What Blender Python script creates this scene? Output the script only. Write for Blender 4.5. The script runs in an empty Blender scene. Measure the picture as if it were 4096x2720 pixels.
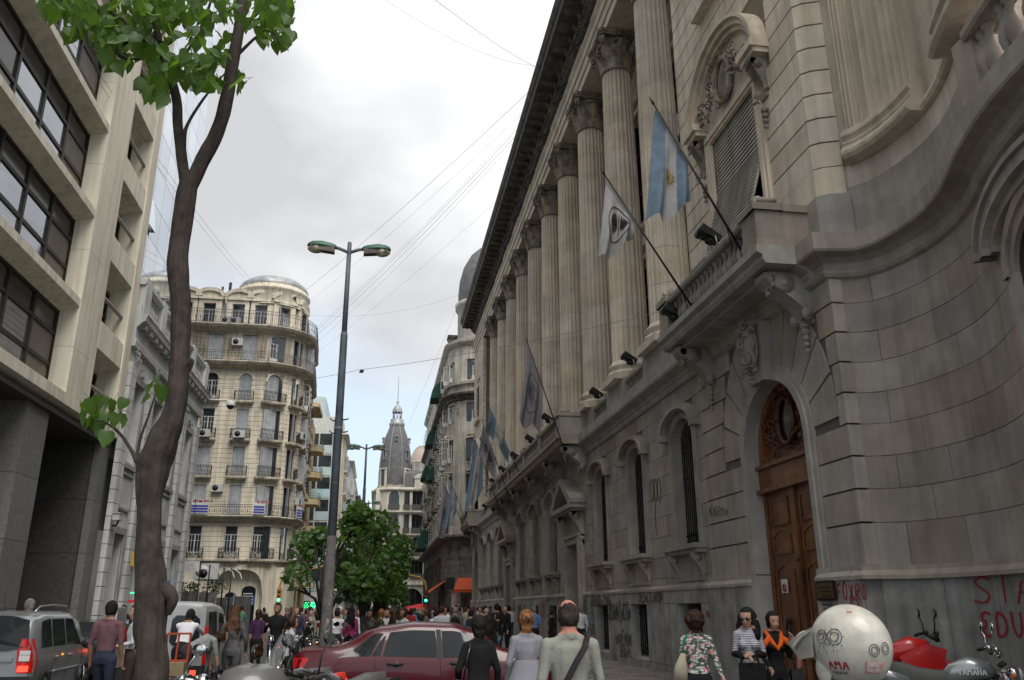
import bpy, math, random
from mathutils import Vector, Matrix, noise as mnoise
random.seed(7)
R = math.radians
scene = bpy.context.scene
COL = scene.collection
EYE = 1.70
# camera
YAW, PITCH, ROLL = R(9.0314), R(17.9507), R(-0.2844)
FW = Vector((math.sin(YAW)*math.cos(PITCH), math.cos(YAW)*math.cos(PITCH), math.sin(PITCH)))
R0 = Vector((math.cos(YAW), -math.sin(YAW), 0)); U0 = R0.cross(FW)
RT = R0*math.cos(ROLL)+U0*math.sin(ROLL); UP = U0*math.cos(ROLL)-R0*math.sin(ROLL)
cam_d = bpy.data.cameras.new('camera'); cam = bpy.data.objects.new('camera', cam_d); COL.objects.link(cam)
cam_d.sensor_width = 36; cam_d.lens = 36*3304.5/4096; cam_d.clip_start = .05; cam_d.clip_end = 4000
cam.matrix_world = Matrix(((RT.x, UP.x, -FW.x, 0), (RT.y, UP.y, -FW.y, 0), (RT.z, UP.z, -FW.z, EYE), (0, 0, 0, 1)))
scene.camera = cam
# world, sun, exposure
SUN_EL, SUN_AZ = R(56), R(166)      # azimuth from +y towards +x
world = bpy.data.worlds.new("World"); scene.world = world; world.use_nodes = True
nt = world.node_tree; nt.nodes.clear()
def N(t, **k):
    n = nt.nodes.new(t)
    for a, b in k.items(): setattr(n, a, b)
    return n
sky = N('ShaderNodeTexSky', sky_type='NISHITA'); sky.sun_disc = False
sky.sun_elevation = SUN_EL; sky.sun_rotation = SUN_AZ
tc = N('ShaderNodeTexCoord')
sep = N('ShaderNodeSeparateXYZ'); nt.links.new(tc.outputs['Generated'], sep.inputs[0])
mp = N('ShaderNodeMapping'); mp.inputs['Scale'].default_value = (1.0, 1.0, 2.2); mp.inputs['Location'].default_value = (1.3, .35, .2)
nt.links.new(tc.outputs['Generated'], mp.inputs[0])
n1 = N('ShaderNodeTexNoise'); n1.inputs['Scale'].default_value = 2.3; n1.inputs['Detail'].default_value = 7; n1.inputs['Roughness'].default_value = .52
nt.links.new(mp.outputs[0], n1.inputs['Vector'])
n2 = N('ShaderNodeTexNoise'); n2.inputs['Scale'].default_value = 1.5; n2.inputs['Detail'].default_value = 5; n2.inputs['Roughness'].default_value = .5
mp2 = N('ShaderNodeMapping'); mp2.inputs['Location'].default_value = (5.1, 2.2, 1.7); mp2.inputs['Scale'].default_value = (1, 1, 1.8)
nt.links.new(tc.outputs['Generated'], mp2.inputs[0]); nt.links.new(mp2.outputs[0], n2.inputs['Vector'])
cov = N('ShaderNodeMapRange'); cov.inputs['From Min'].default_value = .14; cov.inputs['From Max'].default_value = .42
cov.inputs['To Min'].default_value = -.27; cov.inputs['To Max'].default_value = .40
nt.links.new(sep.outputs['Z'], cov.inputs['Value'])
ad = N('ShaderNodeMath', operation='ADD'); nt.links.new(n1.outputs['Fac'], ad.inputs[0]); nt.links.new(cov.outputs[0], ad.inputs[1])
cr = N('ShaderNodeMapRange'); cr.inputs['From Min'].default_value = .42; cr.inputs['From Max'].default_value = .66
nt.links.new(ad.outputs[0], cr.inputs['Value'])
ccol = N('ShaderNodeValToRGB')
ccol.color_ramp.elements[0].position = .40; ccol.color_ramp.elements[0].color = (3.15, 3.18, 3.3, 1)
ccol.color_ramp.elements[1].position = .58; ccol.color_ramp.elements[1].color = (5.5, 5.5, 5.6, 1)
nt.links.new(n2.outputs['Fac'], ccol.inputs[0])
skm = N('ShaderNodeMix', data_type='RGBA'); skm.inputs[0].default_value = .8
nt.links.new(sky.outputs[0], skm.inputs[6]); skm.inputs[7].default_value = (3.75, 4.4, 4.9, 1)
mx = N('ShaderNodeMix', data_type='RGBA')
nt.links.new(cr.outputs[0], mx.inputs[0]); nt.links.new(skm.outputs[2], mx.inputs[6]); nt.links.new(ccol.outputs[0], mx.inputs[7])
bg = N('ShaderNodeBackground'); bg.inputs[1].default_value = .10
nt.links.new(mx.outputs[2], bg.inputs[0])
wo = N('ShaderNodeOutputWorld'); nt.links.new(bg.outputs[0], wo.inputs[0])
sun_d = bpy.data.lights.new('sun', 'SUN'); sun_d.energy = 1.5; sun_d.angle = R(40); sun_d.color = (1, .96, .90)
sun = bpy.data.objects.new('sun', sun_d); COL.objects.link(sun)
sd = Vector((math.sin(SUN_AZ)*math.cos(SUN_EL), math.cos(SUN_AZ)*math.cos(SUN_EL), math.sin(SUN_EL)))
sun.rotation_euler = (-sd).to_track_quat('-Z', 'Y').to_euler(); sun.location = (0, 0, 60)
vs = scene.view_settings; vs.view_transform = 'Standard'; vs.look = 'None'; vs.gamma = 1; vs.use_curve_mapping = False
vs.exposure = 1.1
scene.cycles.max_bounces = 5; scene.cycles.diffuse_bounces = 4; scene.cycles.glossy_bounces = 3; scene.cycles.transmission_bounces = 4
# materials
MATS = {}
def M(name, col, rough=.7, metal=0., nscale=3., nvar=.12, bump=0., bscale=None, objvar=0., streak=0., col2=None, emit=0., alpha=1., spec=.5, coat=0., trans=0., hue=0., loc=False, ior=1.45, objcol=None, bst=None):
    if name in MATS: return MATS[name]
    m = bpy.data.materials.new(name); m.use_nodes = True; t = m.node_tree; b = t.nodes['Principled BSDF']
    def n(ty): return t.nodes.new(ty)
    L = t.links.new
    c1 = (*col, 1); c2 = (*(col2 if col2 else [c*(1-nvar*2.2) for c in col]), 1)
    if loc:
        q = n('ShaderNodeTexCoord'); vec = q.outputs['Object']
    else:
        q = n('ShaderNodeNewGeometry'); vec = q.outputs['Position']
    out = None
    if nvar > 0 or col2:
        nz = n('ShaderNodeTexNoise'); nz.inputs['Scale'].default_value = nscale; nz.inputs['Detail'].default_value = 6; nz.inputs['Roughness'].default_value = .62
        L(vec, nz.inputs['Vector'])
        rp = n('ShaderNodeMapRange'); rp.inputs['From Min'].default_value = .33; rp.inputs['From Max'].default_value = .67; L(nz.outputs['Fac'], rp.inputs['Value'])
        mi = n('ShaderNodeMix'); mi.data_type = 'RGBA'; mi.inputs[6].default_value = c1; mi.inputs[7].default_value = c2
        L(rp.outputs[0], mi.inputs[0]); out = mi.outputs[2]
    if streak > 0:
        ma = n('ShaderNodeMapping'); ma.inputs['Scale'].default_value = (2.6, 2.6, .16); L(vec, ma.inputs[0])
        ns = n('ShaderNodeTexNoise'); ns.inputs['Scale'].default_value = 1.6; ns.inputs['Detail'].default_value = 5; L(ma.outputs[0], ns.inputs['Vector'])
        r2 = n('ShaderNodeMapRange'); r2.inputs['From Min'].default_value = .42; r2.inputs['From Max'].default_value = .7
        r2.inputs['To Min'].default_value = 1.+streak*.25; r2.inputs['To Max'].default_value = 1-streak; L(ns.outputs['Fac'], r2.inputs['Value'])
        vm = n('ShaderNodeVectorMath'); vm.operation = 'SCALE'
        if out is None: vm.inputs[0].default_value = col
        else: L(out, vm.inputs[0])
        L(r2.outputs[0], vm.inputs['Scale']); out = vm.outputs[0]
    if objcol:
        oj = n('ShaderNodeObjectInfo'); m5 = n('ShaderNodeMath'); m5.operation = 'MULTIPLY'; m5.inputs[1].default_value = 13.7; L(oj.outputs['Random'], m5.inputs[0]); f5 = n('ShaderNodeMath'); f5.operation = 'FRACT'; L(m5.outputs[0], f5.inputs[0])
        mv = n('ShaderNodeMix'); mv.data_type = 'RGBA'; mv.blend_type = 'MULTIPLY'; L(out, mv.inputs[6]); mv.inputs[7].default_value = (*objcol, 1); L(f5.outputs[0], mv.inputs[0]); out = mv.outputs[2]
    if objvar > 0 or hue > 0:
        oi = n('ShaderNodeObjectInfo'); hs = n('ShaderNodeHueSaturation')
        r3 = n('ShaderNodeMapRange'); r3.inputs['To Min'].default_value = 1-objvar; r3.inputs['To Max'].default_value = 1+objvar; L(oi.outputs['Random'], r3.inputs['Value']); L(r3.outputs[0], hs.inputs['Value'])
        if hue > 0:
            mm = n('ShaderNodeMath'); mm.operation = 'MULTIPLY'; mm.inputs[1].default_value = 7.13; L(oi.outputs['Random'], mm.inputs[0])
            fr = n('ShaderNodeMath'); fr.operation = 'FRACT'; L(mm.outputs[0], fr.inputs[0])
            r4 = n('ShaderNodeMapRange'); r4.inputs['To Min'].default_value = 1-hue; r4.inputs['To Max'].default_value = 1+hue; L(fr.outputs[0], r4.inputs['Value']); L(r4.outputs[0], hs.inputs['Saturation'])
        if out is None: hs.inputs['Color'].default_value = c1
        else: L(out, hs.inputs['Color'])
        out = hs.outputs[0]
    if out is None: b.inputs['Base Color'].default_value = c1
    else: L(out, b.inputs['Base Color'])
    b.inputs['Roughness'].default_value = rough; b.inputs['Metallic'].default_value = metal
    b.inputs['Specular IOR Level'].default_value = spec; b.inputs['Coat Weight'].default_value = coat; b.inputs['Coat Roughness'].default_value = .06
    b.inputs['Transmission Weight'].default_value = trans; b.inputs['Alpha'].default_value = alpha; b.inputs['IOR'].default_value = ior
    if emit > 0:
        b.inputs['Emission Color'].default_value = c1; b.inputs['Emission Strength'].default_value = emit
    if bump > 0:
        nb = n('ShaderNodeTexNoise'); nb.inputs['Scale'].default_value = bscale or nscale*6; nb.inputs['Detail'].default_value = 5
        if bst: mb_ = n('ShaderNodeMapping'); mb_.inputs['Scale'].default_value = bst; L(vec, mb_.inputs[0]); L(mb_.outputs[0], nb.inputs['Vector'])
        else: L(vec, nb.inputs['Vector'])
        bp = n('ShaderNodeBump'); bp.inputs['Strength'].default_value = bump; bp.inputs['Distance'].default_value = .02
        L(nb.outputs['Fac'], bp.inputs['Height']); L(bp.outputs[0], b.inputs['Normal'])
    MATS[name] = m
    return m
# mesh builder
class MB:
    def __init__(s): s.v = []; s.f = []; s.sm = []; s.mi = []
    def add(s, vs, fs, smooth=False, mi=0):
        o = len(s.v); s.v += [tuple(p) for p in vs]
        for f in fs: s.f.append(tuple(i+o for i in f)); s.sm.append(smooth); s.mi.append(mi)
        return s
    def box(s, x0, x1, y0, y1, z0, z1, mi=0):
        return s.add([(x0,y0,z0),(x1,y0,z0),(x1,y1,z0),(x0,y1,z0),(x0,y0,z1),(x1,y0,z1),(x1,y1,z1),(x0,y1,z1)],
              [(0,3,2,1),(4,5,6,7),(0,1,5,4),(1,2,6,5),(2,3,7,6),(3,0,4,7)], False, mi)
    def hexa(s, p, mi=0):   # 8 points: bottom 4 ccw, top 4
        return s.add(p, [(0,3,2,1),(4,5,6,7),(0,1,5,4),(1,2,6,5),(2,3,7,6),(3,0,4,7)], False, mi)
    def bar(s, a, b, w, h, up=(0,0,1), mi=0):
        a = Vector(a); b = Vector(b); d = (b-a).normalized(); u = Vector(up)
        if abs(d.dot(u)) > .98: u = Vector((1,0,0))
        r = d.cross(u).normalized(); u = r.cross(d)
        p = []
        for q in (a, b):
            for i, j in ((-1,-1),(1,-1),(1,1),(-1,1)): p.append(q+r*(i*w/2)+u*(j*h/2))
        return s.add(p, [(0,3,2,1),(4,5,6,7),(0,1,5,4),(1,2,6,5),(2,3,7,6),(3,0,4,7)], False, mi)
    def tube(s, pts, rad, n=8, cap=True, smooth=True, mi=0, flat=None):
        pts = [Vector(p) for p in pts]; m = len(pts)
        if not hasattr(rad, '__len__'): rad = [rad]*m
        vs = []; fs = []; prev = None
        for i, p in enumerate(pts):
            d = (pts[min(i+1, m-1)]-pts[max(i-1, 0)])
            d = d.normalized() if d.length > 1e-9 else Vector((0,0,1))
            if prev is None:
                u = Vector((0,0,1)) if abs(d.z) < .9 else Vector((1,0,0))
                r = d.cross(u).normalized()
            else:
                r = (prev-d*prev.dot(d)).normalized()
            prev = r; u = d.cross(r)
            ra = rad[i]; ra, rb = (ra if hasattr(ra, '__len__') else (ra, ra))
            for k in range(n):
                a = 2*math.pi*k/n; vs.append(p+r*(math.cos(a)*ra)+u*(math.sin(a)*rb))
        for i in range(m-1):
            for k in range(n):
                fs.append((i*n+k, i*n+(k+1) % n, (i+1)*n+(k+1) % n, (i+1)*n+k))
        if cap: fs += [tuple(reversed(range(n))), tuple(range((m-1)*n, m*n))]
        return s.add(vs, fs, smooth, mi)
    def lathe(s, prof, c=(0,0,0), n=16, a0=0, a1=2*math.pi, smooth=True, mi=0, sx=1, sy=1, cap=False):
        full = abs(a1-a0-2*math.pi) < 1e-6; k = n if full else n+1; vs = []; fs = []
        for r, z in prof:
            for i in range(k):
                a = a0+(a1-a0)*i/n; vs.append((c[0]+r*math.cos(a)*sx, c[1]+r*math.sin(a)*sy, c[2]+z))
        for j in range(len(prof)-1):
            for i in range(n):
                i2 = (i+1) % k if full else i+1
                fs.append((j*k+i, j*k+i2, (j+1)*k+i2, (j+1)*k+i))
        if cap and full: fs += [tuple(reversed(range(k))), tuple(range((len(prof)-1)*k, len(prof)*k))]
        return s.add(vs, fs, smooth, mi)
    def prism(s, poly, axis, d0, d1, mi=0, smooth=False):
        """poly: 2-D points; axis 0 -> (y,z) extruded in x, 1 -> (x,z) in y, 2 -> (x,y) in z"""
        n = len(poly)
        def mk(p, d): return (d, p[0], p[1]) if axis == 0 else ((p[0], d, p[1]) if axis == 1 else (p[0], p[1], d))
        vs = [mk(p, d0) for p in poly]+[mk(p, d1) for p in poly]
        fs = [tuple(range(n)), tuple(reversed(range(n, 2*n)))]
        s.add(vs, fs, False, mi)
        return s.add(vs, [(i, (i+1) % n, n+(i+1) % n, n+i) for i in range(n)], smooth, mi)
    def sweep(s, prof, path, cap=True, smooth=False, mi=0, closed=False):
        """prof: [(offset to the LEFT of the path, z)]; path: [(x,y)]"""
        P = [Vector((p[0], p[1])) for p in path]; m = len(P); vs = []; fs = []; k = len(prof)
        for i, p in enumerate(P):
            if closed: a = (p-P[i-1]).normalized(); b = (P[(i+1) % m]-p).normalized()
            else:
                a = (P[i]-P[i-1]).normalized() if i > 0 else (P[1]-P[0]).normalized()
                b = (P[i+1]-P[i]).normalized() if i < m-1 else a
            na = Vector((-a.y, a.x)); nb = Vector((-b.y, b.x)); nn = (na+nb)
            nn = nn/max(.3, (1+na.dot(nb)))
            for o, z in prof: q = p+nn*o; vs.append((q.x, q.y, z))
        for i in range(m if closed else m-1):
            i2 = (i+1) % m
            for j in range(k-1): fs.append((i*k+j, i2*k+j, i2*k+j+1, i*k+j+1))
        if cap and not closed: fs += [tuple(range(k)), tuple(reversed(range((m-1)*k, m*k)))]
        return s.add(vs, fs, smooth, mi)
    def ball(s, c, r, n=10, m=7, mi=0, sc=(1,1,1)):
        prof = [(max(1e-4, r*math.sin(math.pi*i/m)), -r*math.cos(math.pi*i/m)) for i in range(m+1)]
        vs = []; fs = []
        for q, z in prof:
            for i in range(n):
                a = 2*math.pi*i/n; vs.append((c[0]+q*math.cos(a)*sc[0], c[1]+q*math.sin(a)*sc[1], c[2]+z*sc[2]))
        for j in range(m):
            for i in range(n): fs.append((j*n+i, j*n+(i+1) % n, (j+1)*n+(i+1) % n, (j+1)*n+i))
        return s.add(vs, fs, True, mi)
    def mesh(s, name, mats, off=(0,0,0)):
        me = bpy.data.meshes.new(name)
        ox, oy, oz = off
        me.from_pydata([(a-ox, b-oy, c-oz) for a, b, c in s.v], [], s.f)
        me.polygons.foreach_set('use_smooth', s.sm); me.polygons.foreach_set('material_index', s.mi)
        for m in (mats if isinstance(mats, (list, tuple)) else [mats]): me.materials.append(m)
        return me
ORG = {}
def org(o): return ORG.get(o.name, Vector((0,0,0))) if o else Vector((0,0,0))
def thing(name, label, cat, loc=(0,0,0), rz=0, group=None):
    o = bpy.data.objects.new(name, None); COL.objects.link(o); o.empty_display_size = .3
    o.location = loc; o.rotation_euler = (0,0,rz); o['label'] = label; o['category'] = cat
    if group: o['group'] = group
    ORG[o.name] = Vector(loc)
    return o
def part(name, mb, mat, parent, local=False, label=None, kind=None):
    off = (0,0,0) if local else org(parent)
    me = mb.mesh(name, mat, off)
    o = bpy.data.objects.new(name, me); COL.objects.link(o); o.parent = parent
    ORG[o.name] = org(parent).copy()
    if label: o['label'] = label
    if kind: o['kind'] = kind
    return o
def solo(name, mb, mat, label, cat, loc=(0,0,0), rz=0, group=None):
    """a thing that is one mesh; mesh given in local coordinates"""
    o = bpy.data.objects.new(name, mb.mesh(name, mat)); COL.objects.link(o)
    o.location = loc; o.rotation_euler = (0,0,rz); o['label'] = label; o['category'] = cat
    if group: o['group'] = group
    ORG[o.name] = Vector(loc)
    return o
def struct(name, mb, mat, kind='structure'):
    o = bpy.data.objects.new(name, mb.mesh(name, mat)); COL.objects.link(o); o['kind'] = kind
    return o
def inst(name, me, parent, pos, rz=0, scale=None, world=True, rot=None):
    o = bpy.data.objects.new(name, me); COL.objects.link(o); o.parent = parent
    p = Vector(pos)-(org(parent) if world else Vector((0,0,0)))
    o.location = p; o.rotation_euler = rot if rot else (0,0,rz)
    if scale: o.scale = scale
    ORG[o.name] = Vector(pos) if world else org(parent)+Vector(pos)
    return o
def copytree(o, parent=None, loc=None, rz=None, label=None):
    c = o.copy(); COL.objects.link(c); c.parent = parent
    if loc is not None: c.location = loc; ORG[c.name] = Vector(loc)
    if rz is not None: c.rotation_euler = (0,0,rz)
    if label: c['label'] = label
    for ch in list(o.children): copytree(ch, c)
    return c
CUBE = {}
def block(name, parent, mat, x0, x1, y0, y1, z0, z1):
    if mat.name not in CUBE: CUBE[mat.name] = MB().box(-.5,.5,-.5,.5,-.5,.5).mesh('block', mat)
    return inst(name, CUBE[mat.name], parent, ((x0+x1)/2, (y0+y1)/2, (z0+z1)/2), 0, (x1-x0, y1-y0, z1-z0))
def px_ray(px, py):
    """ray through a pixel of the 4096 x 2720 photograph, used to measure where things stand"""
    return FW*3304.5+RT*(px-2048)+UP*(1360-py)
def at_y(px, py, y): r = px_ray(px, py); return Vector((0,0,EYE))+r*(y/r.y)
def at_x(px, py, x): r = px_ray(px, py); return Vector((0,0,EYE))+r*(x/r.x)
def at_s(px, py, s): r = px_ray(px, py); return Vector((0,0,EYE))+r*((3304.5/s)/r.dot(FW))
def gz(x, y=0): return .018*max(0, -x-1.0)      # the street climbs a little towards the left
def resample(path, step):
    P = [Vector((p[0], p[1])) for p in path]; out = []
    fine = []
    for i in range(len(P)-1):
        a = P[max(i-1,0)]; b = P[i]; c = P[i+1]; d = P[min(i+2, len(P)-1)]
        for k in range(12):
            t = k/12; fine.append(.5*((2*b)+(c-a)*t+(2*a-5*b+4*c-d)*t*t+(3*b-a-3*c+d)*t**3))
    fine.append(P[-1])
    L = [0]
    for i in range(1, len(fine)): L.append(L[-1]+(fine[i]-fine[i-1]).length)
    n = max(2, int(round(L[-1]/step))); j = 0
    for k in range(n+1):
        t = L[-1]*k/n
        while j < len(L)-2 and L[j+1] < t: j += 1
        u = (t-L[j])/max(1e-9, L[j+1]-L[j]); out.append(fine[j].lerp(fine[j+1], u))
    return out, L[-1]
# stone
GREY = M('grey_granite', (.365,.345,.315), .85, nscale=1.6, nvar=.14, bump=.25, bscale=40, objvar=.12, hue=.1, streak=.16, objcol=(.95,.83,.73))
GREYP = M('plinth_granite', (.34,.333,.32), .8, nscale=1.6, nvar=.22, bump=.2, bscale=45, objvar=.06, hue=.2, streak=.3)
BUFF = M('buff_stone', (.66,.57,.46), .85, nscale=1.1, nvar=.12, bump=.2, bscale=35, objvar=.07, hue=.15, streak=.22)
BUFFD = M('dirty_buff_stone', (.37,.315,.25), .9, nscale=2.2, nvar=.3, bump=.4, bscale=22, streak=.4)
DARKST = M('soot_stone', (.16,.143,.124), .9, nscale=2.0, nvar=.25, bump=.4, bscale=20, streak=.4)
MORTAR = M('mortar', (.13,.12,.11), .95, nscale=4, nvar=.1)
MORTARB = M('buff_mortar', (.20,.165,.125), .95, nscale=4, nvar=.1)
IRON = M('black_iron', (.012,.012,.013), .55, metal=.3, nvar=0)
GLASSD = M('dark_glass', (.015,.017,.02), .08, nscale=.4, nvar=.2, spec=.8)
WOOD = M('varnished_wood', (.24,.088,.030), .38, nscale=2.0, nvar=.3, bump=.1, bscale=30, streak=.35, coat=.3)
WOODD = M('dark_wood', (.12,.042,.018), .45, nscale=3.0, nvar=.3, bump=.3, bscale=25)
BRASS = M('dull_brass', (.16,.115,.05), .45, metal=.7, nvar=.2, nscale=20)
SHUTM = M('shutter_slat', (.45,.42,.36), .55, nscale=1.2, nvar=.15, streak=.3)
LAMPBLK = M('black_lamp', (.012,.012,.013), .5, nvar=0)
bank = thing('bank_building', 'long classical stone bank with tall fluted columns above the graffitied grey street wall', 'building', (7.7, 41, 0))
XF = 7.7
COLY = [22.1+4.13*k for k in range(10)]
WINY = [20.3, 24.45, 28.6, 36.85, 41.0, 45.1, 53.4, 57.5, 61.6]
DOORY = [32.7, 49.25]
CZ = [2.27]+[2.44+.54*k for k in range(9)]+[7.25]      # course heights
# --- windows of the lower wall
HW, ZS0, ZSP, RISE = .74, 3.16, 5.88, .5
def arch_pts(c, z0, zs, hw, rise, n=12):
    p = [(c-hw, z0), (c-hw, zs)]
    for i in range(1, n): a = math.pi*(1-i/n); p.append((c+hw*math.cos(a), zs+rise*math.sin(a)))
    return p+[(c+hw, zs), (c+hw, z0)]
def ring(mb, c, z0, zs, hw, rise, w, xf, xb, xs, n=12, top=None):
    """flat frame round an arched opening with its reveal (faces at x=xf, reveal back to xb, outer edge back to xs)"""
    a = arch_pts(c, z0, zs, hw, rise, n); b = arch_pts(c, z0, zs, hw+w, rise+w, n); k = len(a)
    vs = [(xf, *p) for p in a]+[(xf, *p) for p in b]+[(xb, *p) for p in a]+[(xs, *p) for p in b]
    fs = []
    for i in range(k-1):
        fs += [(i, i+1, k+i+1, k+i), (i, 2*k+i, 2*k+i+1, i+1), (k+i, k+i+1, 3*k+i+1, 3*k+i)]
    mb.add(vs, fs)
def arcband(mb, c, zs, a, b, w, xf, xb, t0=math.pi, t1=0, n=14, h=None):
    vs = []; fs = []
    for i in range(n+1):
        t = t0+(t1-t0)*i/n
        for (q, x) in ((0, xf), (w, xf), (w, xb), (0, xb)):
            vs.append((x, c+(a+q)*math.cos(t), zs+(b+q)*math.sin(t)))
    for i in range(n):
        for j in range(4): fs.append((i*4+j, i*4+(j+1) % 4, i*4+4+(j+1) % 4, i*4+4+j))
    fs += [(0,1,2,3), (n*4+3, n*4+2, n*4+1, n*4)]
    mb.add(vs, fs)
def console(mb, y, w, z1, h, x_wall, out, n=9):
    """scroll bracket: S-shaped side profile, hanging from z1, out from the wall towards -x"""
    prof = []
    for i in range(n+1):
        t = i/n
        o = out*(1-t)**1.25*(1+.20*math.sin(t*math.pi*2))+.05
        prof.append((x_wall-o, z1-h*t))
    prof = [(x_wall+.05, z1)]+prof+[(x_wall+.05, z1-h)]
    mb.prism(prof, 1, y-w/2, y+w/2)
    for q in (-1, 1):   # volute discs
        cy = y+q*(w/2+.012)
        vs = []
        for rr, zz, rad in ((out*.62, h*.2, min(out*.3, h*.2)), (out*.16, h*.82, min(out*.2, h*.13))):
            mb.tube([(x_wall-rr, cy-.02, z1-zz), (x_wall-rr, cy+.02, z1-zz)], rad, 12)
            mb.tube([(x_wall-rr, cy-.035, z1-zz), (x_wall-rr, cy+.035, z1-zz)], rad*.45, 10)
    mb.tube([(x_wall-out*.9, y-w/2, z1-h*.12), (x_wall-out*.9, y+w/2, z1-h*.12)], h*.09, 10)
def scrolls(mb, x, y, z, sy, sz, seed, dx=.10, n=10):
    """a cluster of carved leaves and scrolls on a wall facing -x"""
    rr = random.Random(seed)
    for i in range(n):
        a = rr.uniform(0, 6.28); q = rr.uniform(.25, 1)
        cy = y+math.cos(a)*sy*q; cz = z+math.sin(a)*sz*q; r0 = rr.uniform(.25, .5)*min(sy, sz)
        pts = []
        t0 = rr.uniform(0, 6.28); dr = rr.choice((-1, 1))
        for k in range(9):
            t = k/8; ang = t0+dr*t*4.2; rad = r0*(1-t*.8)
            pts.append((x-dx*(.4+.6*math.sin(t*3.14)), cy+math.cos(ang)*rad, cz+math.sin(ang)*rad))
        mb.tube(pts, [r0*.24*(1-.5*k/8) for k in range(9)], 6)
def cut(y0, y1, openings, za, zb):
    iv = [(y0, y1)]
    for (a, b, c, d) in openings:
        if zb <= c+1e-4 or za >= d-1e-4: continue
        nv = []
        for (p, q) in iv:
            if b <= p or a >= q: nv.append((p, q)); continue
            if a-p > .02: nv.append((p, a))
            if q-b > .02: nv.append((b, q))
        iv = nv
    return iv
openL = [(c-HW-.26, c+HW+.26, ZS0, ZSP) for c in WINY]
def arch_cut(c, hw, zs, rise, za):
    if za <= zs: return hw
    t = min(1, (za-zs)/rise); return hw*math.sqrt(max(0, 1-t*t))
blocks = []
def course_blocks(kind, mat, x0, y0, y1, zlist, openf, bl, gap=.012, xb=.06, stag=.5, seed=1):
    rr = random.Random(seed)
    for k in range(len(zlist)-1):
        za, zb = zlist[k], zlist[k+1]
        for (p, q) in cut(y0, y1, openf(za, zb), za, zb):
            n = max(1, int(round((q-p)/bl))); edges = [p+(q-p)*i/n for i in range(n+1)]
            if n > 1 and k % 2:
                edges = [p]+[e-(q-p)/n*stag for e in edges[1:]]+[q]
                if edges[1]-edges[0] < .2: edges.pop(1)
                edges = sorted(set(round(e, 4) for e in edges))
            for i in range(len(edges)-1):
                if edges[i+1]-edges[i] > .05:
                    blocks.append((kind, mat, x0+rr.uniform(-.004, .004), x0+xb, edges[i]+gap/2, edges[i+1]-gap/2, za+gap/2, zb-gap/2))
def open_lower(za, zb):
    o = []
    for c in WINY:
        w = HW+.26 if za < ZSP else arch_cut(c, HW+.26, ZSP, RISE+.26, za)
        if za < ZSP+RISE+.26 and w > .05: o.append((c-w, c+w, max(za, 3.16) if zb > 3.16 else 9, zb))
    for c in DOORY:
        if za < 4.35: o.append((c-1.45, c+1.45, 0, 4.35))
    return o
course_blocks('stone_block', GREY, XF, 18.9, 63.2, CZ, open_lower, 1.15, seed=3)
mb = MB()
zz = sorted(set(CZ+[5.88+.1*k for k in range(1, 8)]))
for i in range(len(zz)-1):
    za, zb = zz[i], zz[i+1]
    o = []
    for c in WINY:
        w = arch_cut(c, HW+.1, ZSP, RISE+.1, za)
        if za < ZSP+RISE+.1: o.append((c-w, c+w, 3.1, 9))
    for c in DOORY: o.append((c-1.3, c+1.3, 0, 4.1))
    for (p, q) in cut(18.9, 63.2, o, za, zb): mb.box(XF+.02, XF+.5, p, q, za, zb)
part('wall', mb, MORTAR, bank)
def open_plinth(za, zb):
    return [(c-.78, c+.78, .26, 1.78) for c in WINY]+[(c-1.45, c+1.45, 0, 3) for c in DOORY]
PZ = [-.1, .26, 1.78, 2.1]
course_blocks('plinth_slab', GREYP, XF-.12, 18.9, 63.2, PZ, open_plinth, 1.45, gap=.01, xb=.16, stag=0, seed=5)
mb = MB()
for c in WINY:    # basement windows: dark recess, grille, sloping sill
    mb.box(XF+.35, XF+.4, c-.8, c+.8, .2, 1.8)
part('basement_recess', mb, GLASSD, bank)
for c in WINY:
    g = MB()
    for k in range(9): y = c-.7+1.4*k/8; g.box(XF+.13, XF+.155, y-.012, y+.012, .28, 1.77)
    for z in (.5, .62, 1.5): g.box(XF+.12, XF+.16, c-.77, c+.77, z-.015, z+.015)
    part('basement_grille', g, IRON, bank)
    g = MB(); g.hexa([(XF-.10,c-.77,.26),(XF+.36,c-.77,.26),(XF+.36,c+.77,.26),(XF-.10,c+.77,.26),(XF-.10,c-.77,.28),(XF+.36,c-.77,.40),(XF+.36,c+.77,.40),(XF-.10,c+.77,.28)])
    g.box(XF+.03, XF+.36, c-.80, c-.775, .26, 1.78); g.box(XF+.03, XF+.36, c+.775, c+.80, .26, 1.78); g.box(XF+.03, XF+.36, c-.8, c+.8, 1.77, 1.82)
    part('basement_sill', g, GREYP, bank)
pm = [(.02,2.10),(.14,2.10),(.14,2.17),(.05,2.24),(.05,2.28),(-.02,2.28)]
for a, b in ((18.9, DOORY[0]-1.47), (DOORY[0]+1.47, DOORY[1]-1.47), (DOORY[1]+1.47, 63.2)):
    mb = MB(); mb.sweep(pm, [(XF, a), (XF, b)]); part('plinth_moulding', mb, GREY, bank)
mb = MB(); c = 0
ring(mb, c, ZS0, ZSP, HW, RISE, .26, -.03, .5, .05)
ring(mb, c, ZS0, ZSP, HW+.05, RISE+.05, .07, -.055, -.03, -.03)
wf_me = mb.mesh('window_frame', GREY)
mb = MB(); arcband(mb, c, ZSP+.17, HW+.33, RISE+.02, .2, -.16, .03); arcband(mb, c, ZSP+.17, HW+.38, RISE+.06, .10, -.24, -.15)
for s_ in (-1, 1): mb.box(-.22, .02, s_*(HW+.30)-.0 if s_ > 0 else -HW-.58, HW+.58 if s_ > 0 else -HW-.30, ZSP+.10, ZSP+.25)
wh_me = mb.mesh('window_hood', GREY)
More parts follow.
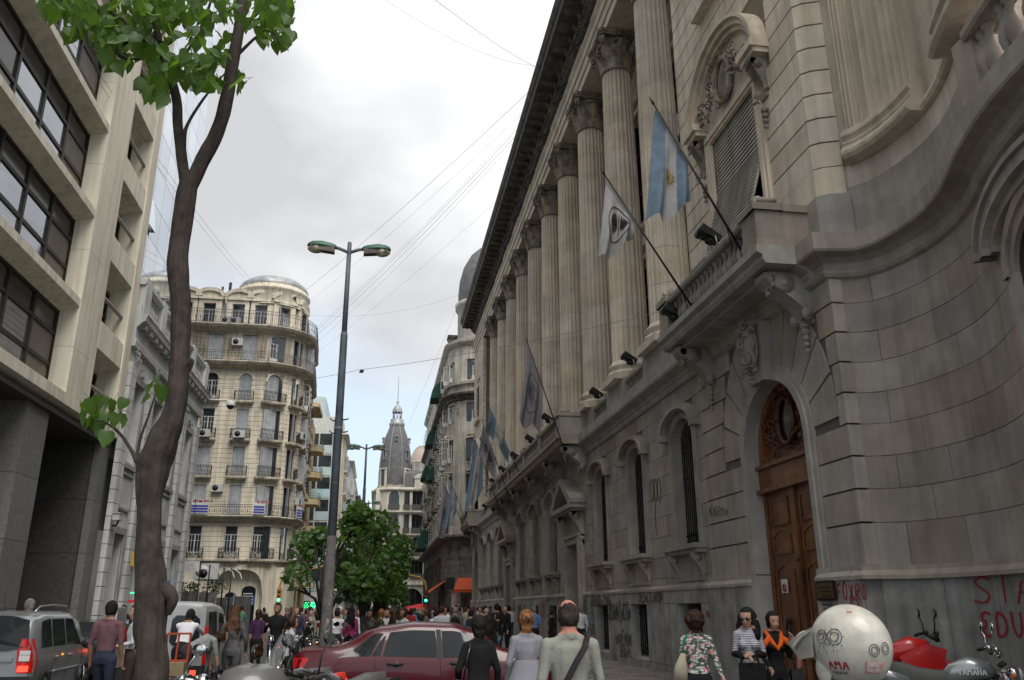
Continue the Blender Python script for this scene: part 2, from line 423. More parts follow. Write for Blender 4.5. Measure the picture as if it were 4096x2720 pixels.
mb = MB(); mb.box(-.34, .02, -1.18, 1.18, 3.04, 3.15); mb.box(-.27, .02, -1.12, 1.12, 2.94, 3.04)
mb.box(-.06,.0,-.95,.95,2.3,2.94)
ws_me = mb.mesh('window_sill', GREY)
mb = MB()
for s_ in (-1, 1): console(mb, s_*.82, .2, 2.94, .62, 0, .24)
wb_me = mb.mesh('sill_bracket', GREY)
mb = MB(); mb.prism(arch_pts(0, ZS0, ZSP, HW, RISE), 0, .46, .49)
wp_me = mb.mesh('window_pane', GLASSD)
mb = MB()
for k in range(11):
    y = -.68+1.36*k/10; mb.box(.22, .245, y-.011, y+.011, ZS0+.03, ZSP+arch_cut(0,1,0,1,abs(y)/HW)*RISE-.02)
    mb.tube([(.20, y, 3.42), (.26, y, 3.5)], .02, 6)
for z in (3.3, 3.42, 4.9, 5.6, 5.75): mb.box(.215, .25, -.72, .72, z-.014, z+.014)
wg_me = mb.mesh('window_grille', IRON)
LATT = M('yellowed_blind', (.30,.26,.16), .7, nvar=.1)
mb = MB()
for i in range(36):
    z = 3.5+i*.064
    for j in range(9): mb.box(.40, .42, -.66+j*.15, -.56+j*.15, z, z+.034)
wl_me = mb.mesh('window_blind', LATT)
for i, c in enumerate(WINY):
    w = inst('window', wf_me, bank, (XF, c, 0))
    for nm, me in (('window_hood', wh_me), ('window_sill', ws_me), ('sill_bracket', wb_me), ('window_pane', wp_me), ('window_grille', wg_me), ('window_blind', wl_me)):
        inst(nm, me, w, (XF, c, 0))
for c in DOORY:
    mb = MB()
    for s_ in (-1, 1):
        y0, y1 = sorted((c+s_*1.0, c+s_*1.45)); mb.box(XF-.16, XF+.5, y0, y1, 0, 4.35)
        y0, y1 = sorted((c+s_*1.06, c+s_*1.3)); mb.box(XF-.22, XF-.16, y0, y1, 0, 4.3)
    mb.box(XF-.16, XF+.5, c-1.0, c+1.0, 4.05, 4.35); mb.box(XF-.24, XF-.16, c-1.35, c+1.35, 4.3, 4.42)
    fr = part('door_frame', mb, GREY, bank)
    mb = MB()
    for s_ in (-1, 1): console(mb, c+s_*1.25, .4, 5.3, 1.35, XF, .42)
    mb.box(XF-.06, XF, c-1.1, c+1.1, 4.45, 5.3)
    part('door_console', mb, GREY, fr)
    mb = MB()
    mb.box(XF-.62, XF, c-1.85, c+1.85, 5.30, 5.48); mb.box(XF-.52, XF, c-1.75, c+1.75, 5.2, 5.3)
    for s_ in (-1, 1):
        poly = [(c+s_*1.9, 5.48), (c+s_*1.9, 5.66), (c, 6.62), (c, 6.40), (c+s_*1.5, 5.48)]
        mb.prism(poly, 0, XF-.62, XF)
    mb.prism([(c-1.5, 5.48), (c+1.5, 5.48), (c, 6.38)], 0, XF-.12, XF)
    part('pediment', mb, GREY, fr)
    mb = MB(); mb.box(XF+1.1, XF+1.2, c-1.0, c+1.0, 0, 4.1); mb.box(XF+.5, XF+1.1, c-1.02, c-1.0, 0, 4.1); mb.box(XF+.5, XF+1.1, c+1.0, c+1.02, 0, 4.1); mb.box(XF+.5, XF+1.1, c-1.0, c+1.0, 4.05, 4.1)
    part('door', mb, WOODD, fr)
    mb = MB(); mb.box(XF-.14,XF-.12, c-2.0, c-1.6, 1.55, 2.0); part('plaque', mb, BRASS, bank)
mb = MB()
mb.sweep([(-.02,7.22),(.05,7.22),(.09,7.28),(.09,7.36),(.14,7.42),(.14,7.48),(.34,7.60),(.36,7.66),(.36,7.97),(.30,8.0),(-.5,8.0)], [(XF, 18.9), (XF, 63.2)])
part('cornice', mb, GREY, bank)
for y in COLY: block('pedestal', bank, GREY, XF-.02, 9.4, y-1.05, y+1.05, 8.0, 8.86)
bprof = [(.085,0),(.085,.06),(.05,.09),(.075,.15),(.095,.24),(.09,.32),(.055,.44),(.04,.52),(.06,.56),(.045,.60),(.085,.64),(.085,.70)]
bal_me = MB().lathe(bprof, n=10).mesh('baluster', GREY)
def balustrade(parent, path, z0, hh=.7, first=True, rail=(.16,.16), name='balustrade', mat=GREY, pitch=.26, base=.06):
    P = [Vector(p) for p in path]
    mb = MB(); w = rail[0]
    mb.sweep([(-w,z0+hh+base),(w,z0+hh+base),(w+.03,z0+hh+base+.05),(w+.03,z0+hh+base+.14),(-w-.03,z0+hh+base+.14),(-w-.03,z0+hh+base+.05),(-w,z0+hh+base)], path, cap=False)
    mb.sweep([(w-.02,z0),(w-.02,z0+base),(-w+.02,z0+base),(-w+.02,z0)], path, cap=False)
    b = part(name, mb, mat, parent)
    d = 0
    for i in range(len(P)-1):
        seg = (P[i+1]-P[i]); L = seg.length
        t = pitch/2-d if i else pitch/2
        while t < L-.02:
            q = P[i]+seg*(t/L); inst('baluster', bal_me, b, (q.x, q.y, z0+base), 0, (1,1,hh/.7)); t += pitch
        d = L-(t-pitch) if t > 0 else 0; d = min(d, pitch)
    return b
gaps = [(18.95, COLY[0]-1.05)]+[(COLY[i]+1.05, COLY[i+1]-1.05) for i in range(9)]+[(COLY[9]+1.05, 63.1)]
for a, b in gaps:
    if b-a > .4: balustrade(bank, [(XF+.2, a), (XF+.2, b)], 8.0, .6, pitch=.25)
# --- giant columns
NF = 22
def fluted(r0, r1, z0, z1, n=NF, ang=0):
    m = MB(); vs = []; fs = []; k = n*4
    for r, z in ((r0, z0), (r1, z1)):
        for i in range(n):
            a = 2*math.pi*i/n+ang; da = 2*math.pi/n
            for t, q in ((.0, 1), (.22, 1), (.40, .925), (.82, .925)): vs.append((r*q*math.cos(a+t*da), r*q*math.sin(a+t*da), z))
    for i in range(k): fs.append((i, (i+1) % k, k+(i+1) % k, k+i))
    fs.append(tuple(range(k, 2*k))); fs.append(tuple(reversed(range(k))))
    return m.add(vs, fs)
drum_me = []
zb0, zb1 = 9.62, 21.15; nd = 10
for k in range(nd):
    za = zb0+(zb1-zb0)*k/nd; zb = zb0+(zb1-zb0)*(k+1)/nd
    ra = .64-.09*(k/nd)**1.4; rb = .64-.09*((k+1)/nd)**1.4
    drum_me.append(fluted(ra, rb, za+.012, zb).mesh('column_drum', BUFF))
mb = MB()
mb.box(-.86,.86,-.86,.86,8.86,9.08); mb.lathe([(.6,9.08),(.82,9.10),(.86,9.16),(.82,9.23),(.74,9.25),(.70,9.30),(.72,9.36),(.78,9.40),(.80,9.45),(.76,9.50),(.68,9.52),(.67,9.62),(.6,9.62)], n=28)
cb_me = mb.mesh('column_base', BUFF)
def leaf(mb, ang, r, z0, h, w, curl, lean):
    ca, sa = math.cos(ang), math.sin(ang); vs = []
    rows = [(0,1,0),(.35,1.05,.03),(.7,.9,.07),(.9,.7,.17),(1.0,.5,.26),(.93,.3,.31)]
    for t, ww, o in rows:
        for s_, oo in ((-1,-.015),(0,.03),(1,-.015)):
            rr = r+lean*t+o*curl+oo; q = s_*w*ww/2
            vs.append((rr*ca-q*sa, rr*sa+q*ca, z0+h*t))
    fs = []
    for i in range(5):
        for j in range(2): fs.append((i*3+j, i*3+j+1, i*3+4+j, i*3+3+j))
    mb.add(vs, fs)
def capital():
    mb = MB(); z = 21.15
    mb.lathe([(.56,z),(.62,z+.02),(.63,z+.07),(.57,z+.1),(.55,z+.12),(.56,z+.8),(.68,z+1.25),(.74,z+1.3),(.5,z+1.32)], n=20)
    for k in range(8): leaf(mb, math.pi*2*k/8+.39, .56, z+.1, .52, .40, 1.0, .04)
    for k in range(8): leaf(mb, math.pi*2*k/8, .57, z+.1, .95, .40, 1.1, .10)
    for k in range(4):       # corner volutes
        a = math.pi/4+math.pi/2*k; d = Vector((math.cos(a), math.sin(a), 0)); sd_ = Vector((-d.y, d.x, 0))
        for s_ in (-1, 1):
            pts = []
            for i in range(16):
                t = i/15
                if t < .35: u = t/.35; p = d*(.62+.30*u)+Vector((0,0,z+.75+.55*u))
                else: u = (t-.35)/.65; an = math.pi/2-u*7.5; rr = .17*(1-u*.8); p = d*(.92+rr*math.cos(an))+Vector((0,0,z+1.14+rr*math.sin(an)))
                pts.append(p+sd_*s_*.06)
            mb.tube(pts, [.06]*8+[.05]*8, 6)
        a2 = math.pi/2*k; d2 = Vector((math.cos(a2), math.sin(a2), 0))
        mb.ball(d2*.78+Vector((0,0,z+1.42)), .12, 8, 6)
        for s_ in (-1, 1):
            s2 = Vector((-d2.y, d2.x, 0))
            pts = [d2*(.66+.06*math.sin(3*t))+s2*s_*(.1+.14*math.cos(t*5))+Vector((0,0,z+1.1+.12*math.sin(t*5))) for t in [i/8 for i in range(9)]]
            mb.tube(pts, .035, 5)
    pts = []                 # concave abacus
    for k in range(4):
        a = math.pi/4+math.pi/2*k
        for da, r in ((-.08,1.12),(.08,1.12),(.35,.90),(math.pi/4,.80),(math.pi/2-.35,.90)): pts.append((r*math.cos(a+da), r*math.sin(a+da)))
    mb.prism(pts, 2, z+1.33, z+1.41); mb.prism([(a*1.05, b*1.05) for a, b in pts], 2, z+1.41, z+1.55)
    return mb
cap_me = capital().mesh('capital', BUFFD)
XC = 8.3
for i, y in enumerate(COLY):
    c = inst('column', cb_me, bank, (XC, y, 0))
    for k, me in enumerate(drum_me): inst('column_drum', me, c, (XC, y, 0))
    inst('capital', cap_me, c, (XC, y, 0))
# --- wall behind the columns, with tall windows
openU = [( (COLY[i]+COLY[i+1])/2-1.0, (COLY[i]+COLY[i+1])/2+1.0, 10.0, 14.2) for i in range(9)]+[((COLY[i]+COLY[i+1])/2-1.0, (COLY[i]+COLY[i+1])/2+1.0, 15.6, 20.5) for i in range(9)]
mb = MB()
zz = [8.8, 10.0, 14.2, 15.6, 20.5, 22.7]
for i in range(5):
    for p, q in cut(19.2, 63.0, openU, zz[i], zz[i+1]): mb.box(9.55, 10.0, p, q, zz[i], zz[i+1])
part('loggia_wall', mb, BUFF, bank)
for (a, b, c, d) in openU:
    mb = MB(); w = .16
    mb.box(9.44, 9.6, a-w, a, c, d+w); mb.box(9.44, 9.6, b, b+w, c, d+w); mb.box(9.44, 9.6, a, b, d, d+w); mb.box(9.38, 9.6, a-.3, b+.3, c-.16, c)
    mb.box(9.3, 9.6, a-.35, b+.35, d+.35, d+.5)
    f = part('loggia_window', mb, BUFF, bank)
    mb = MB(); mb.box(9.8, 9.83, a, b, c, d); part('window_pane', mb, GLASSD, f)
    mb = MB()
    for t in (.33, .66): mb.box(9.72, 9.79, a+(b-a)*t-.04, a+(b-a)*t+.04, c, d)
    for z in (c+(d-c)*.7, c+(d-c)*.35): mb.box(9.72, 9.78, a, b, z-.04, z+.04)
    part('window_bars', mb, IRON, f)
for y in COLY: block('wall_pilaster', bank, BUFF, 9.45, 9.6, y-.62, y+.62, 8.86, 22.7)
# --- entablature and main cornice over the colonnade and both pavilions
Y0, Y1 = 12.6, 69.6
path = [(XF+.02, Y0), (XF+.02, Y1)]
mb = MB(); mb.sweep([(-2.0,22.7),(-.0,22.7),(.0,23.1),(.06,23.1),(.06,23.5),(.12,23.52),(.12,23.85),(.22,23.98),(.22,24.06),(-.02,24.1),(-.02,24.95)], path)
part('architrave', mb, BUFF, bank)
mb = MB(); mb.sweep([(-.02,24.9),(.12,24.95),(.2,25.08),(.2,25.22),(.30,25.26),(.30,25.42),(1.12,25.42),(1.16,25.45),(1.16,25.72),(1.24,25.78),(1.34,25.98),(1.34,26.12),(1.28,26.14),(-.4,26.3)], path)
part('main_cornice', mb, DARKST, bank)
mod = MB(); mod.prism([(-.98,25.42),(-.98,25.34),(-.8,25.28),(-.45,25.32),(-.31,25.12),(-.28,25.42)], 1, -.13, .13)
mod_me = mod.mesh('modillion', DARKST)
y = Y0+.4
while y < Y1: inst('modillion', mod_me, bank, (XF, y, 0)); y += .826
mb = MB(); y = Y0+.1
while y < Y1: mb.box(XF-.29, XF-.18, y, y+.12, 25.10, 25.21); y += .22
part('dentil', mb, BUFFD, bank, kind='stuff')
for i in range(9):   # dark openings with stays in the frieze
    c = (COLY[i]+COLY[i+1])/2
    mb = MB(); mb.box(XF-.01, XF+.03, c-.75, c+.75, 24.2, 24.75); f = part('frieze_opening', mb, GLASSD, bank)
    mb = MB()
    for q in (-.6, .6): mb.tube([(XF-.45, c+q, 24.35), (XF, c+q, 24.75)], .02, 5); mb.tube([(XF-.45, c+q, 24.35), (XF, c+q, 24.2)], .02, 5)
    mb.tube([(XF-.45, c-.6, 24.35), (XF-.45, c+.6, 24.35)], .02, 5)
    part('opening_stay', mb, IRON, f)
mb = MB(); mb.box(XF+.3, 16, Y0, Y1, 26.2, 27.6); mb.box(10.2, 24, 13.5, Y1, 0, 22.6); part('attic', mb, BUFFD, bank)
# end pavilions
RUST = M('rusticated_granite', (.39,.37,.335), .85, nscale=1.6, nvar=.14, bump=.25, bscale=40, objvar=.10, hue=.2, streak=.15, objcol=(.96,.86,.77))
XP = XF-.04
RZL = [2.30]+[2.44+.54*k for k in range(1, 9)]+[7.22]
RZU = [9.42+.525*k for k in range(0, 26)]
def rust_block(mat, x0, x1, y0, y1, za, zb, g=.035):
    blocks.append(('rusticated_block', mat, x0, x1, y0, y1, za+g/2, zb-g/2))
def pavilion(yc, near=True):
    ya, yb = yc-3.1, yc+3.15
    yd = yc-.5 if near else yc
    AR, ASP, AW = 1.27, 4.75, .34      # arch radius, springing, archivolt width
    mb = MB()
    zz = [-.1, 2.3]+[2.3+.12*k for k in range(1, 42)]
    for i in range(len(zz)-1):
        za, zb = zz[i], zz[i+1]
        w = AR+.05 if za < ASP else arch_cut(0, AR+.05, ASP, AR+.05, za)
        if za > ASP+AR+.05: w = 0
        if w > .02: mb.box(XP+.035, XP+.6, ya+.02, yd-w, za, zb); mb.box(XP+.035, XP+.6, yd+w, yb, za, zb)
        else: mb.box(XP+.035, XP+.6, ya+.02, yb, za, zb)
    w_ = part('pavilion_wall', mb, MORTAR, bank)
    for k in range(len(RZL)-1):
        za, zb = RZL[k], RZL[k+1]
        if zb <= ASP+.15:
            for p, q in ((ya, yd-AR-AW), (yd+AR+AW+.62, yb)): rust_block(RUST, XP, XP+.3, p, q, za, zb)
            rust_block(RUST, XP+.018, XP+.3, yd+AR+AW, yd+AR+AW+.61, za, zb)
        else:
            wa = 2.42*math.sqrt(max(0, 1-((za-ASP)/2.9)**2)); wb = 2.42*math.sqrt(max(0, 1-((zb-ASP)/2.9)**2))
            for s_ in (-1, 1):
                e = ya if s_ < 0 else yb
                p, q = sorted((e, yd+s_*(wa+.03))); rust_block(RUST, XP, XP+.3, p, q, za, zb)
    nv = 11
    for k in range(nv):
        a0 = math.pi*k/nv+.011; a1 = math.pi*(k+1)/nv-.011
        if k == nv//2: continue
        ri = AR+.13; pts = []
        def outer(a):
            r = 2.42; z = ASP+r*1.2*math.sin(a); y_ = yd+r*math.cos(a)
            if z > 7.2: t = (7.2-ASP)/(r*1.2*math.sin(a)); return (yd+r*math.cos(a)*t**.5, 7.2)
            return (y_, z)
        for t in (0, .5, 1): a = a0+(a1-a0)*t; pts.append((yd+ri*math.cos(a), ASP+ri*math.sin(a)))
        for t in (1, .5, 0): pts.append(outer(a0+(a1-a0)*t))
        mb = MB(); mb.prism(pts, 0, XP, XP+.3); part('voussoir', mb, RUST, bank)
    mb = MB(); ring(mb, yd, 2.3, ASP, AR, AR, .15, XP-.05, XP+.65, XP+.05, n=20); ring(mb, yd, 2.3, ASP, AR+.10, AR+.10, .20, XP-.012, XP+.2, XP+.05, n=20)
    for s_ in (-1, 1):
        y0, y1 = sorted((yd+s_*AR, yd+s_*(AR+.42))); mb.box(XP-.14, XP+.65, y0, y1, -.1, 2.1); mb.box(XP-.10, XP+.65, y0, y1, 2.1, 2.32)
    part('archivolt', mb, RUST, bank)
    for p, q in ((ya-.06, yd-AR-.42), (yd+AR+.42, yb+.02)): block('plinth', bank, GREYP, XP-.14, XP+.3, p, q, -.1, 2.1)
    for p, q in ((ya+.2, yd-AR-.04), (yd+AR+.04, yb+.02)):
        mb = MB(); mb.sweep([(-.0,2.10),(.17,2.10),(.17,2.16),(.09,2.24),(.09,2.32),(-.0,2.32)], [(XP, p), (XP, q)]); part('plinth_moulding', mb, GREY, bank)
    mb = MB(); mb.prism([(yd-.30,6.0),(yd+.30,6.0),(yd+.42,7.2),(yd-.42,7.2)], 0, XP-.24, XP+.1)
    mb.ball((XP-.26, yd, 6.72), .34, 14, 8, sc=(.45, .75, 1.2))
    mb.tube([(XP-.3, yd+.28*math.cos(a), 6.72+.44*math.sin(a)) for a in [i*math.pi*2/20 for i in range(21)]], .035, 6)
    scrolls(mb, XP-.26, yd, 7.12, .42, .2, 3, .18, 18); scrolls(mb, XP-.26, yd, 6.2, .46, .18, 4, .18, 16); scrolls(mb, XP-.22, yd, 6.7, .48, .5, 9, .16, 14)
    part('keystone_cartouche', mb, GREY, bank)
    xd = XP+.27
    mb = MB(); mb.prism(arch_pts(yd, 0, ASP, AR, AR, 24), 0, xd+.12, xd+.16); d = part('door', mb, WOOD, bank)
    mb = MB(); mb.box(xd-.05, xd+.12, yd-AR, yd+AR, 4.0, 4.42); mb.box(xd-.12, xd+.12, yd-AR, yd+AR, 4.42, 4.5); mb.box(xd-.14, xd+.12, yd-AR, yd+AR, 3.92, 4.0)
    mb.box(xd-.03, xd+.12, yd-.1, yd+.1, .05, 3.95)
    arcband(mb, yd, ASP, AR-.16, AR-.16, .16, xd, xd+.12); mb.box(xd-.0, xd+.12, yd-AR, yd-AR+.14, .05, ASP); mb.box(xd, xd+.12, yd+AR-.14, yd+AR, .05, ASP)
    part('door_frame', mb, WOOD, d)
    for s_ in (-1, 1):
        c = yd+s_*.62; mb = MB()
        mb.box(xd+.04, xd+.12, c-.5, c+.5, .06, 3.92)
        part('door_leaf', mb, WOOD, d)
        def frame(z0, z1, arch, hw=.36):
            mb = MB(); t = .05
            p = [(c-hw, z0), (c-hw, z1)]
            for i in range(1, 8): u = i/8; p.append((c-hw+2*hw*u, z1+arch*math.sin(math.pi*u)))
            p += [(c+hw, z1), (c+hw, z0), (c-hw, z0)]
            for i in range(len(p)-1):
                mb.bar((xd+.02, *p[i]), (xd+.02, *p[i+1]), .055, .055, (1,0,0))
            mb.prism([(y_*.82+c*.18, z_) for y_, z_ in p[:-1]], 0, xd+.01, xd+.05)
            part('door_panel', mb, WOOD, d)
        frame(.25, .72, 0); frame(.95, 2.35, .14); frame(2.72, 3.02, .14); frame(3.28, 3.75, 0)
        mb = MB(); mb.box(xd-.06, xd+.05, c-.46, c+.46, .78, .86); mb.box(xd-.04, xd+.05, c-.46, c+.46, .16, .2)
        part('door_rail', mb, WOOD, d)
        mb = MB()     # knocker
        mb.ball((xd-.03, c+.0, 1.42), .07, 8, 6, sc=(.7,1,1.2)); mb.tube([(xd-.05, c+.075*math.cos(a), 1.27+.11*math.sin(a)) for a in [i*math.pi*2/14 for i in range(15)]], .02, 6); mb.ball((xd-.06, c, 1.16), .03)
        part('knocker', mb, IRON, d)
    mb = MB(); mb.tube([(xd+.02, yd+.32*math.cos(a), 5.25+.46*math.sin(a)) for a in [i*math.pi*2/28 for i in range(29)]], .05, 8)
    scrolls(mb, xd+.06, yd-.62, 5.0, .3, .42, 11, .1, 16); scrolls(mb, xd+.06, yd+.62, 5.0, .3, .42, 12, .1, 16); scrolls(mb, xd+.06, yd, 5.86, .42, .13, 13, .1, 14)
    scrolls(mb, xd+.06, yd-.4, 5.6, .2, .2, 15, .1, 10); scrolls(mb, xd+.06, yd+.4, 5.6, .2, .2, 16, .1, 10); scrolls(mb, xd+.06, yd, 4.68, .4, .1, 14, .1, 12)
    part('carved_overdoor', mb, WOODD, d)
    mb = MB(); mb.prism([(yd+.3*math.cos(a), 5.25+.44*math.sin(a)) for a in [i*math.pi*2/28 for i in range(28)]], 0, xd+.06, xd+.1); part('oval_window', mb, GLASSD, d)
    mb = MB(); mb.sweep([(-.02,7.22),(.09,7.28),(.09,7.36),(.14,7.42),(.14,7.48),(.34,7.60),(.36,7.66),(.36,7.97),(.30,8.0),(-.5,8.0)], [(XP, ya+(.3 if near else -.05)), (XP, yb)]); part('cornice', mb, GREY, bank)
    balcony(yc-2.75, yc+2.75, [yc-2.3, yc+2.3], .85)
    WH, WZ0, WZ1 = 1.22, 8.3, 12.55
    for k in range(len(RZU)-1):
        za, zb = RZU[k], RZU[k+1]
        hw = 1.48 if za < 12.4 else (2.0 if za < 14.6 else (1.15 if 15.9 < za < 19.8 else 0))
        if za >= 22.5: break
        o = [(yc-hw, yc+hw, za, zb)] if hw else []
        for p, q in cut(ya+.03, yb, o, za, zb): rust_block(BUFF, XF, XF+.25, p, q, za, zb)
    mb = MB()
    op = [(yc-WH, yc+WH, 8.0, WZ1), (yc-.85, yc+.85, 16.4, 19.2)]
    zz = [8.0, 9.42, 12.55, 16.4, 19.2, 22.7]
    for i in range(5):
        for p, q in cut(ya+.06, yb-.02, op, zz[i], zz[i+1]): mb.box(XF+.03, XF+.6, p, q, zz[i], zz[i+1])
    part('upper_wall', mb, MORTARB, bank)
    for p, q in ((ya+.02, yc-WH-.02), (yc+WH+.02, yb)): block('upper_plinth', bank, GREY, XF-.03, XF+.5, p, q, 8.0, 8.85); block('upper_plinth', bank, BUFF, XF-.01, XF+.5, p, q, 8.85, 9.42)
    mb = MB()
    for s_ in (-1, 1):
        y0, y1 = sorted((yc+s_*WH, yc+s_*(WH+.3))); mb.box(XF-.07, XF+.5, y0, y1, 8.0, WZ1+.0)
        y0, y1 = sorted((yc+s_*(WH+.08), yc+s_*(WH+.2))); mb.box(XF-.11, XF-.07, y0, y1, 8.0, WZ1+.0)
    mb.box(XF-.07, XF+.5, yc-WH-.3, yc+WH+.3, WZ1, WZ1+.3); mb.box(XF-.11, XF-.07, yc-WH-.2, yc+WH+.2, WZ1+.08, WZ1+.2)
    f = part('balcony_window', mb, BUFF, bank)
    mb = MB(); mb.box(XF+.45, XF+.5, yc-WH, yc+WH, 8.0, WZ1); part('window_pane', mb, GLASSD, f)
    for k in range(44):
        mb = MB(); z1 = WZ1-.005-k*.1
        def xo(z):
            t = max(0, (11.15-z)/3.0); return XF+.06-.84*min(1.1, t)
        z0 = z1-.088
        if z0 < 8.1: break
        mb.hexa([(xo(z0)-.03,yc-WH+.01,z0),(xo(z0)+.02,yc-WH+.01,z0),(xo(z0)+.02,yc+WH-.01,z0),(xo(z0)-.03,yc+WH-.01,z0),
                 (xo(z1),yc-WH+.01,z1),(xo(z1)+.02,yc-WH+.01,z1),(xo(z1)+.02,yc+WH-.01,z1),(xo(z1),yc+WH-.01,z1)])
        part('shutter_slat', mb, SHUTM, f)
    mb = MB()
    for s_ in (-1, 1): mb.bar((XF+.12, yc+s_*(WH-.04), 11.2), (XF-.78, yc+s_*(WH-.04), 8.2), .05, .05)
    part('shutter_rail', mb, SHUTM, f)
    mb = MB()
    for w0, w1, xf in ((0,.12,-.16),(.12,.26,-.26),(.26,.34,-.36)): arcband(mb, yc, 13.05, 1.66+w0, 1.42+w0, w1-w0, XF+xf, XF+.1, math.pi, 0, 22)
    for s_ in (-1, 1):
        y0, y1 = sorted((yc+s_*1.3, yc+s_*2.02)); mb.box(XF-.42, XF+.05, y0, y1, 12.98, 13.16); mb.box(XF-.34, XF+.05, y0+.04, y1-.04, 12.86, 12.98)
    part('arched_hood', mb, BUFF, f)
    mb = MB(); mb.prism(arch_pts(yc, 12.85, 13.05, 1.68, 1.45, 20), 0, XF-.02, XF+.4); part('tympanum', mb, BUFF, f)
    mb = MB(); mb.tube([(XF-.14, yc+.42*math.cos(a), 13.55+.55*math.sin(a)) for a in [i*math.pi*2/28 for i in range(29)]], .07, 8)
    mb.ball((XF-.04, yc, 13.55), .5, 16, 8, sc=(.2,.78,1.04))
    for q, s2 in ((-1.0, 21), (1.0, 22)): scrolls(mb, XF-.1, yc+q, 13.3, .5, .28, s2, .16, 22)
    scrolls(mb, XF-.1, yc, 14.2, .6, .16, 23, .16, 18); scrolls(mb, XF-.1, yc, 12.98, .55, .14, 24, .16, 18)
    for q, s2 in ((-.62, 25), (.62, 26)): scrolls(mb, XF-.1, yc+q, 13.65, .2, .45, s2, .16, 16)
    part('carved_cartouche', mb, BUFFD, f)
    for s_ in (-1, 1):
        mb = MB(); console(mb, yc+s_*1.68, .26, 12.86, .95, XF, .3); scrolls(mb, XF-.12, yc+s_*1.68, 11.85, .13, .16, 31+s_, .14, 10)
        for i in range(4): mb.ball((XF-.07, yc+s_*1.68, 11.62-.13*i), .085-.012*i, 8, 5)
        scrolls(mb, XF-.3, yc+s_*1.68, 12.66, .14, .16, 41+s_, .1, 9)
        part('hood_console', mb, BUFFD, f)
    mb = MB()
    for s_ in (-1, 1): y0, y1 = sorted((yc+s_*.85, yc+s_*1.15)); mb.box(XF-.06, XF+.4, y0, y1, 16.3, 19.5)
    mb.box(XF-.06, XF+.4, yc-.85, yc+.85, 19.2, 19.5); mb.box(XF-.25, XF+.4, yc-1.3, yc+1.3, 16.15, 16.4)
    f2 = part('upper_window', mb, BUFF, bank)
    mb = MB(); mb.box(XF+.3, XF+.33, yc-.85, yc+.85, 16.4, 19.2); part('window_pane', mb, GLASSD, f2)
    mb = MB()
    for q in (-.8, 0, .8): mb.box(XF+.22, XF+.3, yc+q-.05, yc+q+.05, 16.4, 19.2)
    mb.box(XF+.22, XF+.3, yc-.85, yc+.85, 18.3, 18.4); part('window_bars', mb, M('grey_paint', (.35,.36,.36), .5, nvar=.05), f2)
    for s_ in (-1, 1):
        mb = MB()
        for i in range(5): mb.ball((XP-.06, yc+s_*2.3, 6.62-.12*i), .10-.014*i, 8, 5)
        scrolls(mb, XP-.05, yc+s_*2.3, 6.75, .14, .15, 51+s_, .1, 8); part('festoon', mb, GREY, bank)
def balcony(y0, y1, cons, big=.85, xo=6.6, pitch=None, peds=None):
    mb = MB()
    mb.prism([(XF+.1,7.62),(xo+.12,7.62),(xo+.06,7.70),(xo+.06,7.78),(xo-.04,7.84),(xo-.04,7.98),(XF+.1,7.98)], 1, y0-.05, y1+.05)
    mb.box(xo+.35, XF+.05, y0+.3, y1-.3, 7.54, 7.62)
    b = part('balcony', mb, GREY, bank)
    peds = peds or [y0+.3, y1-.3]
    for p in (y0+.02, y1-.02-.35):
        mb = MB(); mb.box(xo+.05, XF+.02, p, p+.35, 7.98, 8.70); mb.box(xo-.02, XF+.02, p-.05, p+.40, 8.70, 8.84); mb.box(xo+.0, XF+.02, p-.03, p+.38, 7.98, 8.12)
        part('end_panel', mb, GREY, b)
    for p in peds:
        mb = MB(); w = .3 if p in (peds[0], peds[-1]) else .17
        mb.box(xo+.02, xo+.5, p-w, p+w, 7.98, 8.70); mb.box(xo-.04, xo+.56, p-w-.05, p+w+.05, 8.70, 8.84)
        part('pedestal', mb, GREY, b)
        mb = MB(); mb.ball((xo+.25, p, 8.92), .17, 10, 6, sc=(1,1.1,.9)); mb.ball((xo+.25, p, 9.06), .09, 8, 5)
        for s_ in (-1, 1): mb.tube([(xo+.2, p+s_*(.12+.16*t-.0), 8.90+.07*math.cos(6*t)) for t in [i/8 for i in range(9)]], .05, 6); mb.tube([(xo+.1, p+s_*.3, 8.9), (xo+.45, p+s_*.3, 8.9)], .065, 10)
        scrolls(mb, xo+.12, p, 8.94, .2, .1, int(p*7), .08, 8); part('pedestal_crest', mb, GREY, b)
    for a, c in zip(peds[:-1], peds[1:]):
        balustrade(b, [(xo+.2, a+.2), (xo+.2, c-.2)], 7.98, .58, pitch=.24)
    for c in cons:
        mb = MB(); console(mb, c, .42, 7.56, .95, XF, big)
        scrolls(mb, XF-big*.8, c, 7.25, .18, .2, int(c*3), .1, 8)
        part('balcony_console', mb, GREY, b)
    return b
balcony(30.35, 51.65, [30.75, 34.48, 38.62, 43.4, 47.5, 51.25], .9, peds=[30.75, 34.48, 38.62, 43.4, 47.5, 51.25])
pavilion(15.7)
pavilion(66.35, False)
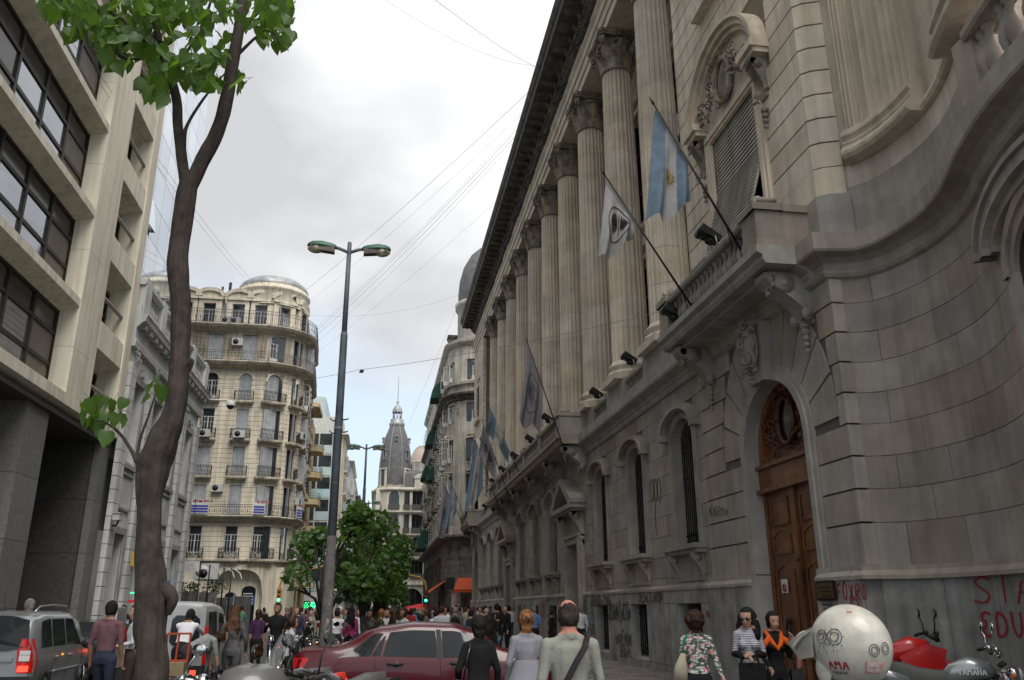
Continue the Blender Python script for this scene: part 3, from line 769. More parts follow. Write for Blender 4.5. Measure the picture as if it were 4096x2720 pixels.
# the curved corner on the right
CP = [(7.74,12.62),(7.86,12.55),(8.22,12.44),(8.46,12.15),(8.60,11.65),(8.65,11.0),(8.58,10.4),(8.42,9.85),(8.2,9.35),(7.97,8.87),(7.72,8.2),(7.53,7.55),(7.42,6.9),(7.38,6.2),(7.36,5.2),(7.36,3.2)]
def cpath(step, off=0):
    p, L = resample(CP[1:], step); p = [(q.x, q.y) for q in p]
    return p, L
def coff(path, o):
    out = []
    for i in range(len(path)):
        a = Vector(path[max(i-1,0)]); b = Vector(path[min(i+1,len(path)-1)]); d = (b-a).normalized(); n = Vector((d.y, -d.x))
        out.append((path[i][0]+n.x*o, path[i][1]+n.y*o))
    return out
P05, LC = cpath(.12)
def cpt(s, off=0):
    """point on the curved wall at arc length s, offset outwards"""
    t = max(0, min(.9999, s/LC))*(len(P05)-1); i = int(t); u = t-i
    a = Vector(P05[i]); b = Vector(P05[i+1]); d = (b-a).normalized(); q = a.lerp(b, u)
    return Vector((q.x+d.y*off, q.y-d.x*off))
def cslab(s0, s1, z0, z1, off, depth, n=4):
    mb = MB(); vs = []; fs = []
    for i in range(n+1):
        s = s0+(s1-s0)*i/n; a = cpt(s, off); b = cpt(s, off-depth)
        vs += [(a.x,a.y,z0),(a.x,a.y,z1),(b.x,b.y,z1),(b.x,b.y,z0)]
    for i in range(n):
        for j in range(4): fs.append((i*4+j, i*4+4+j, i*4+4+(j+1) % 4, i*4+(j+1) % 4))
    fs += [(0,1,2,3), (n*4+3,n*4+2,n*4+1,n*4)]
    return mb.add(vs, fs, False)
mb = MB(); mb.sweep([(.02,0),(.02,7.5),(.5,7.5),(.5,0)], P05, smooth=False); part('curved_wall', mb, MORTAR, bank)
rr = random.Random(12)
ARCS = 6.35     # arc length at which the corner doorway starts
for k in range(len(RZL)-1):
    za, zb = RZL[k], RZL[k+1]; s = 0; first = True
    while s < LC-1.2:
        w = (1.06 if k % 2 else .53) if first else rr.uniform(.95, 1.12); first = False
        if za < 6.1 and s < 4.3 < s+w: w = 4.3-s
        if za < 6.1 and 4.29 < s < 6.85: s = 6.9; continue
        if w > .12: part('stone_block', cslab(s+.004, s+w-.004, za+.005, zb-.005, rr.uniform(-.003,.003), .04), GREY, bank)
        s += w
s = 0
while s < LC-.5:
    w = 1.05; part('plinth_slab', cslab(s+.004, s+w-.004, -.1, 2.1, .08, .12, 4), GREYP, bank); s += w
Pc, _ = cpath(.2); Pm = [(XP, 12.96), (XP, 12.58)]+Pc
mb = MB(); mb.sweep([(.1,2.10),(-.17,2.10),(-.17,2.16),(-.09,2.24),(-.09,2.31),(.1,2.31)], [(XP, 12.78), (XP, 12.55)]+Pc); part('plinth_moulding', mb, GREY, bank)
mb = MB(); mb.box(XP-.1, 7.87, 12.5, 12.62, 0, 2.3)
part('return_pier', mb, GREYP, bank)
for k in range(len(RZL)-1): rust_block(RUST, XP, 7.90, 12.52, 12.62, RZL[k], RZL[k+1])
mb = MB(); mb.sweep([(.02,7.20),(-.07,7.24),(-.11,7.30),(-.07,7.36),(-.06,7.5),(-.16,7.58),(-.34,7.62),(-.36,7.66),(-.36,7.97),(-.30,8.0),(.3,8.0)], Pm, smooth=False)
part('curved_cornice', mb, GREY, bank)
mb = MB(); mb.sweep([(-.02,8.0),(-.02,9.0),(.5,9.0)], [p for p in Pc if p[1] > 8.35], cap=False); part('curved_pedestal', mb, GREY, bank)
mb = MB(); mb.sweep([(-.02,9.0),(-.02,9.42),(.02,9.42),(.5,9.42)], [p for p in Pc if p[1] > 8.35], cap=False); part('curved_pedestal', mb, BUFF, bank)
mb = MB(); mb.sweep([(.06,9.4),(.06,22.7),(.5,22.7)], Pc, cap=False); part('upper_curved_wall', mb, BUFF, bank)
for k in range(0, 20):
    za = 9.42+k*.79
    for s0, s1 in ((2.55, 3.75),):
        n = 2; e = [s0, (s0+s1)/2+(.2 if k % 2 else -.2), s1]
        for i in range(2): part('stone_block', cslab(e[i]+.003, e[i+1]-.003, za+.004, za+.786, -.04, .04), BUFF, bank)
def pilaster(s0, s1, nf):
    mb = MB(); d = (s1-s0)/nf; vs = []; fs = []; k = 0
    prof = []
    for i in range(nf):
        for t, o in ((0,.16),(.16,.16),(.28,.10),(.5,.075),(.72,.10),(.84,.16)): prof.append((s0+d*(i+t), o))
    prof.append((s1, .16))
    prof = [(s0, -.1)]+prof+[(s1, -.1)]
    for z in (10.08, 22.7):
        for s, o in prof: q = cpt(s, o); vs.append((q.x, q.y, z))
    m = len(prof)
    for i in range(m-1): fs.append((i, i+1, m+i+1, m+i))
    mb.add(vs, fs)
    p = part('fluted_pilaster', mb, BUFF, bank)
    mb = MB()
    pts = [cpt(s0-.06+(s1-s0+.12)*i/8, 0) for i in range(9)]; pth = [(q.x, q.y) for q in pts]
    mb.sweep([(.1,9.42),(-.30,9.44),(-.36,9.50),(-.37,9.56),(-.32,9.63),(-.28,9.66),(-.24,9.72),(-.26,9.76),(-.25,9.80),(-.22,9.82),(-.24,9.86),(-.29,9.90),(-.29,9.96),(-.24,10.0),(-.18,10.02),(-.17,10.09),(.1,10.09)], pth, smooth=False)
    part('pilaster_base', mb, BUFF, p)
    for z in range(11, 22, 1):
        pass
pilaster(.55, 2.35, 9)
pilaster(3.9, 5.1, 6)
mb = MB()   # base moulding of the wall between the pilasters
pts = [cpt(2.4+1.5*i/8, 0) for i in range(9)]
mb.sweep([(.1,9.42),(-.10,9.44),(-.14,9.50),(-.14,9.56),(-.08,9.63),(.02,9.66),(.1,9.66)], [(q.x, q.y) for q in pts]); part('base_moulding', mb, BUFF, bank)
for k in range(len(RZU)-1):
    if RZU[k] < 22.5:
        za, zb = RZU[k], RZU[k+1]
        mb = MB(); a = (XF, 12.6); b_ = (7.86, 12.52); c_ = (8.12, 12.42)
        mb.prism([(XF,12.63),(7.84,12.5),(8.16,12.38),(8.3,12.8),(XF+.2,12.9)], 2, za+.018, zb-.018)
        part('rusticated_block', mb, BUFF, bank)
mb = MB(); mb.prism([(XF+.04,12.66),(7.86,12.54),(8.14,12.44),(8.3,12.8),(XF+.2,12.9)], 2, 8.0, 22.7); part('return_wall', mb, MORTARB, bank)
mb = MB(); mb.prism([(XF-.005,12.63),(7.85,12.5),(8.17,12.38),(8.3,12.8),(XF+.2,12.9)], 2, 8.86, 9.42); part('upper_plinth', mb, BUFF, bank)
mb = MB(); mb.prism([(XF-.04,12.6),(7.84,12.46),(8.2,12.34),(8.3,12.8),(XF+.2,12.9)], 2, 8.0, 8.86); part('upper_plinth', mb, GREY, bank)
pth = [tuple(cpt(s, .12)) for s in [5.0+.4*i for i in range(14)]]
balustrade(bank, pth, 8.0, .78, rail=(.17,.17), pitch=.34)
mb = MB(); q = cpt(4.85, .1); mb.box(q.x-.2, q.x+.35, q.y-.18, q.y+.18, 8.0, 8.95); part('pedestal', mb, GREY, bank)
def cband(c, zs, a, b, w, e, t0, t1, n=18):
    mb = MB(); prev = None
    for i in range(n+1):
        t = t0+(t1-t0)*i/n; cur = []
        for q, off in ((0, e), (w, e), (w, -.03), (0, -.03)): g = cpt(c+(a+q)*math.cos(t), off); cur.append((g.x, g.y, zs+(b+q)*math.sin(t)))
        if prev: mb.add(prev+cur, [(0,1,5,4),(1,2,6,5),(3,0,4,7)])
        prev = cur
    return mb
cw = part('window', cslab(4.55, 6.65, 3.16, 6.4, -.018, .01, 6), GLASSD, bank)
for o, w, e in ((0,.16,.05),(.16,.14,.09)): part('window_frame', cband(5.6, 5.7, 1.05+o, .62+o, w, e, math.pi, 0), GREY, cw)
for s_ in (4.25, 6.65): part('window_jamb', cslab(s_, s_+.3, 3.16, 5.7, .05, .08, 2), GREY, cw)
for o, w, e in ((0,.12,.12),(.12,.16,.22),(.28,.08,.28)): part('window_hood', cband(5.6, 6.15, 1.42+o, .42+o, w, e, math.pi, 0), GREY, cw)
part('window_sill', cslab(4.1, 7.1, 2.96, 3.15, .3, .32, 6), GREY, cw)
# commit the blocks: the largest in view singly, the rest joined
lim = {'stone_block': 205, 'rusticated_block': 235, 'plinth_slab': 250}
byk = {}
for b in blocks: byk.setdefault(b[0], []).append(b)
for k, L in byk.items():
    L.sort(key=lambda b: math.hypot(b[2], b[4])+.25*abs(b[6]-4))
    for b in L[:lim[k]]: block(k, bank, b[1], *b[2:])
    rest = {}
    for b in L[lim[k]:]: rest.setdefault(b[1].name, []).append(b)
    for mn, bs in rest.items():
        mb = MB()
        for b in bs: mb.box(*b[2:])
        part('distant_'+k, mb, bs[0][1], bank, kind='stuff')
# ground
ASPH = M('asphalt', (.075,.075,.075), .9, nscale=2.5, nvar=.2, bump=.3, bscale=60)
PAVE = M('pavement_stone', (.22,.195,.18), .85, nscale=1.5, nvar=.25, bump=.3, bscale=30, objvar=.12)
mb = MB(); xs = [-400, -60, -12.5, -8, -4, -1, 4.2]
vs = []; fs = []
for x in xs: vs += [(x, -60, gz(max(x,-12))-.0), (x, 900, gz(max(x,-12))-.0)]
for i in range(len(xs)-1): fs.append((2*i, 2*i+2, 2*i+3, 2*i+1))
vs += [(4.2,-60,0),(400,-60,0),(400,900,0),(4.2,900,0)]; k = 2*len(xs); fs.append((k,k+1,k+2,k+3))
mb.add(vs, fs); struct('ground', mb, ASPH)
mb = MB(); mb.box(3.72, 9.5, -8, 70, -.12, .078); struct('pavement', mb, MORTAR)
# generic street fronts
class Facade:
    """a front that follows a plan path; the street is on the RIGHT of the path"""
    def __init__(s, path, step=.45):
        out = [Vector(path[0])]
        for a, b in zip(path[:-1], path[1:]):
            a = Vector(a); b = Vector(b); n = max(1, int((b-a).length/step))
            for i in range(1, n+1): out.append(a.lerp(b, i/n))
        s.P = out; s.L = [0]
        for i in range(1, len(out)): s.L.append(s.L[-1]+(out[i]-out[i-1]).length)
        s.len = s.L[-1]
    def fr(s, t):
        t = max(1e-4, min(s.len-1e-4, t)); lo, hi = 0, len(s.L)-1
        while hi-lo > 1:
            m = (lo+hi)//2
            if s.L[m] <= t: lo = m
            else: hi = m
        a, b = s.P[lo], s.P[lo+1]; u = (t-s.L[lo])/(s.L[lo+1]-s.L[lo]); d = (b-a).normalized()
        return a.lerp(b, u), d
    def pt(s, t, off=0, z=0):
        p, d = s.fr(t); return (p.x+d.y*off, p.y-d.x*off, z)
    def sx(s, x): return min(range(len(s.P)), key=lambda i: abs(s.P[i].x-x))
    def at_x(s, x, lo=0):
        return min((abs(s.P[i].x-x), s.L[i]) for i in range(len(s.P)) if s.L[i] >= lo)[1]
    def wall(s, s0, s1, z0, z1, op=(), depth=.25, grooves=(), ds=1.2, gd=.04):
        S = {round(s0,3), round(s1,3)}; n = max(1, int((s1-s0)/ds))
        for i in range(n): S.add(round(s0+(s1-s0)*i/n, 3))
        Z = {round(z0,3), round(z1,3)}
        for a, b, c, d in op:
            for q in (a, b):
                if s0 < q < s1: S.add(round(q,3))
            for q in (c, d):
                if z0 < q < z1: Z.add(round(q,3))
        G = set()
        for g in grooves:
            if z0+.1 < g < z1-.1 and all(abs(g-z) > .07 for z in Z):
                Z.update((round(g-.03,3), round(g,3), round(g+.03,3))); G.add(round(g,3))
        S = sorted(S); Z = sorted(Z); mb = MB(); idx = {}; vs = []; fs = []
        def V(i, j, off=0):
            k = (i, j, off)
            if k not in idx: idx[k] = len(vs); vs.append(s.pt(S[i], (-gd if Z[j] in G else 0)-off, Z[j]))
            return idx[k]
        def hole(i, j):
            if i < 0 or j < 0 or i >= len(S)-1 or j >= len(Z)-1: return False
            cx_, cz_ = (S[i]+S[i+1])/2, (Z[j]+Z[j+1])/2
            return any(a < cx_ < b and c < cz_ < d for a, b, c, d in op)
        for i in range(len(S)-1):
            for j in range(len(Z)-1):
                if hole(i, j): continue
                fs.append((V(i,j), V(i+1,j), V(i+1,j+1), V(i,j+1)))
                for (di, dj, e) in ((-1,0,(0,0,0,1)),(1,0,(1,0,1,1)),(0,-1,(0,0,1,0)),(0,1,(0,1,1,1))):
                    if hole(i+di, j+dj):
                        a = (i+e[0], j+e[1]); b = (i+e[2], j+e[3])
                        fs.append((V(*a), V(*a, depth), V(*b, depth), V(*b)))
        return mb.add(vs, fs)
    def strip(s, s0, s1, prof, ds=.6, cap=True):
        n = max(1, int((s1-s0)/ds)); pts = [s.pt(s0+(s1-s0)*i/n) for i in range(n+1)]
        return MB().sweep([(-o, z) for o, z in prof], [(p[0], p[1]) for p in pts], cap=cap)
    def put(s, name, me, parent, t, z, off=0, scale=None):
        p, d = s.fr(t); q = s.pt(t, off, z)
        return inst(name, me, parent, q, math.atan2(d.y, d.x), scale)
def arc(cx_, cy_, r, a0, a1, n=14): return [(cx_+r*math.cos(R(a0+(a1-a0)*i/n)), cy_+r*math.sin(R(a0+(a1-a0)*i/n))) for i in range(n+1)]
CREAMW = M('cream_render', (.74,.67,.54), .85, nscale=.5, nvar=.12, bump=.15, bscale=20, streak=.3)
CREAMD = M('stained_cream', (.56,.50,.39), .85, nscale=.8, nvar=.2, bump=.2, bscale=20, streak=.4)
SHUTG = M('grey_metal_shutter', (.44,.46,.48), .6, nscale=2, nvar=.15, streak=.2, objvar=.12)
WHITEP = M('white_frame_paint', (.62,.62,.60), .6, nvar=.08)
FARGLASS = M('window_glass', (.05,.06,.07), .08, nscale=.6, nvar=.3, spec=.9)
SLATE = M('grey_slate', (.15,.15,.155), .75, nscale=2, nvar=.2, bump=.3, bscale=14)
ZINC = M('zinc_roof', (.42,.43,.44), .5, metal=.3, nscale=1.3, nvar=.25)
def shutter_me(w, h, n, mat, name='shutter'):
    mb = MB(); p = w/n
    for i in range(n):
        x = -w/2+p*i; mb.hexa([(x,.10,0),(x+p*.5,.06,0),(x+p,.10,0),(x+p*.5,.14,0),(x,.10,h),(x+p*.5,.06,h),(x+p,.10,h),(x+p*.5,.14,h)])
    return mb.mesh(name, mat)
def french_me(w, h, mat, cols=2, top=.28, name='window_frame', y=.16):
    mb = MB(); t = .06
    mb.box(-w/2, -w/2+t, y, y+.06, 0, h); mb.box(w/2-t, w/2, y, y+.06, 0, h); mb.box(-w/2, w/2, y, y+.06, h-t, h); mb.box(-w/2, w/2, y, y+.06, 0, .22*h)
    mb.box(-w/2, w/2, y, y+.06, h*(1-top), h*(1-top)+t)
    for i in range(1, cols): x = -w/2+w*i/cols; mb.box(x-t*.7, x+t*.7, y-.01, y+.06, 0, h*(1-top))
    for i in range(cols*2+1): x = -w/2+w*i/(cols*2); mb.box(x-.015, x+.015, y, y+.05, .2*h, h*(1-top))
    mb.box(-w/2, w/2, y, y+.05, h*.55, h*.55+.03)
    return mb.mesh(name, mat)
def pane_me(w, h, y=.2, mat=None): return MB().box(-w/2, w/2, y, y+.03, 0, h).mesh('pane', mat or FARGLASS)
def rail_me(w, h, d, mat, bulge=0, n=None, name='railing'):
    mb = MB(); n = n or max(4, int(w/.11))
    for z in (.06, h-.03, h-.14): mb.box(-w/2, w/2, -d, -d+.03, z-.015, z+.015)
    for sx_ in (-w/2, w/2):
        for z in (.06, h-.03): mb.box(sx_-.015, sx_+.015, -d, 0, z-.015, z+.015)
    for i in range(n+1):
        x = -w/2+w*i/n; mb.box(x-.011, x+.011, -d+.005, -d+.027, .05, h)
        if i % 2: mb.box(x-.03, x+.03, -d+.005, -d+.02, h*.35, h*.55)
    for i in range(1, 4):
        for sx_ in (-w/2, w/2): mb.box(sx_-.01, sx_+.01, -d*i/4-.01, -d*i/4+.01, .05, h)
    return mb.mesh(name, mat)
def slab_me(w, d, mat, t=.16, name='balcony_slab'):
    mb = MB(); mb.box(-w/2, w/2, -d, .02, -t, 0); mb.box(-w/2+.05, w/2-.05, -d+.06, .02, -t-.08, -t); return mb.mesh(name, mat)
def archhead_me(w, h, mat, t=.14, name='arch_head'):
    """fills the corners of a square-headed opening so that it reads as a round arch"""
    mb = MB(); n = 12; vs = []; fs = []
    for i in range(n+1):
        a = math.pi*i/n; x = -w/2*math.cos(a); z = h-w/2+w/2*math.sin(a)
        for y in (-.01, .2): vs += [(x, y, z), (x, y, h+.005)]
    for i in range(n): k = i*4; fs += [(k, k+4, k+5, k+1), (k, k+2, k+6, k+4)]
    mb.add(vs, fs)
    for i in range(n):
        a, b = math.pi*i/n, math.pi*(i+1)/n
        p = [(-(w/2+q)*math.cos(t_), h-w/2+(w/2+q)*math.sin(t_)) for t_, q in ((a,0),(b,0),(b,t),(a,t))]
        mb.prism(p, 1, -.05, .0)
    return mb.mesh(name, mat)
AC_mb = MB(); AC_mb.box(-.42,.42,-.34,0,0,.58); AC_mb.tube([(-.12,-.345,.29),(-.12,-.335,.29)],.23,14); AC_mb.box(-.3,.3,0,.1,-.04,0)
AC_MAT = M('ac_white', (.55,.55,.53), .5, nvar=.1, nscale=3)
AC_mb2 = MB(); AC_mb2.tube([(-.12,-.36,.29),(-.12,-.345,.29)], .22, 14)
ac_box = AC_mb.mesh('ac_unit', AC_MAT); ac_fan = AC_mb2.mesh('fan', LAMPBLK)
def ac(fc, parent, t, z, off=0, sc=1):
    p, d = fc.fr(t); q = fc.pt(t, off, z); a = inst('ac_unit', ac_box, parent, q, math.atan2(d.y, d.x), (sc,sc,sc))
    f = inst('fan', ac_fan, a, (0,0,0), world=False); return a
# round-cornered cream apartment house
RB = thing('apartment_building', 'cream apartment house with rounded domed corner, grey shutters and curved iron balconies', 'building', (-9, 70, 0))
fc = Facade([(-26, 66.3), (-9.9, 66.3)]+arc(-9.9, 69.5, 3.2, -90, -4, 16)[1:]+[(-7.2, 79)])
sX = lambda x: x+26
sc_ = 26-9.9; AL = 3.2*math.pi/2
wins = [sX(-22.5), sX(-19.5), sX(-16.5), sX(-13.6), sX(-11.0), sc_+1.15, sc_+3.2, sc_+5.0, sc_+7.0, sc_+9.2, sc_+11.4]
ww = [.95]*5+[1.35, 1.0, .95, .95, .95, .95]
floors = [(5.25, 2.45, 'open'), (8.35, 2.42, 'shut'), (11.4, 2.36, 'shut'), (14.3, 2.45, 'mix'), (17.35, 2.3, 'arch')]
op = []
for z, h, k in floors:
    for t, w in zip(wins, ww): op.append((t-w/2, t+w/2, z, z+h))
gr = [5.4+.37*i for i in range(41)]
part('wall', fc.wall(0, fc.len, 4.95, 20.2, op, .25, gr, 1.1), CREAMW, RB)
shut = {w: shutter_me(w, 2.42, 6, SHUTG) for w in set(ww)}; fren = {w: french_me(w, 2.42, WHITEP, 3 if w > 1.2 else 2) for w in set(ww)}; pan = {w: pane_me(w, 2.45) for w in set(ww)}
rl = {w: rail_me(w+.5, .8, .42, IRON) for w in set(ww)}; sl = {w: slab_me(w+.6, .45, CREAMD) for w in set(ww)}; ah = {w: archhead_me(w, 2.3, CREAMW) for w in set(ww)}
rr = random.Random(4)
for fi, (z, h, k) in enumerate(floors):
    for i, (t, w) in enumerate(zip(wins, ww)):
        f = fc.put('window', pan[w], RB, t, z)
        closed = {'open': False, 'shut': True, 'mix': i not in (3,), 'arch': i in (5, 4)}[k]
        if k == 'mix' and i == 4: closed = True
        if closed: fc.put('shutter', shut[w], f, t, z, scale=(1,1,h/2.42))
        else:
            fc.put('window_frame', fren[w], f, t, z, scale=(1,1,h/2.42))
            for s_ in (-1, 1):
                me = shutter_me(.2, 2.4, 2, SHUTG) if fi == 0 and i == 0 and s_ < 0 else None
        if k == 'arch': fc.put('arch_head', ah[w], f, t, z)
        if fi != 1: b = fc.put('balcony', sl[w], RB, t, z+.02); fc.put('railing', rl[w], b, t, z+.02)
def long_balcony(parent, fc, z, s0, s1, d, h, mat, rmat, t=.28, pitch=.13, rails=True, name='balcony'):
    b = part(name, fc.strip(s0, s1, [(-.05,z),(d,z),(d+.06,z-.06),(d+.02,z-.14),(d-.12,z-t+.04),(d*.55,z-t-.02),(.1,z-t-.22),(-.05,z-t-.25)]), mat, parent)
    mb = MB(); n = int((s1-s0)/pitch)
    for zz_ in (.06, h*.78, h): mb.sweep([(-d+.0,z+zz_-.015),(-d+.03,z+zz_-.015),(-d+.03,z+zz_+.015),(-d+.0,z+zz_+.015),(-d+.0,z+zz_-.015)], [fc.pt(s0+(s1-s0)*i/24)[:2] for i in range(25)])
    for i in range(n+1):
        p = fc.pt(s0+(s1-s0)*i/n, d-.02); mb.box(p[0]-.011, p[0]+.011, p[1]-.011, p[1]+.011, z+.03, z+h)
        if i % 3 == 1: mb.box(p[0]-.035, p[0]+.035, p[1]-.012, p[1]+.012, z+h*.35, z+h*.5)
    part('railing', mb, rmat, b); return b
IRONG = M('grey_iron', (.10,.10,.10), .6, metal=.2, nvar=0)
long_balcony(RB, fc, 8.42, 5, sc_+8, .65, .8, CREAMD, IRON)
long_balcony(RB, fc, 20.5, 2, sc_+12, .8, .8, CREAMD, IRONG, t=.34)
long_balcony(RB, fc, 23.6, 2, sc_+12, .75, 1.15, CREAMD, IRONG, t=.34)
part('cornice', fc.strip(0, fc.len, [(-.1,4.95),(.06,4.95),(.10,5.05),(.28,5.12),(.28,5.22),(-.1,5.25)]), CREAMD, RB)
part('cornice', fc.strip(0, fc.len, [(-.1,20.15),(.25,20.2),(.5,20.4),(-.1,20.5)]), CREAMD, RB)
op6 = [(t-.6, t+.6, 20.55, 22.9) for t in wins]
part('wall', fc.wall(0, fc.len, 20.2, 23.6, op6, .25, (), 1.1), CREAMD, RB)
sh6 = shutter_me(1.2, 2.3, 8, SHUTG); fr6 = french_me(1.2, 2.3, WHITEP); pn6 = pane_me(1.2, 2.4)
for i, t in enumerate(wins):
    f = fc.put('window', pn6, RB, t, 20.55)
    fc.put('shutter' if i != 5 else 'window_frame', sh6 if i != 5 else fr6, f, t, 20.55)
for a, b in zip(wins[:5], wins[1:6]):      # round-pierced lattice panels
    mb = MB(); c = (a+b)/2
    n = 5 if b-a > 2.4 else 2
    for i in range(n):
        for j in range(6):
            t = c+(i-(n-1)/2)*.28; z = 21.15+j*.28; p, d = fc.fr(t); q = fc.pt(t, .02, z)
            mb.tube([(q[0]+d.x*.10*math.cos(u), q[1]-.01, z+.10*math.sin(u)) for u in [k*math.pi/4 for k in range(9)]], .025, 4)
    part('lattice_panel', mb, CREAMD, RB, kind='stuff')
fm = Facade([(-26, 66.9), (-9.9, 66.9)]+arc(-9.9, 69.5, 2.6, -90, -4, 16)[1:]+[(-7.8, 79)])
part('mansard', fm.strip(0, fm.len, [(0,23.6),(-.15,25.3),(-.7,26.3),(-1.6,26.9),(-3.0,27.0)]), ZINC, RB)
dorm_w = [w for i, w in enumerate(wins) if i not in (5,)]
mb = MB(); w = 1.9
mb.box(-w/2, -.5, -.25, 1.2, 0, 2.35); mb.box(.5, w/2, -.25, 1.2, 0, 2.35); mb.box(-.5, .5, -.25, 1.2, 2.05, 2.35); mb.box(-w/2-.08, w/2+.08, -.4, 1.2, 2.35, 2.52)
arcp = [(-w/2-.12, 2.52)]+[(-(w/2+.12)*math.cos(math.pi*i/12), 2.62+.62*math.sin(math.pi*i/12)) for i in range(13)]+[(w/2+.12, 2.52)]
mb.prism(arcp, 1, -.2, 1.5);
arcp2 = arcp[1:-1]
for i in range(len(arcp2)-1): mb.bar((arcp2[i][0], -.3, arcp2[i][1]), (arcp2[i+1][0], -.3, arcp2[i+1][1]), .3, .14, (0,1,0))
dm = mb.mesh('dormer', CREAMW); dp = pane_me(1.0, 2.05, .0); df = french_me(1.0, 2.05, SHUTG, y=-.08)
for t in [sX(-22.5), sX(-19.5), sX(-16.5), sX(-14.6), sX(-12.4)]+[sc_+.4, sc_+2.2, sc_+4.4, sc_+6.6, sc_+9.2, sc_+11.6]:
    q = fm.at_x(-26+t) if t < sc_ else t-.9
    d = fm.put('dormer', dm, RB, q, 23.6); fm.put('pane', dp, d, q, 23.6); fm.put('window_frame', df, d, q, 23.6)
mb = MB(); mb.lathe([(3.0,25.8),(3.0,27.1),(3.12,27.2),(3.12,27.4),(2.9,27.45),(2.9,27.8)], (-9.9,69.5,0), 32); part('drum', mb, CREAMW, RB)
mb = MB(); mb.lathe([(2.92,27.75),(2.92,27.9),(2.75,28.2),(2.3,28.55),(1.5,28.8),(.6,28.9),(.01,28.92)], (-9.9,69.5,0), 32); part('dome', mb, ZINC, RB)
mb = MB(); mb.box(-8.4,-7.7,67.2,67.3,26.5,26.75); mb.tube([(-13.3,68,26.8),(-13.3,68,28.0)],.12,8); mb.tube([(-13.9,68,26.8),(-13.9,68,27.6)],.09,8); part('chimney_pipe', mb, IRON, RB, kind='stuff')
for t, z in ((sX(-11.9), 21.9), (sX(-12.3), 10.2)): ac(fc, RB, t, z, .02)
for i, z in ((3, 14.3), (4, 14.3)): ac(fc, RB, wins[i], z+.02, .45, 1.0)
for t in (sX(-12.9), sX(-12.2)): ac(fc, RB, t, 23.65, .3, .9)
for t, z in ((sc_+4.5, 14.9), (sc_+6.2, 14.6), (sc_+4.6, 9.6), (sc_+8.5, 12.6), (sc_+6.3, 11.6)): ac(fc, RB, t, z, .05)
gop = [(sX(-22), sX(-18.5), .3, 3.6), (sX(-17), sX(-14), .3, 3.6), (sX(-12.0), sc_+1.6, 0, 4.55)]
part('ground_floor_wall', fc.wall(0, fc.len, -.3, 4.95, gop, .9, (), .5), CREAMW, RB)
a0, a1 = sX(-12.0), sc_+1.6; mb = MB(); n = 20; vs = []; fs = []
for i in range(n+1):
    t = a0+(a1-a0)*i/n; u = (i/n)*2-1; z = 2.5+2.0*(1-abs(u)**3.2)**(1/2.2)
    for o in (.02, -.9): vs += [fc.pt(t, o, z), fc.pt(t, o, 4.6)]
for i in range(n): k = i*4; fs += [(k, k+4, k+5, k+1), (k, k+2, k+6, k+4), (k+2, k+3, k+7, k+6)]
mb.add(vs, fs); part('entrance_arch', mb, CREAMW, RB)
yb = 67.2; mb = MB(); mb.box(-12.2, -7.0, yb, yb+.1, 0, 4.7); part('entrance_wall', mb, CREAMW, RB)
for x0, x1, zt in ((-11.15, -10.35, 2.9), (-9.95, -8.95, 3.35), (-8.6, -7.9, 2.9)):
    mb = MB(); pts = arch_pts(0, 0, zt-.3, (x1-x0)/2, .3, 8); mb.prism([(p[0]+(x0+x1)/2, p[1]) for p in pts], 1, yb-.04, yb+.01); f = part('shop_door', mb, GLASSD, RB)
    mb = MB(); mb.box(x0+.03, x1-.03, yb-.08, yb-.05, 1.6+.35*(zt > 3), 2.55+.1*(zt > 3)); part('blue_banner', mb, M('blue_banner', (.03,.10,.28), .6, nvar=.05), f)
    mb = MB(); zb = 1.62+.35*(zt > 3)
    for i in range(3): mb.box(x0+.12, x1-.15, yb-.095, yb-.08, zb+.12+.24*i, zb+.19+.24*i)
    mb.box(x0+.12, x1-.2, yb-.095, yb-.08, zb+.78, zb+.86); part('banner_lettering', mb, WHITEP, f, kind='stuff')
mb = MB(); mb.box(-26, -8.0, 67.9, 79, .0, 26.2); part('core', mb, CREAMD, RB)
mb = MB(); mb.box(-7.35,-7.0,66.5,66.56,1.75,2.2); part('plaque', mb, IRON, RB)
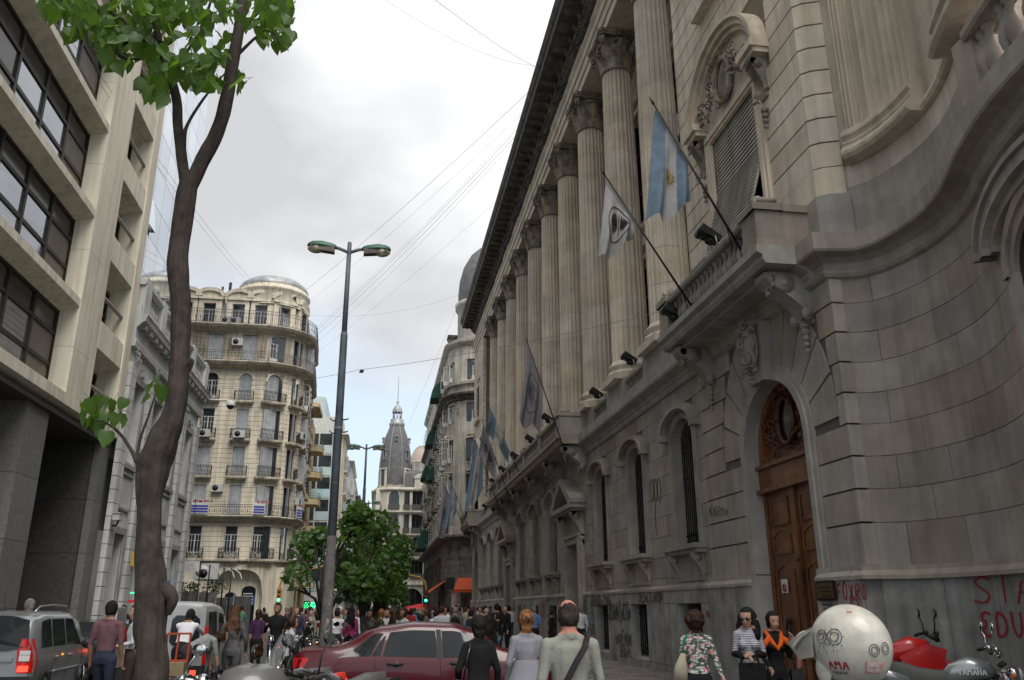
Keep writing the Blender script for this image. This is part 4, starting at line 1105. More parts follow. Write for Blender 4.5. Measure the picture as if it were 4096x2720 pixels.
def stroke_text(txt, h, place, w=.012, depth=.004, mat=None, ital=0, jit=0, seed=1, sp=1.25):
    """hand-drawn capitals: place(u, v) -> (point, normal); returns a mesh builder"""
    F = {'A':[[(0,0),(.35,1),(.7,0)],[(.15,.4),(.55,.4)]],'B':[[(0,0),(0,1),(.5,.9),(.5,.6),(0,.5),(.6,.4),(.6,.1),(0,0)]],'C':[[(.6,.85),(.35,1),(.05,.75),(.03,.3),(.3,0),(.6,.15)]],
     'D':[[(0,0),(0,1),(.5,.8),(.6,.4),(.4,.05),(0,0)]],'E':[[(.6,1),(0,1),(0,0),(.6,0)],[(0,.5),(.45,.5)]],'F':[[(.6,1),(0,1),(0,0)],[(0,.55),(.45,.55)]],'G':[[(.6,.85),(.35,1),(.05,.75),(.03,.3),(.3,0),(.6,.2),(.6,.45),(.35,.45)]],
     'H':[[(0,0),(0,1)],[(.6,0),(.6,1)],[(0,.5),(.6,.5)]],'I':[[(.15,0),(.15,1)]],'J':[[(.5,1),(.5,.2),(.3,0),(0,.2)]],'K':[[(0,0),(0,1)],[(.6,1),(0,.45),(.6,0)]],'L':[[(0,1),(0,0),(.55,0)]],
     'M':[[(0,0),(.1,1),(.38,.35),(.66,1),(.76,0)]],'N':[[(0,0),(0,1),(.6,0),(.6,1)]],'O':[[(.3,1),(.03,.75),(.03,.25),(.3,0),(.58,.25),(.58,.75),(.3,1)]],'P':[[(0,0),(0,1),(.5,.95),(.55,.6),(0,.5)]],
     'Q':[[(.3,1),(.03,.75),(.03,.25),(.3,0),(.58,.25),(.58,.75),(.3,1)],[(.35,.3),(.65,-.05)]],'R':[[(0,0),(0,1),(.5,.95),(.55,.6),(0,.5),(.6,0)]],'S':[[(.6,.85),(.3,1),(.03,.78),(.3,.52),(.58,.3),(.35,0),(0,.12)]],
     'T':[[(0,1),(.7,1)],[(.35,1),(.35,0)]],'U':[[(0,1),(.03,.25),(.3,0),(.57,.25),(.6,1)]],'V':[[(0,1),(.32,0),(.65,1)]],'X':[[(0,0),(.6,1)],[(0,1),(.6,0)]],'Y':[[(0,1),(.32,.5),(.65,1)],[(.32,.5),(.3,0)]],'Z':[[(0,1),(.6,1),(0,0),(.6,0)]],
     '+':[[(.05,.5),(.55,.5)],[(.3,.75),(.3,.25)]],'9':[[(.5,.6),(.3,.45),(.05,.65),(.3,1),(.55,.75),(.5,.2),(.2,0)]],'e':[[(.6,.9),(.3,1),(.05,.78),(.4,.52),(.02,.25),(.3,0),(.62,.12)]],'i':[[(.15,0),(.12,.75)],[(.1,.98),(.15,1.03)]],
     'o':[[(.2,.6),(.03,.4),(.1,.1),(.3,.0),(.4,.3),(.2,.6)]],' ':[],'.':[[(.1,0),(.15,.05)]],'8':[[(.3,.5),(.05,.75),(.3,1),(.55,.75),(.3,.5),(.03,.22),(.3,0),(.58,.22),(.3,.5)]],'7':[[(0,1),(.6,1),(.2,0)]],'5':[[(.55,1),(.1,1),(.05,.55),(.5,.5),(.5,.1),(0,0)]]}
    rr = random.Random(seed); mb = MB(); x = 0
    for ch in txt:
        g = F.get(ch, []); a = [rr.uniform(-jit, jit) for _ in range(4)]; s_h = h*(1+rr.uniform(-jit, jit)*1.5)
        for st in g:
            P = [((px_+ital*py_)*h*.78+x+a[0]*h*.2, (py_+a[1]*.3)*s_h) for px_, py_ in st]
            if len(P) > 2:
                Q = [P[0]]
                for i in range(1, len(P)-1):
                    Q.append(((P[i-1][0]+3*P[i][0])/4, (P[i-1][1]+3*P[i][1])/4)); Q.append(((P[i+1][0]+3*P[i][0])/4, (P[i+1][1]+3*P[i][1])/4))
                P = Q+[P[-1]]
            L = []; Rr = []
            for i, p in enumerate(P):
                a_ = P[max(0, i-1)]; b_ = P[min(len(P)-1, i+1)]; dx, dy = b_[0]-a_[0], b_[1]-a_[1]; l = math.hypot(dx, dy) or 1
                ww_ = w*(.8+rr.random()*.4)/2; nx, ny = -dy/l*ww_, dx/l*ww_
                L.append((p[0]+nx, p[1]+ny)); Rr.append((p[0]-nx, p[1]-ny))
            vs = []
            for q in L+Rr:
                pp, nn = place(*q); vs.append(Vector(pp)+Vector(nn)*depth)
            m = len(P); mb.add(vs, [(i, m+i, m+i+1, i+1) for i in range(m-1)])
        x += h*.78*(.95 if ch == 'M' else .55 if ch in 'Ii .' else .82)*sp/1.25*(1.15)
    return mb
REDP = M('red_paint', (.34,.02,.025), .6, nvar=.1, nscale=9); BLKP = M('black_paint', (.03,.03,.033), .7, nvar=.15, nscale=8); BLUEP = M('blue_print', (.03,.05,.30), .6, nvar=0)
SIGNW = M('white_sign', (.62,.62,.60), .5, nvar=.05)
def alquila(t, z, w=1.2, h=1.15, off=.86):
    mb = MB(); p, d = fc.fr(t); o = fc.pt(t, off, z); n_ = Vector((d.y, -d.x, 0)); D = Vector((d.x, d.y, 0)); O = Vector(o)
    def q(u, v, e): return O+D*u+Vector((0,0,v))+n_*e
    mb.hexa([q(-w/2,0,0),q(w/2,0,0),q(w/2,0,-.03),q(-w/2,0,-.03),q(-w/2,h,0),q(w/2,h,0),q(w/2,h,-.03),q(-w/2,h,-.03)])
    s_ = part('rental_sign', mb, SIGNW, RB)
    mb = MB()
    for i in range(3):
        a = .06+.2*i; mb.hexa([q(-w/2+.04,a,.003),q(w/2-.04,a,.003),q(w/2-.04,a,.001),q(-w/2+.04,a,.001),q(-w/2+.04,a+.15,.003),q(w/2-.04,a+.15,.003),q(w/2-.04,a+.15,.001),q(-w/2+.04,a+.15,.001)])
    part('sign_print', mb, BLUEP, s_, kind='stuff')
    part('sign_lettering', stroke_text('ALQUILA', .2, lambda u, v: (q(u-w/2+.28*w, v+.82, .002), n_), .05, .004), REDP, s_)
alquila(sX(-13.15), 8.5, 1.0, 1.05); alquila(sX(-13.95), 8.5, .7, 1.05); alquila(sc_+.7, 8.5, .85, .9); alquila(sc_+3.6, 8.5, .7, .9)
mb = MB()   # small sculpted things on the first floor rails: flower boxes
FLW = M('planter_leaves', (.05,.09,.03), .8, nvar=.4, nscale=9)
rr = random.Random(8)
for i in (3, 4, 5):
    mb = MB()
    for k in range(90):
        t = wins[i]+rr.uniform(-.6, .6); q = Vector(fc.pt(t, .3+rr.uniform(-.08,.18), 5.35+rr.random()*(.75 if i > 3 else .3)))
        e = .07; a = Vector((rr.uniform(-1,1), rr.uniform(-1,1), rr.uniform(-1,1))).normalized()*e; b = a.orthogonal().normalized()*e*.6
        mb.add([q-a, q+b, q+a, q-b], [(0,1,2,3)])
    part('flower_box', mb, FLW, RB, kind='stuff')
# yellowish block with rounded balconies
YW = M('yellow_render', (.60,.49,.30), .85, nscale=.6, nvar=.15, streak=.3)
YB = thing('apartment_building', 'ochre apartment block with stacked rounded balconies behind the domed corner house', 'building', (-7, 90, 0))
fy = Facade([(-16, 84.2), (-7.7, 84.2), (-7.7, 96)])
yo = []
for k in range(7):
    z = 1.2+2.75*k
    for t in (4.6, 7.2, 10.9, 13.6, 16.3): yo.append((t-.5, t+.5, z+.4, z+2.2))
part('wall', fy.wall(0, fy.len, -.3, 21.4, yo, .2, (), 2), YW, YB)
pn = pane_me(1.0, 1.8, .12)
for a, b, c, d in yo: fy.put('window', pn, YB, (a+b)/2, c)
def balc(parent, x, y, z, w, d, mat, rmat, parapet=.0, rh=.9):
    mb = MB(); pts = [(x-w*.5, y+3.0)]+[(x-w*.5, y)]+[(x-w*.5+(w-d)*i/2, y) for i in (1, 2)]+[(x+w*.5-d+d*math.sin(R(a)), y+d-d*math.cos(R(a))) for a in (20,40,60,80,90)]+[(x+w*.5, y+3.0)]
    mb.prism(pts, 2, z-.25, z+parapet); b = part('balcony', mb, mat, parent)
    mb = MB()
    for zz_ in (.35, .62, rh): mb.tube([(p[0], p[1], z+zz_) for p in pts[1:]], .022, 5)
    for p in pts[1:]: mb.tube([(p[0], p[1], z+parapet), (p[0], p[1], z+rh)], .016, 4)
    part('railing', mb, rmat, b); return b
for k in range(6):
    z = 3.9+2.75*k; balc(YB, -8.3, 82.9, z, 2.4, .9, YW, IRONG, .35)
    balc(YB, -7.2, 88, z, 1.9, .8, YW, IRONG, .35)
mb = MB(); mb.box(-9.2, -6.4, 82.6, 88, 20.9, 21.3); mb.box(-9.2, -7.7, 84, 90, 21.3, 23.8); part('penthouse', mb, YW, YB)
mb = MB(); mb.box(-16, -7.9, 84.5, 96, 0, 21.3); part('core', mb, YW, YB)
# pale glass office block
LG = M('pale_panel', (.48,.60,.62), .35, nscale=.5, nvar=.15, objvar=.18, hue=.4); LG2 = M('light_wall', (.60,.62,.60), .7, nvar=.1)
def office(name, label, x0, x1, y0, y1, H, fl, nb, mats, frame, seed, side=True, pan=.5, z0=3.5):
    o = thing(name, label, 'building', ((x0+x1)/2, (y0+y1)/2, 0))
    mb = MB(); mb.box(x0, x1, y0, y1, -.3, H); part('wall', mb, frame, o)
    rr = random.Random(seed); n = int((H-z0)/fl); w = (x1-x0)/nb; cache = {}
    for i in range(n):
        for j in range(nb):
            z = z0+fl*i
            for q, (a, hh) in enumerate(((z+.1, fl*pan-.15), (z+fl*pan, fl*(1-pan)-.1))):
                m = mats[q] if q < len(mats) and rr.random() > .25 else rr.choice(mats)
                block('window' if q else 'panel', o, m, x0+w*j+.08, x0+w*(j+1)-.08, y0-.06, y0+.02, a, a+hh)
    if side:
        nn = 6; w = (y1-y0)/nn
        for i in range(n):
            z = z0+fl*i
            for j in range(nn): block('window', o, mats[-1], x1-.02, x1+.05, y0+w*j+.2, y0+w*(j+1)-.2, z+fl*.35, z+fl*.9)
    return o
GB = office('office_building', 'pale green glass office block rising behind the ochre balconies', -10.5, -5.75, 98, 110, 23.3, 2.55, 3, [LG, FARGLASS], LG2, 3, pan=.45)
mb = MB(); mb.box(-10.5, -6.9, 98.0, 108, 23.3, 25.7); mb.box(-9.5,-7.6,97.95,98.05,23.5,24.3); mb.box(-7.5,-7.1,97.95,98.05,23.5,24.3); part('penthouse', mb, LG, GB)
def oldblock(label, x, y0, y1, H, mat, seed, side=1, depth=8, top='flat', name='apartment_building', fl=3.1, w=1.0, rows=None, off0=1.4, bay=2.7, cover=None, group=None):
    """a terrace house seen edge-on: street front on x with windows, cornices, balconies"""
    o = thing(name, label, 'building', (x-side*depth/2, (y0+y1)/2, 0))
    if group: o['group'] = group
    if side > 0: f = Facade([(x-depth, y0), (x, y0), (x, y1)])
    else: f = Facade([(x, y1), (x, y0), (x+depth, y0)])
    rr = random.Random(seed); n = int((H-4)/fl); op = []
    ts = []
    t = off0
    while t < f.len-1.2: ts.append(t); t += bay
    corner = depth if side > 0 else y1-y0
    ts = [t for t in ts if abs(t-corner) > .9]
    for i in range(n):
        for t in ts: op.append((t-w/2, t+w/2, 4.3+fl*i, 4.3+fl*i+2.1))
    for t in ts: op.append((t-.9, t+.9, .2, 3.2))
    part('wall', f.wall(0, f.len, -.3, H, op, .25, (), 2.5), mat, o)
    pm_ = {(round(w,2)): pane_me(w, 2.1, .18), 1.8: pane_me(1.8, 3.0, .18, GLASSD)}; fm_ = french_me(w, 2.1, WHITEP); s_me = shutter_me(w, 2.1, 4, SHUTG); r_ = rail_me(w+.5, .8, .4, IRON, n=8); sl_ = slab_me(w+.6, .42, mat)
    for a, b, c, d in op:
        g = c < 1; win = f.put('shop_window' if g else 'window', pm_[1.8 if g else round(w,2)], o, (a+b)/2, c)
        if not g:
            if rr.random() < .4: f.put('shutter', s_me, win, (a+b)/2, c)
            else: f.put('window_frame', fm_, win, (a+b)/2, c)
            if rr.random() < .55: bb = f.put('balcony', sl_, o, (a+b)/2, c); f.put('railing', r_, bb, (a+b)/2, c)
    part('cornice', f.strip(0, f.len, [(-.1,H-.5),(.12,H-.45),(.5,H-.15),(.5,H),(-.1,H+.05)]), mat, o)
    part('cornice', f.strip(0, f.len, [(-.1,3.7),(.15,3.75),(.3,3.9),(.3,4.0),(-.1,4.05)]), mat, o)
    mb = MB(); mb.box(x-side*depth+ (0 if side > 0 else -0), x-side*.3, y0+.3, y1, -.3, H-.1) if side > 0 else mb.box(x+.3, x+depth, y0+.3, y1, -.3, H-.1)
    part('core', mb, mat, o)
    if top == 'mansard':
        part('mansard_roof', f.strip(0, f.len, [(.1,H),(-.4,H+2.4),(-1.4,H+3.2),(-3.5,H+3.4)]), SLATE, o)
    return o
GREYB = M('grey_render', (.38,.37,.34), .85, nscale=.6, nvar=.2, streak=.35)
oldblock('tall narrow cream tower block with a stepped cornice beyond the pale glass office', -5.1, 114, 124, 24.5, CREAMW, 5, 1, 9)
mb = MB(); mb.box(-9, -5.6, 115, 122, 24.5, 27.2); o_ = bpy.data.objects['apartment_building.002']; part('roof_tower', mb, CREAMW, o_)
oldblock('white ribbed block far down the left side of the avenue', -4.6, 128, 145, 23.2, LG2, 6, 1, 9, fl=2.9)
oldblock('dark grey old block with mansard far down the left side', -3.9, 148, 175, 20.5, GREYB, 7, 1, 9, 'mansard')
oldblock('farthest grey block closing the left side of the avenue', -3.2, 178, 230, 19, GREYB, 8, 1, 9)
# ornate corner block beyond the bank
PARIS = M('pale_weathered_stone', (.54,.50,.43), .85, nscale=.7, nvar=.18, bump=.25, bscale=18, streak=.45)
PARISD = M('blackened_stone', (.20,.185,.165), .9, nscale=1.2, nvar=.3, bump=.3, bscale=14, streak=.4)
R1 = thing('corner_building', 'weathered ornate corner block with curved front, dark slate dome and green awnings beyond the bank', 'building', (11, 90, 0))
fr_ = Facade([(6.3, 118), (6.3, 80.8)]+arc(9.6, 80.8, 3.3, 180, 270, 14)[1:]+[(16, 77.5)])
Ls = 118-80.8; rw = [2+3.2*i for i in range(12)]+[Ls+1.2, Ls+3.9, Ls+7.6, Ls+10.2]
op = []
LV = [(8.7,2.0,1.0),(11.9,2.1,1.0),(14.95,2.3,1.1),(18.8,1.9,1.1)]
for z, h, w in LV:
    for t in rw: op.append((t-w/2, t+w/2, z, z+h))
part('wall', fr_.wall(0, fr_.len, 7.6, 21.4, op, .25, (), .9), PARIS, R1)
p_ = pane_me(1.1, 2.3, .2); f_ = french_me(1.1, 2.3, WHITEP); s_me = shutter_me(1.05, 2.0, 5, M('pale_shutter', (.52,.52,.50), .6, nvar=.1))
hood = MB(); hood.box(-.8,.8,-.16,.02,2.25,2.36); hood.tube([(-.8*math.cos(math.pi*i/10), -.1, 2.36+.28*math.sin(math.pi*i/10)) for i in range(11)], .07, 6); hood.box(-.75,.75,-.14,.02,-.12,0); hood_me = hood.mesh('window_surround', PARIS)
for i, (z, h, w) in enumerate(LV):
    for t in rw:
        q = fr_.put('window', p_, R1, t, z, scale=(w/1.1,1,h/2.3)); fr_.put('window_frame', s_me if i == 0 and t > Ls else f_, q, t, z, scale=(w/1.1,1,h/2.3 if not (i == 0 and t > Ls) else 1))
        if i < 3: fr_.put('window_surround', hood_me, q, t, z, scale=(1,1,h/2.3))
for t in [Ls-1.2, Ls+2.55, Ls+5.8, Ls+9]+[.6+3.2*i for i in range(12)]:      # pilaster strips
    part('pilaster', fr_.strip(t-.18, t+.18, [(-.05,8.0),(.14,8.0),(.14,20.9),(-.05,20.9)]), PARIS, R1)
    mb = MB(); q = fr_.pt(t, .16, 19.9); scrolls(mb, q[0], q[1], 19.9, .25, .5, int(t*10), .12, 8); part('carved_console', mb, PARIS, R1, kind='stuff')
part('cornice', fr_.strip(0, fr_.len, [(-.1,20.9),(.2,21.0),(.3,21.2),(.75,21.45),(.8,21.62),(.7,21.7),(-.1,21.75)]), PARISD, R1)
part('attic_wall', fr_.wall(0, fr_.len, 21.7, 27.4, [(t-.55, t+.55, 23.0, 25.1) for t in rw], .2, (), .9), PARIS, R1)
for t in rw:
    q = fr_.put('window', p_, R1, t, 23.0, scale=(1,1,.91)); fr_.put('window_frame', f_, q, t, 23.0, scale=(1,1,.91))
part('cornice', fr_.strip(0, fr_.len, [(-.1,22.5),(.35,22.55),(.4,22.8),(-.1,22.85)]), PARIS, R1)
part('cornice', fr_.strip(0, fr_.len, [(-.1,26.4),(.2,26.6),(.45,26.85),(.5,27.1),(-.1,27.2)]), PARIS, R1)
mb = MB(); mb.lathe([(3.0,27),(3.0,31.2),(3.25,31.4),(3.3,31.9),(2.95,32)], (10.2,81.3,0), 28); part('drum', mb, PARIS, R1)
mb = MB(); mb.lathe([(2.95,32),(3.0,33),(2.85,34.6),(2.45,36.2),(1.7,37.6),(.9,38.4),(.01,38.8)], (10.2,81.3,0), 28); part('dome', mb, SLATE, R1)
mb = MB(); mb.box(5.6+.9,6.9+.9,84,85.2,24,29.2); mb.box(6.4,7.9,83.9,85.3,29.2,29.5); part('chimney', mb, PARISD, R1)
part('mansard_roof', fr_.strip(0, Ls-1, [(-.1,24.0),(-.5,27.5),(-1.5,29),(-4,29.4)]), SLATE, R1)
part('balcony', fr_.strip(0, Ls+7, [(-.1,7.6),(.5,7.75),(.8,7.95),(.8,8.15),(-.1,8.2)]), PARISD, R1)
part('balcony_parapet', fr_.strip(Ls-4, Ls+5.5, [(.62,8.15),(.74,8.15),(.74,8.95),(.62,8.95),(.62,8.15)]), PARIS, R1)
gop = [(1.5+4*i, 4.2+4*i, .2, 6.6) for i in range(8)]+[(Ls+4.4, Ls+7.2, 4.4, 6.2), (Ls+4.6, Ls+7.2, .2, 2.9)]
part('ground_floor_wall', fr_.wall(0, fr_.len, -.2, 7.7, gop, .6, [.6*i for i in range(1, 13)], .9), PARISD, R1)
for a, b, c, d in gop: part('shop_window', fr_.strip(a, b, [(-.5,c),(-.45,c),(-.45,d),(-.5,d)]), GLASSD, R1)
mb = MB(); mb.box(6.6, 14, 81, 118, -.2, 24.5); mb.box(9.6, 16, 77.9, 84, -.2, 27); part('core', mb, PARISD, R1)
for i, t in enumerate((4, 12, 20, 28)):
    for z in (11.6, 14.7, 18.4):
        mb = fr_.strip(t-1.5, t+1.5, [(-.05,z-.3),(.7,z-.25),(.8,z-.05),(.8,z),(-.05,z)]); b = part('balcony', mb, PARISD, R1)
        part('railing', fr_.strip(t-1.45, t+1.45, [(.74,z),(.76,z),(.76,z+.8),(.74,z+.8)]), IRON, b)
AWG = M('green_canvas', (.02,.085,.06), .8, nscale=4, nvar=.2); AWR = M('orange_canvas', (.50,.075,.02), .75, nscale=3, nvar=.12); REDC = M('red_canvas', (.62,.02,.02), .7, nvar=.05)
for nm, (t, w, z, d, h) in enumerate(((30, 3.0, 23.4, 1.3, 1.6), (24, 3, 19.5, 1.4, 1.8), (18, 4, 16.6, 1.5, 1.5), (26, 3, 15.2, 1.3, 1.4), (14, 7, 8.6, 1.7, 2.4))):
    pr = [(.05, z+h)]+[(.05+d*math.sin(R(a)), z+h*math.cos(R(a))) for a in (15,30,45,60,75,90)]+[(.05+d, z-.25), (.05+d-.02, z-.25), (.03, z-.2)]
    aw = part('awning', fr_.strip(t-w/2, t+w/2, pr), AWG, R1)
mb = MB(); a = [(6.75,76.2,3.25),(8.9,76.2,3.25),(8.9,77.5,4.3),(7.3,77.5,4.3)]
mb.add(a+[(p[0],p[1],p[2]-.05) for p in a], [(0,1,2,3),(7,6,5,4),(0,4,5,1),(1,5,6,2),(2,6,7,3),(3,7,4,0)])
aw = part('awning', mb, AWR, R1, label='orange canvas awning over the corner shop door')
mb = MB(); mb.hexa([(6.8,76.2,3.0),(8.9,76.2,3.0),(8.9,76.22,3.0),(6.8,76.22,3.0),(6.75,76.2,3.25),(8.9,76.2,3.25),(8.9,76.22,3.25),(6.75,76.22,3.25)]); part('valance', mb, AWR, aw)
mb = MB(); mb.box(6.15,6.9,77.0,77.5,3.3,4.3); part('shop_fascia', mb, LAMPBLK, R1)
mb = MB(); a = [(4.6,79,2.95),(4.6,88,2.95),(6.3,88,4.1),(6.3,79,4.1)]
mb.add(a+[(p[0],p[1],p[2]-.05) for p in a], [(0,1,2,3),(7,6,5,4),(0,4,5,1),(1,5,6,2),(2,6,7,3),(3,7,4,0)]); part('awning', mb, AWR, R1, label='long orange awning sloping out over the pavement cafe')
mb = MB(); mb.box(6.7,7.5,77.3,77.45,0,3.2); part('shop_pier', mb, M('pinkish_render', (.50,.38,.32), .8, nvar=.1), R1)
mb = MB(); mb.box(8.1,9.2,77.35,77.47,1.9,2.6); part('shop_sign', mb, M('red_brown_sign', (.25,.05,.02), .6, nvar=.1), R1)
# tower house closing the view
TW = M('pale_tower_stone', (.74,.70,.60), .85, nscale=.6, nvar=.15, streak=.35)
T = thing('tower_building', 'pale corner house crowned by a tall slate cupola with a needle spire', 'building', (4, 130, 0))
ft = Facade([(-1.0, 150), (-1.0, 127.5), (.2, 125.6), (1.0, 125.0), (3.2, 125.0), (11, 125.0)])
L0 = 22.5+math.hypot(1.2,1.9)+1.0; sx = lambda x: L0+(x-1.0)
tl = [(12.2,3.0),(8.9,2.9),(5.5,3.0)]
cols = [(sx(2.05), 1.5), (sx(3.95), .8), (sx(5.65), 1.8), (sx(8.4), .8), (L0-1.6, 1.2)]+[(3+3.2*i, 1.2) for i in range(6)]
op = []
for z, h in ((15.6,2.7),(12.2,2.7),(9.0,2.7),(5.7,2.7)):
    for t, w in cols: op.append((t-w/2, t+w/2, z, z+h))
for t, w in ((sx(5.1), 3.0), (sx(8.3), 2.4)): op.append((t-w/2, t+w/2, -.1, 4.4))
for t, w in ((sx(2.7), 1.0), (sx(1.2), .9)): op.append((t-w/2, t+w/2, -.1, 4.4))
part('wall', ft.wall(0, ft.len, -.3, 18.9, op, .3, (), 1.5), TW, T)
for i, (a, b, c, d) in enumerate(op):
    f = part('window', ft.strip(a, b, [(-.27,c),(-.24,c),(-.24,d),(-.27,d)]), GLASSD if c < 1 or i % 3 else FARGLASS, T)
    w = b-a; n = 2 if w < 1.4 else 3
    mb = MB()
    for k in range(n+1):
        q = ft.pt(a+w*k/n, -.2); mb.box(q[0]-.05, q[0]+.05, q[1]-.05, q[1]+.05, c, d)
    part('window_bars', mb, M('dark_frame', (.04,.04,.04), .6, nvar=0), f, kind='stuff')
    if c > 1: part('railing', ft.strip(a-.1, b+.1, [(.1,c),(.13,c),(.13,c+.75),(.1,c+.75)]), IRONG, f)
for z in (8.55, 11.9, 15.2, 4.9, 18.5): part('cornice', ft.strip(0, ft.len, [(-.1,z-.25),(.15,z-.2),(.35,z-.02),(.35,z+.1),(-.1,z+.12)]), TW, T)
ah_ = archhead_me(1.8, 2.7, TW); ft.put('arch_head', ah_, T, sx(5.65), 9.0); ft.put('arch_head', archhead_me(1.5, 2.7, TW), T, sx(2.05), 15.6)
ft.put('arch_head', archhead_me(3.0, 4.4, TW, .3), T, sx(5.1), 0); ft.put('arch_head', archhead_me(2.4, 4.4, TW, .3), T, sx(8.3), 0)
mb = MB(); mb.box(-.6, 11, 125.6, 150, -.3, 18.8); part('core', mb, TW, T)
part('mansard_roof', ft.strip(sx(3.6), ft.len, [(0,18.7),(-.5,21.0),(-1.4,21.6),(-5,21.8)]), SLATE, T)
mb = MB(); mb.box(5.0,7.2,124.9,126.6,18.7,20.2); mb.prism([(4.9,20.2)]+[(6.1-1.25*math.cos(math.pi*i/8), 20.2+.75*math.sin(math.pi*i/8)) for i in range(9)]+[(7.3,20.2)], 1, 124.8, 127); part('dormer', mb, TW, T)
mb = MB(); mb.box(4.6,10.5,126.4,136,21.6,23.0); part('roof_terrace', mb, GREYB, T)
mb = MB(); mb.box(7.4, 11, 125.5, 132, 21.5, 24.2); mb.prism([(7.2,24.2),(11,24.2),(10,27.5),(8.6,27.5)], 1, 125.5, 132); part('side_pavilion', mb, SLATE, T)
cx_, cy_ = 2.1, 128.2
mb = MB(); mb.lathe([(2.75,18.6),(2.75,19.1),(2.85,19.2),(2.4,19.35)], (cx_,cy_,0), 8, smooth=False, a0=R(22.5), a1=R(382.5)); part('octagon', mb, TW, T)
prof = [(2.35,18.7),(2.35,21.5),(2.26,23.1),(2.1,24.8),(1.82,26.2),(1.45,27.3),(.95,28.6)]
mb = MB(); mb.lathe([(r+.15, z-.2 if i == 0 else z) for i, (r, z) in enumerate(prof)], (cx_,cy_,0), 24, smooth=True); part('cupola', mb, SLATE, T)
for k in range(8):
    a = R(22.5+45*k); mb = MB(); mb.tube([(cx_+(r+.17)*math.cos(a), cy_+(r+.17)*math.sin(a), z) for r, z in prof], .09, 5); part('rib', mb, M('rib_lead', (.26,.26,.265), .6, nvar=.1), T)
for k in range(8):
    a = R(45*k); ca, sa = math.cos(a), math.sin(a)
    for z, w, h, r in ((19.0,1.25,2.7,2.42),(23.3,.55,1.3,2.25)) if k % 2 else ((26.2,.45,.5,1.9),):
        mb = MB(); mb.box(-w/2,-w/2+w*.2,-.25,.5,0,h); mb.box(w/2-w*.2,w/2,-.25,.5,0,h); mb.box(-w/2-.08,w/2+.08,-.32,.5,h,h+.18); mb.box(-w/2,w/2,-.3,.5,-.12,0)
        d = inst('dormer', mb.mesh('dormer', TW if z < 20 else MATS['rib_lead']), T, (cx_+ca*r, cy_+sa*r, z), a+math.pi/2)
        mb = MB(); mb.box(-w*.3,w*.3,-.1,.4,0,h); inst('pane', mb.mesh('pane', GLASSD), d, (0,0,0), world=False)
mb = MB(); mb.lathe([(.9,28.4),(1.15,28.7),(1.25,29.1),(1.0,29.3),(1.05,29.7),(1.0,29.8),(.7,29.9)], (cx_,cy_,0), 16)
for k in range(8): a = R(45*k); mb.tube([(cx_+.62*math.cos(a), cy_+.62*math.sin(a), 29.8), (cx_+.62*math.cos(a), cy_+.62*math.sin(a), 30.9)], .10, 6)
mb.lathe([(.82,30.9),(.8,31.1),(.66,31.6),(.4,32.0),(.2,32.2),(.16,32.4),(.24,32.6),(.1,32.8),(.06,33.4),(.04,36.6),(.005,36.9)], (cx_,cy_,0), 12); part('lantern', mb, ZINC, T)
D = thing('domed_building', 'pinkish ribbed dome of a distant building peeping over the roofs', 'building', (8, 172, 0))
mb = MB(); pr = []
for i in range(13): r = 3.2*math.cos(i/13*1.45)**.8; z = 27.5+6.2*math.sin(i/13*1.55); pr += [(r, z), (r*.965, z+.25)]
pr.append((.01, 33.9)); mb.lathe([(3.3,15),(3.3,27.5)]+pr, (8.6,172,0), 28, smooth=False); part('dome', mb, M('pink_dome', (.45,.36,.30), .8, nvar=.1), D)
mb = MB(); mb.box(4, 14, 170, 185, 0, 26.5); part('wall', mb, GREYB, D)
oldblock('grey block just past the tower house on the right', 7.0, 151, 175, 24, GREYB, 18, -1, 9)
# modern cream block on the left
CRM = M('painted_concrete', (.74,.69,.56), .75, nscale=.5, nvar=.08, bump=.1, bscale=30, streak=.22)
DFR = M('bronze_frame', (.03,.026,.023), .45, metal=.3, nvar=.05)
MIRR = M('reflecting_glass', (.50,.53,.56), .03, nscale=.25, nvar=.1, spec=1.0, metal=.85)
MIRD = M('blinded_glass', (.07,.065,.06), .15, nscale=.6, nvar=.25, spec=.8, metal=.2)
BLINDM = M('drawn_blind', (.20,.18,.15), .6, nvar=.12, nscale=2)
GRD = M('polished_dark_granite', (.20,.19,.18), .45, nscale=8, nvar=.15, bump=.05, objvar=.1)
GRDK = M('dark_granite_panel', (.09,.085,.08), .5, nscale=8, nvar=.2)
MBD = thing('office_building', 'cream modernist office block with deep ledges, dark framed windows and granite pillars', 'building', (-12, 24, 0))
XL = -10
zs = [7.9, 11.3, 14.55, 17.85, 21.1, 24.4, 27.7, 31.0]
mb = MB(); mb.box(-30, -12.6, 6, 33, 0, 34); part('core', mb, GRDK, MBD)
mb = MB(); mb.prism([(XL-1.0,7.62),(XL+.02,7.9),(XL+.02,8.25),(XL-1.1,8.25)], 1, 5, 33.05); part('fascia', mb, CRM, MBD)
mb = MB(); mb.box(-12.6, XL-.15, 5, 33, 7.55, 7.7); part('soffit', mb, GRDK, MBD)
bays = [(5.6, 13.0), (14.6, 19.6-.0), (20.6+.0, 27.3)]
bays = [(8.2, 15.6), (18.0, 27.35)]
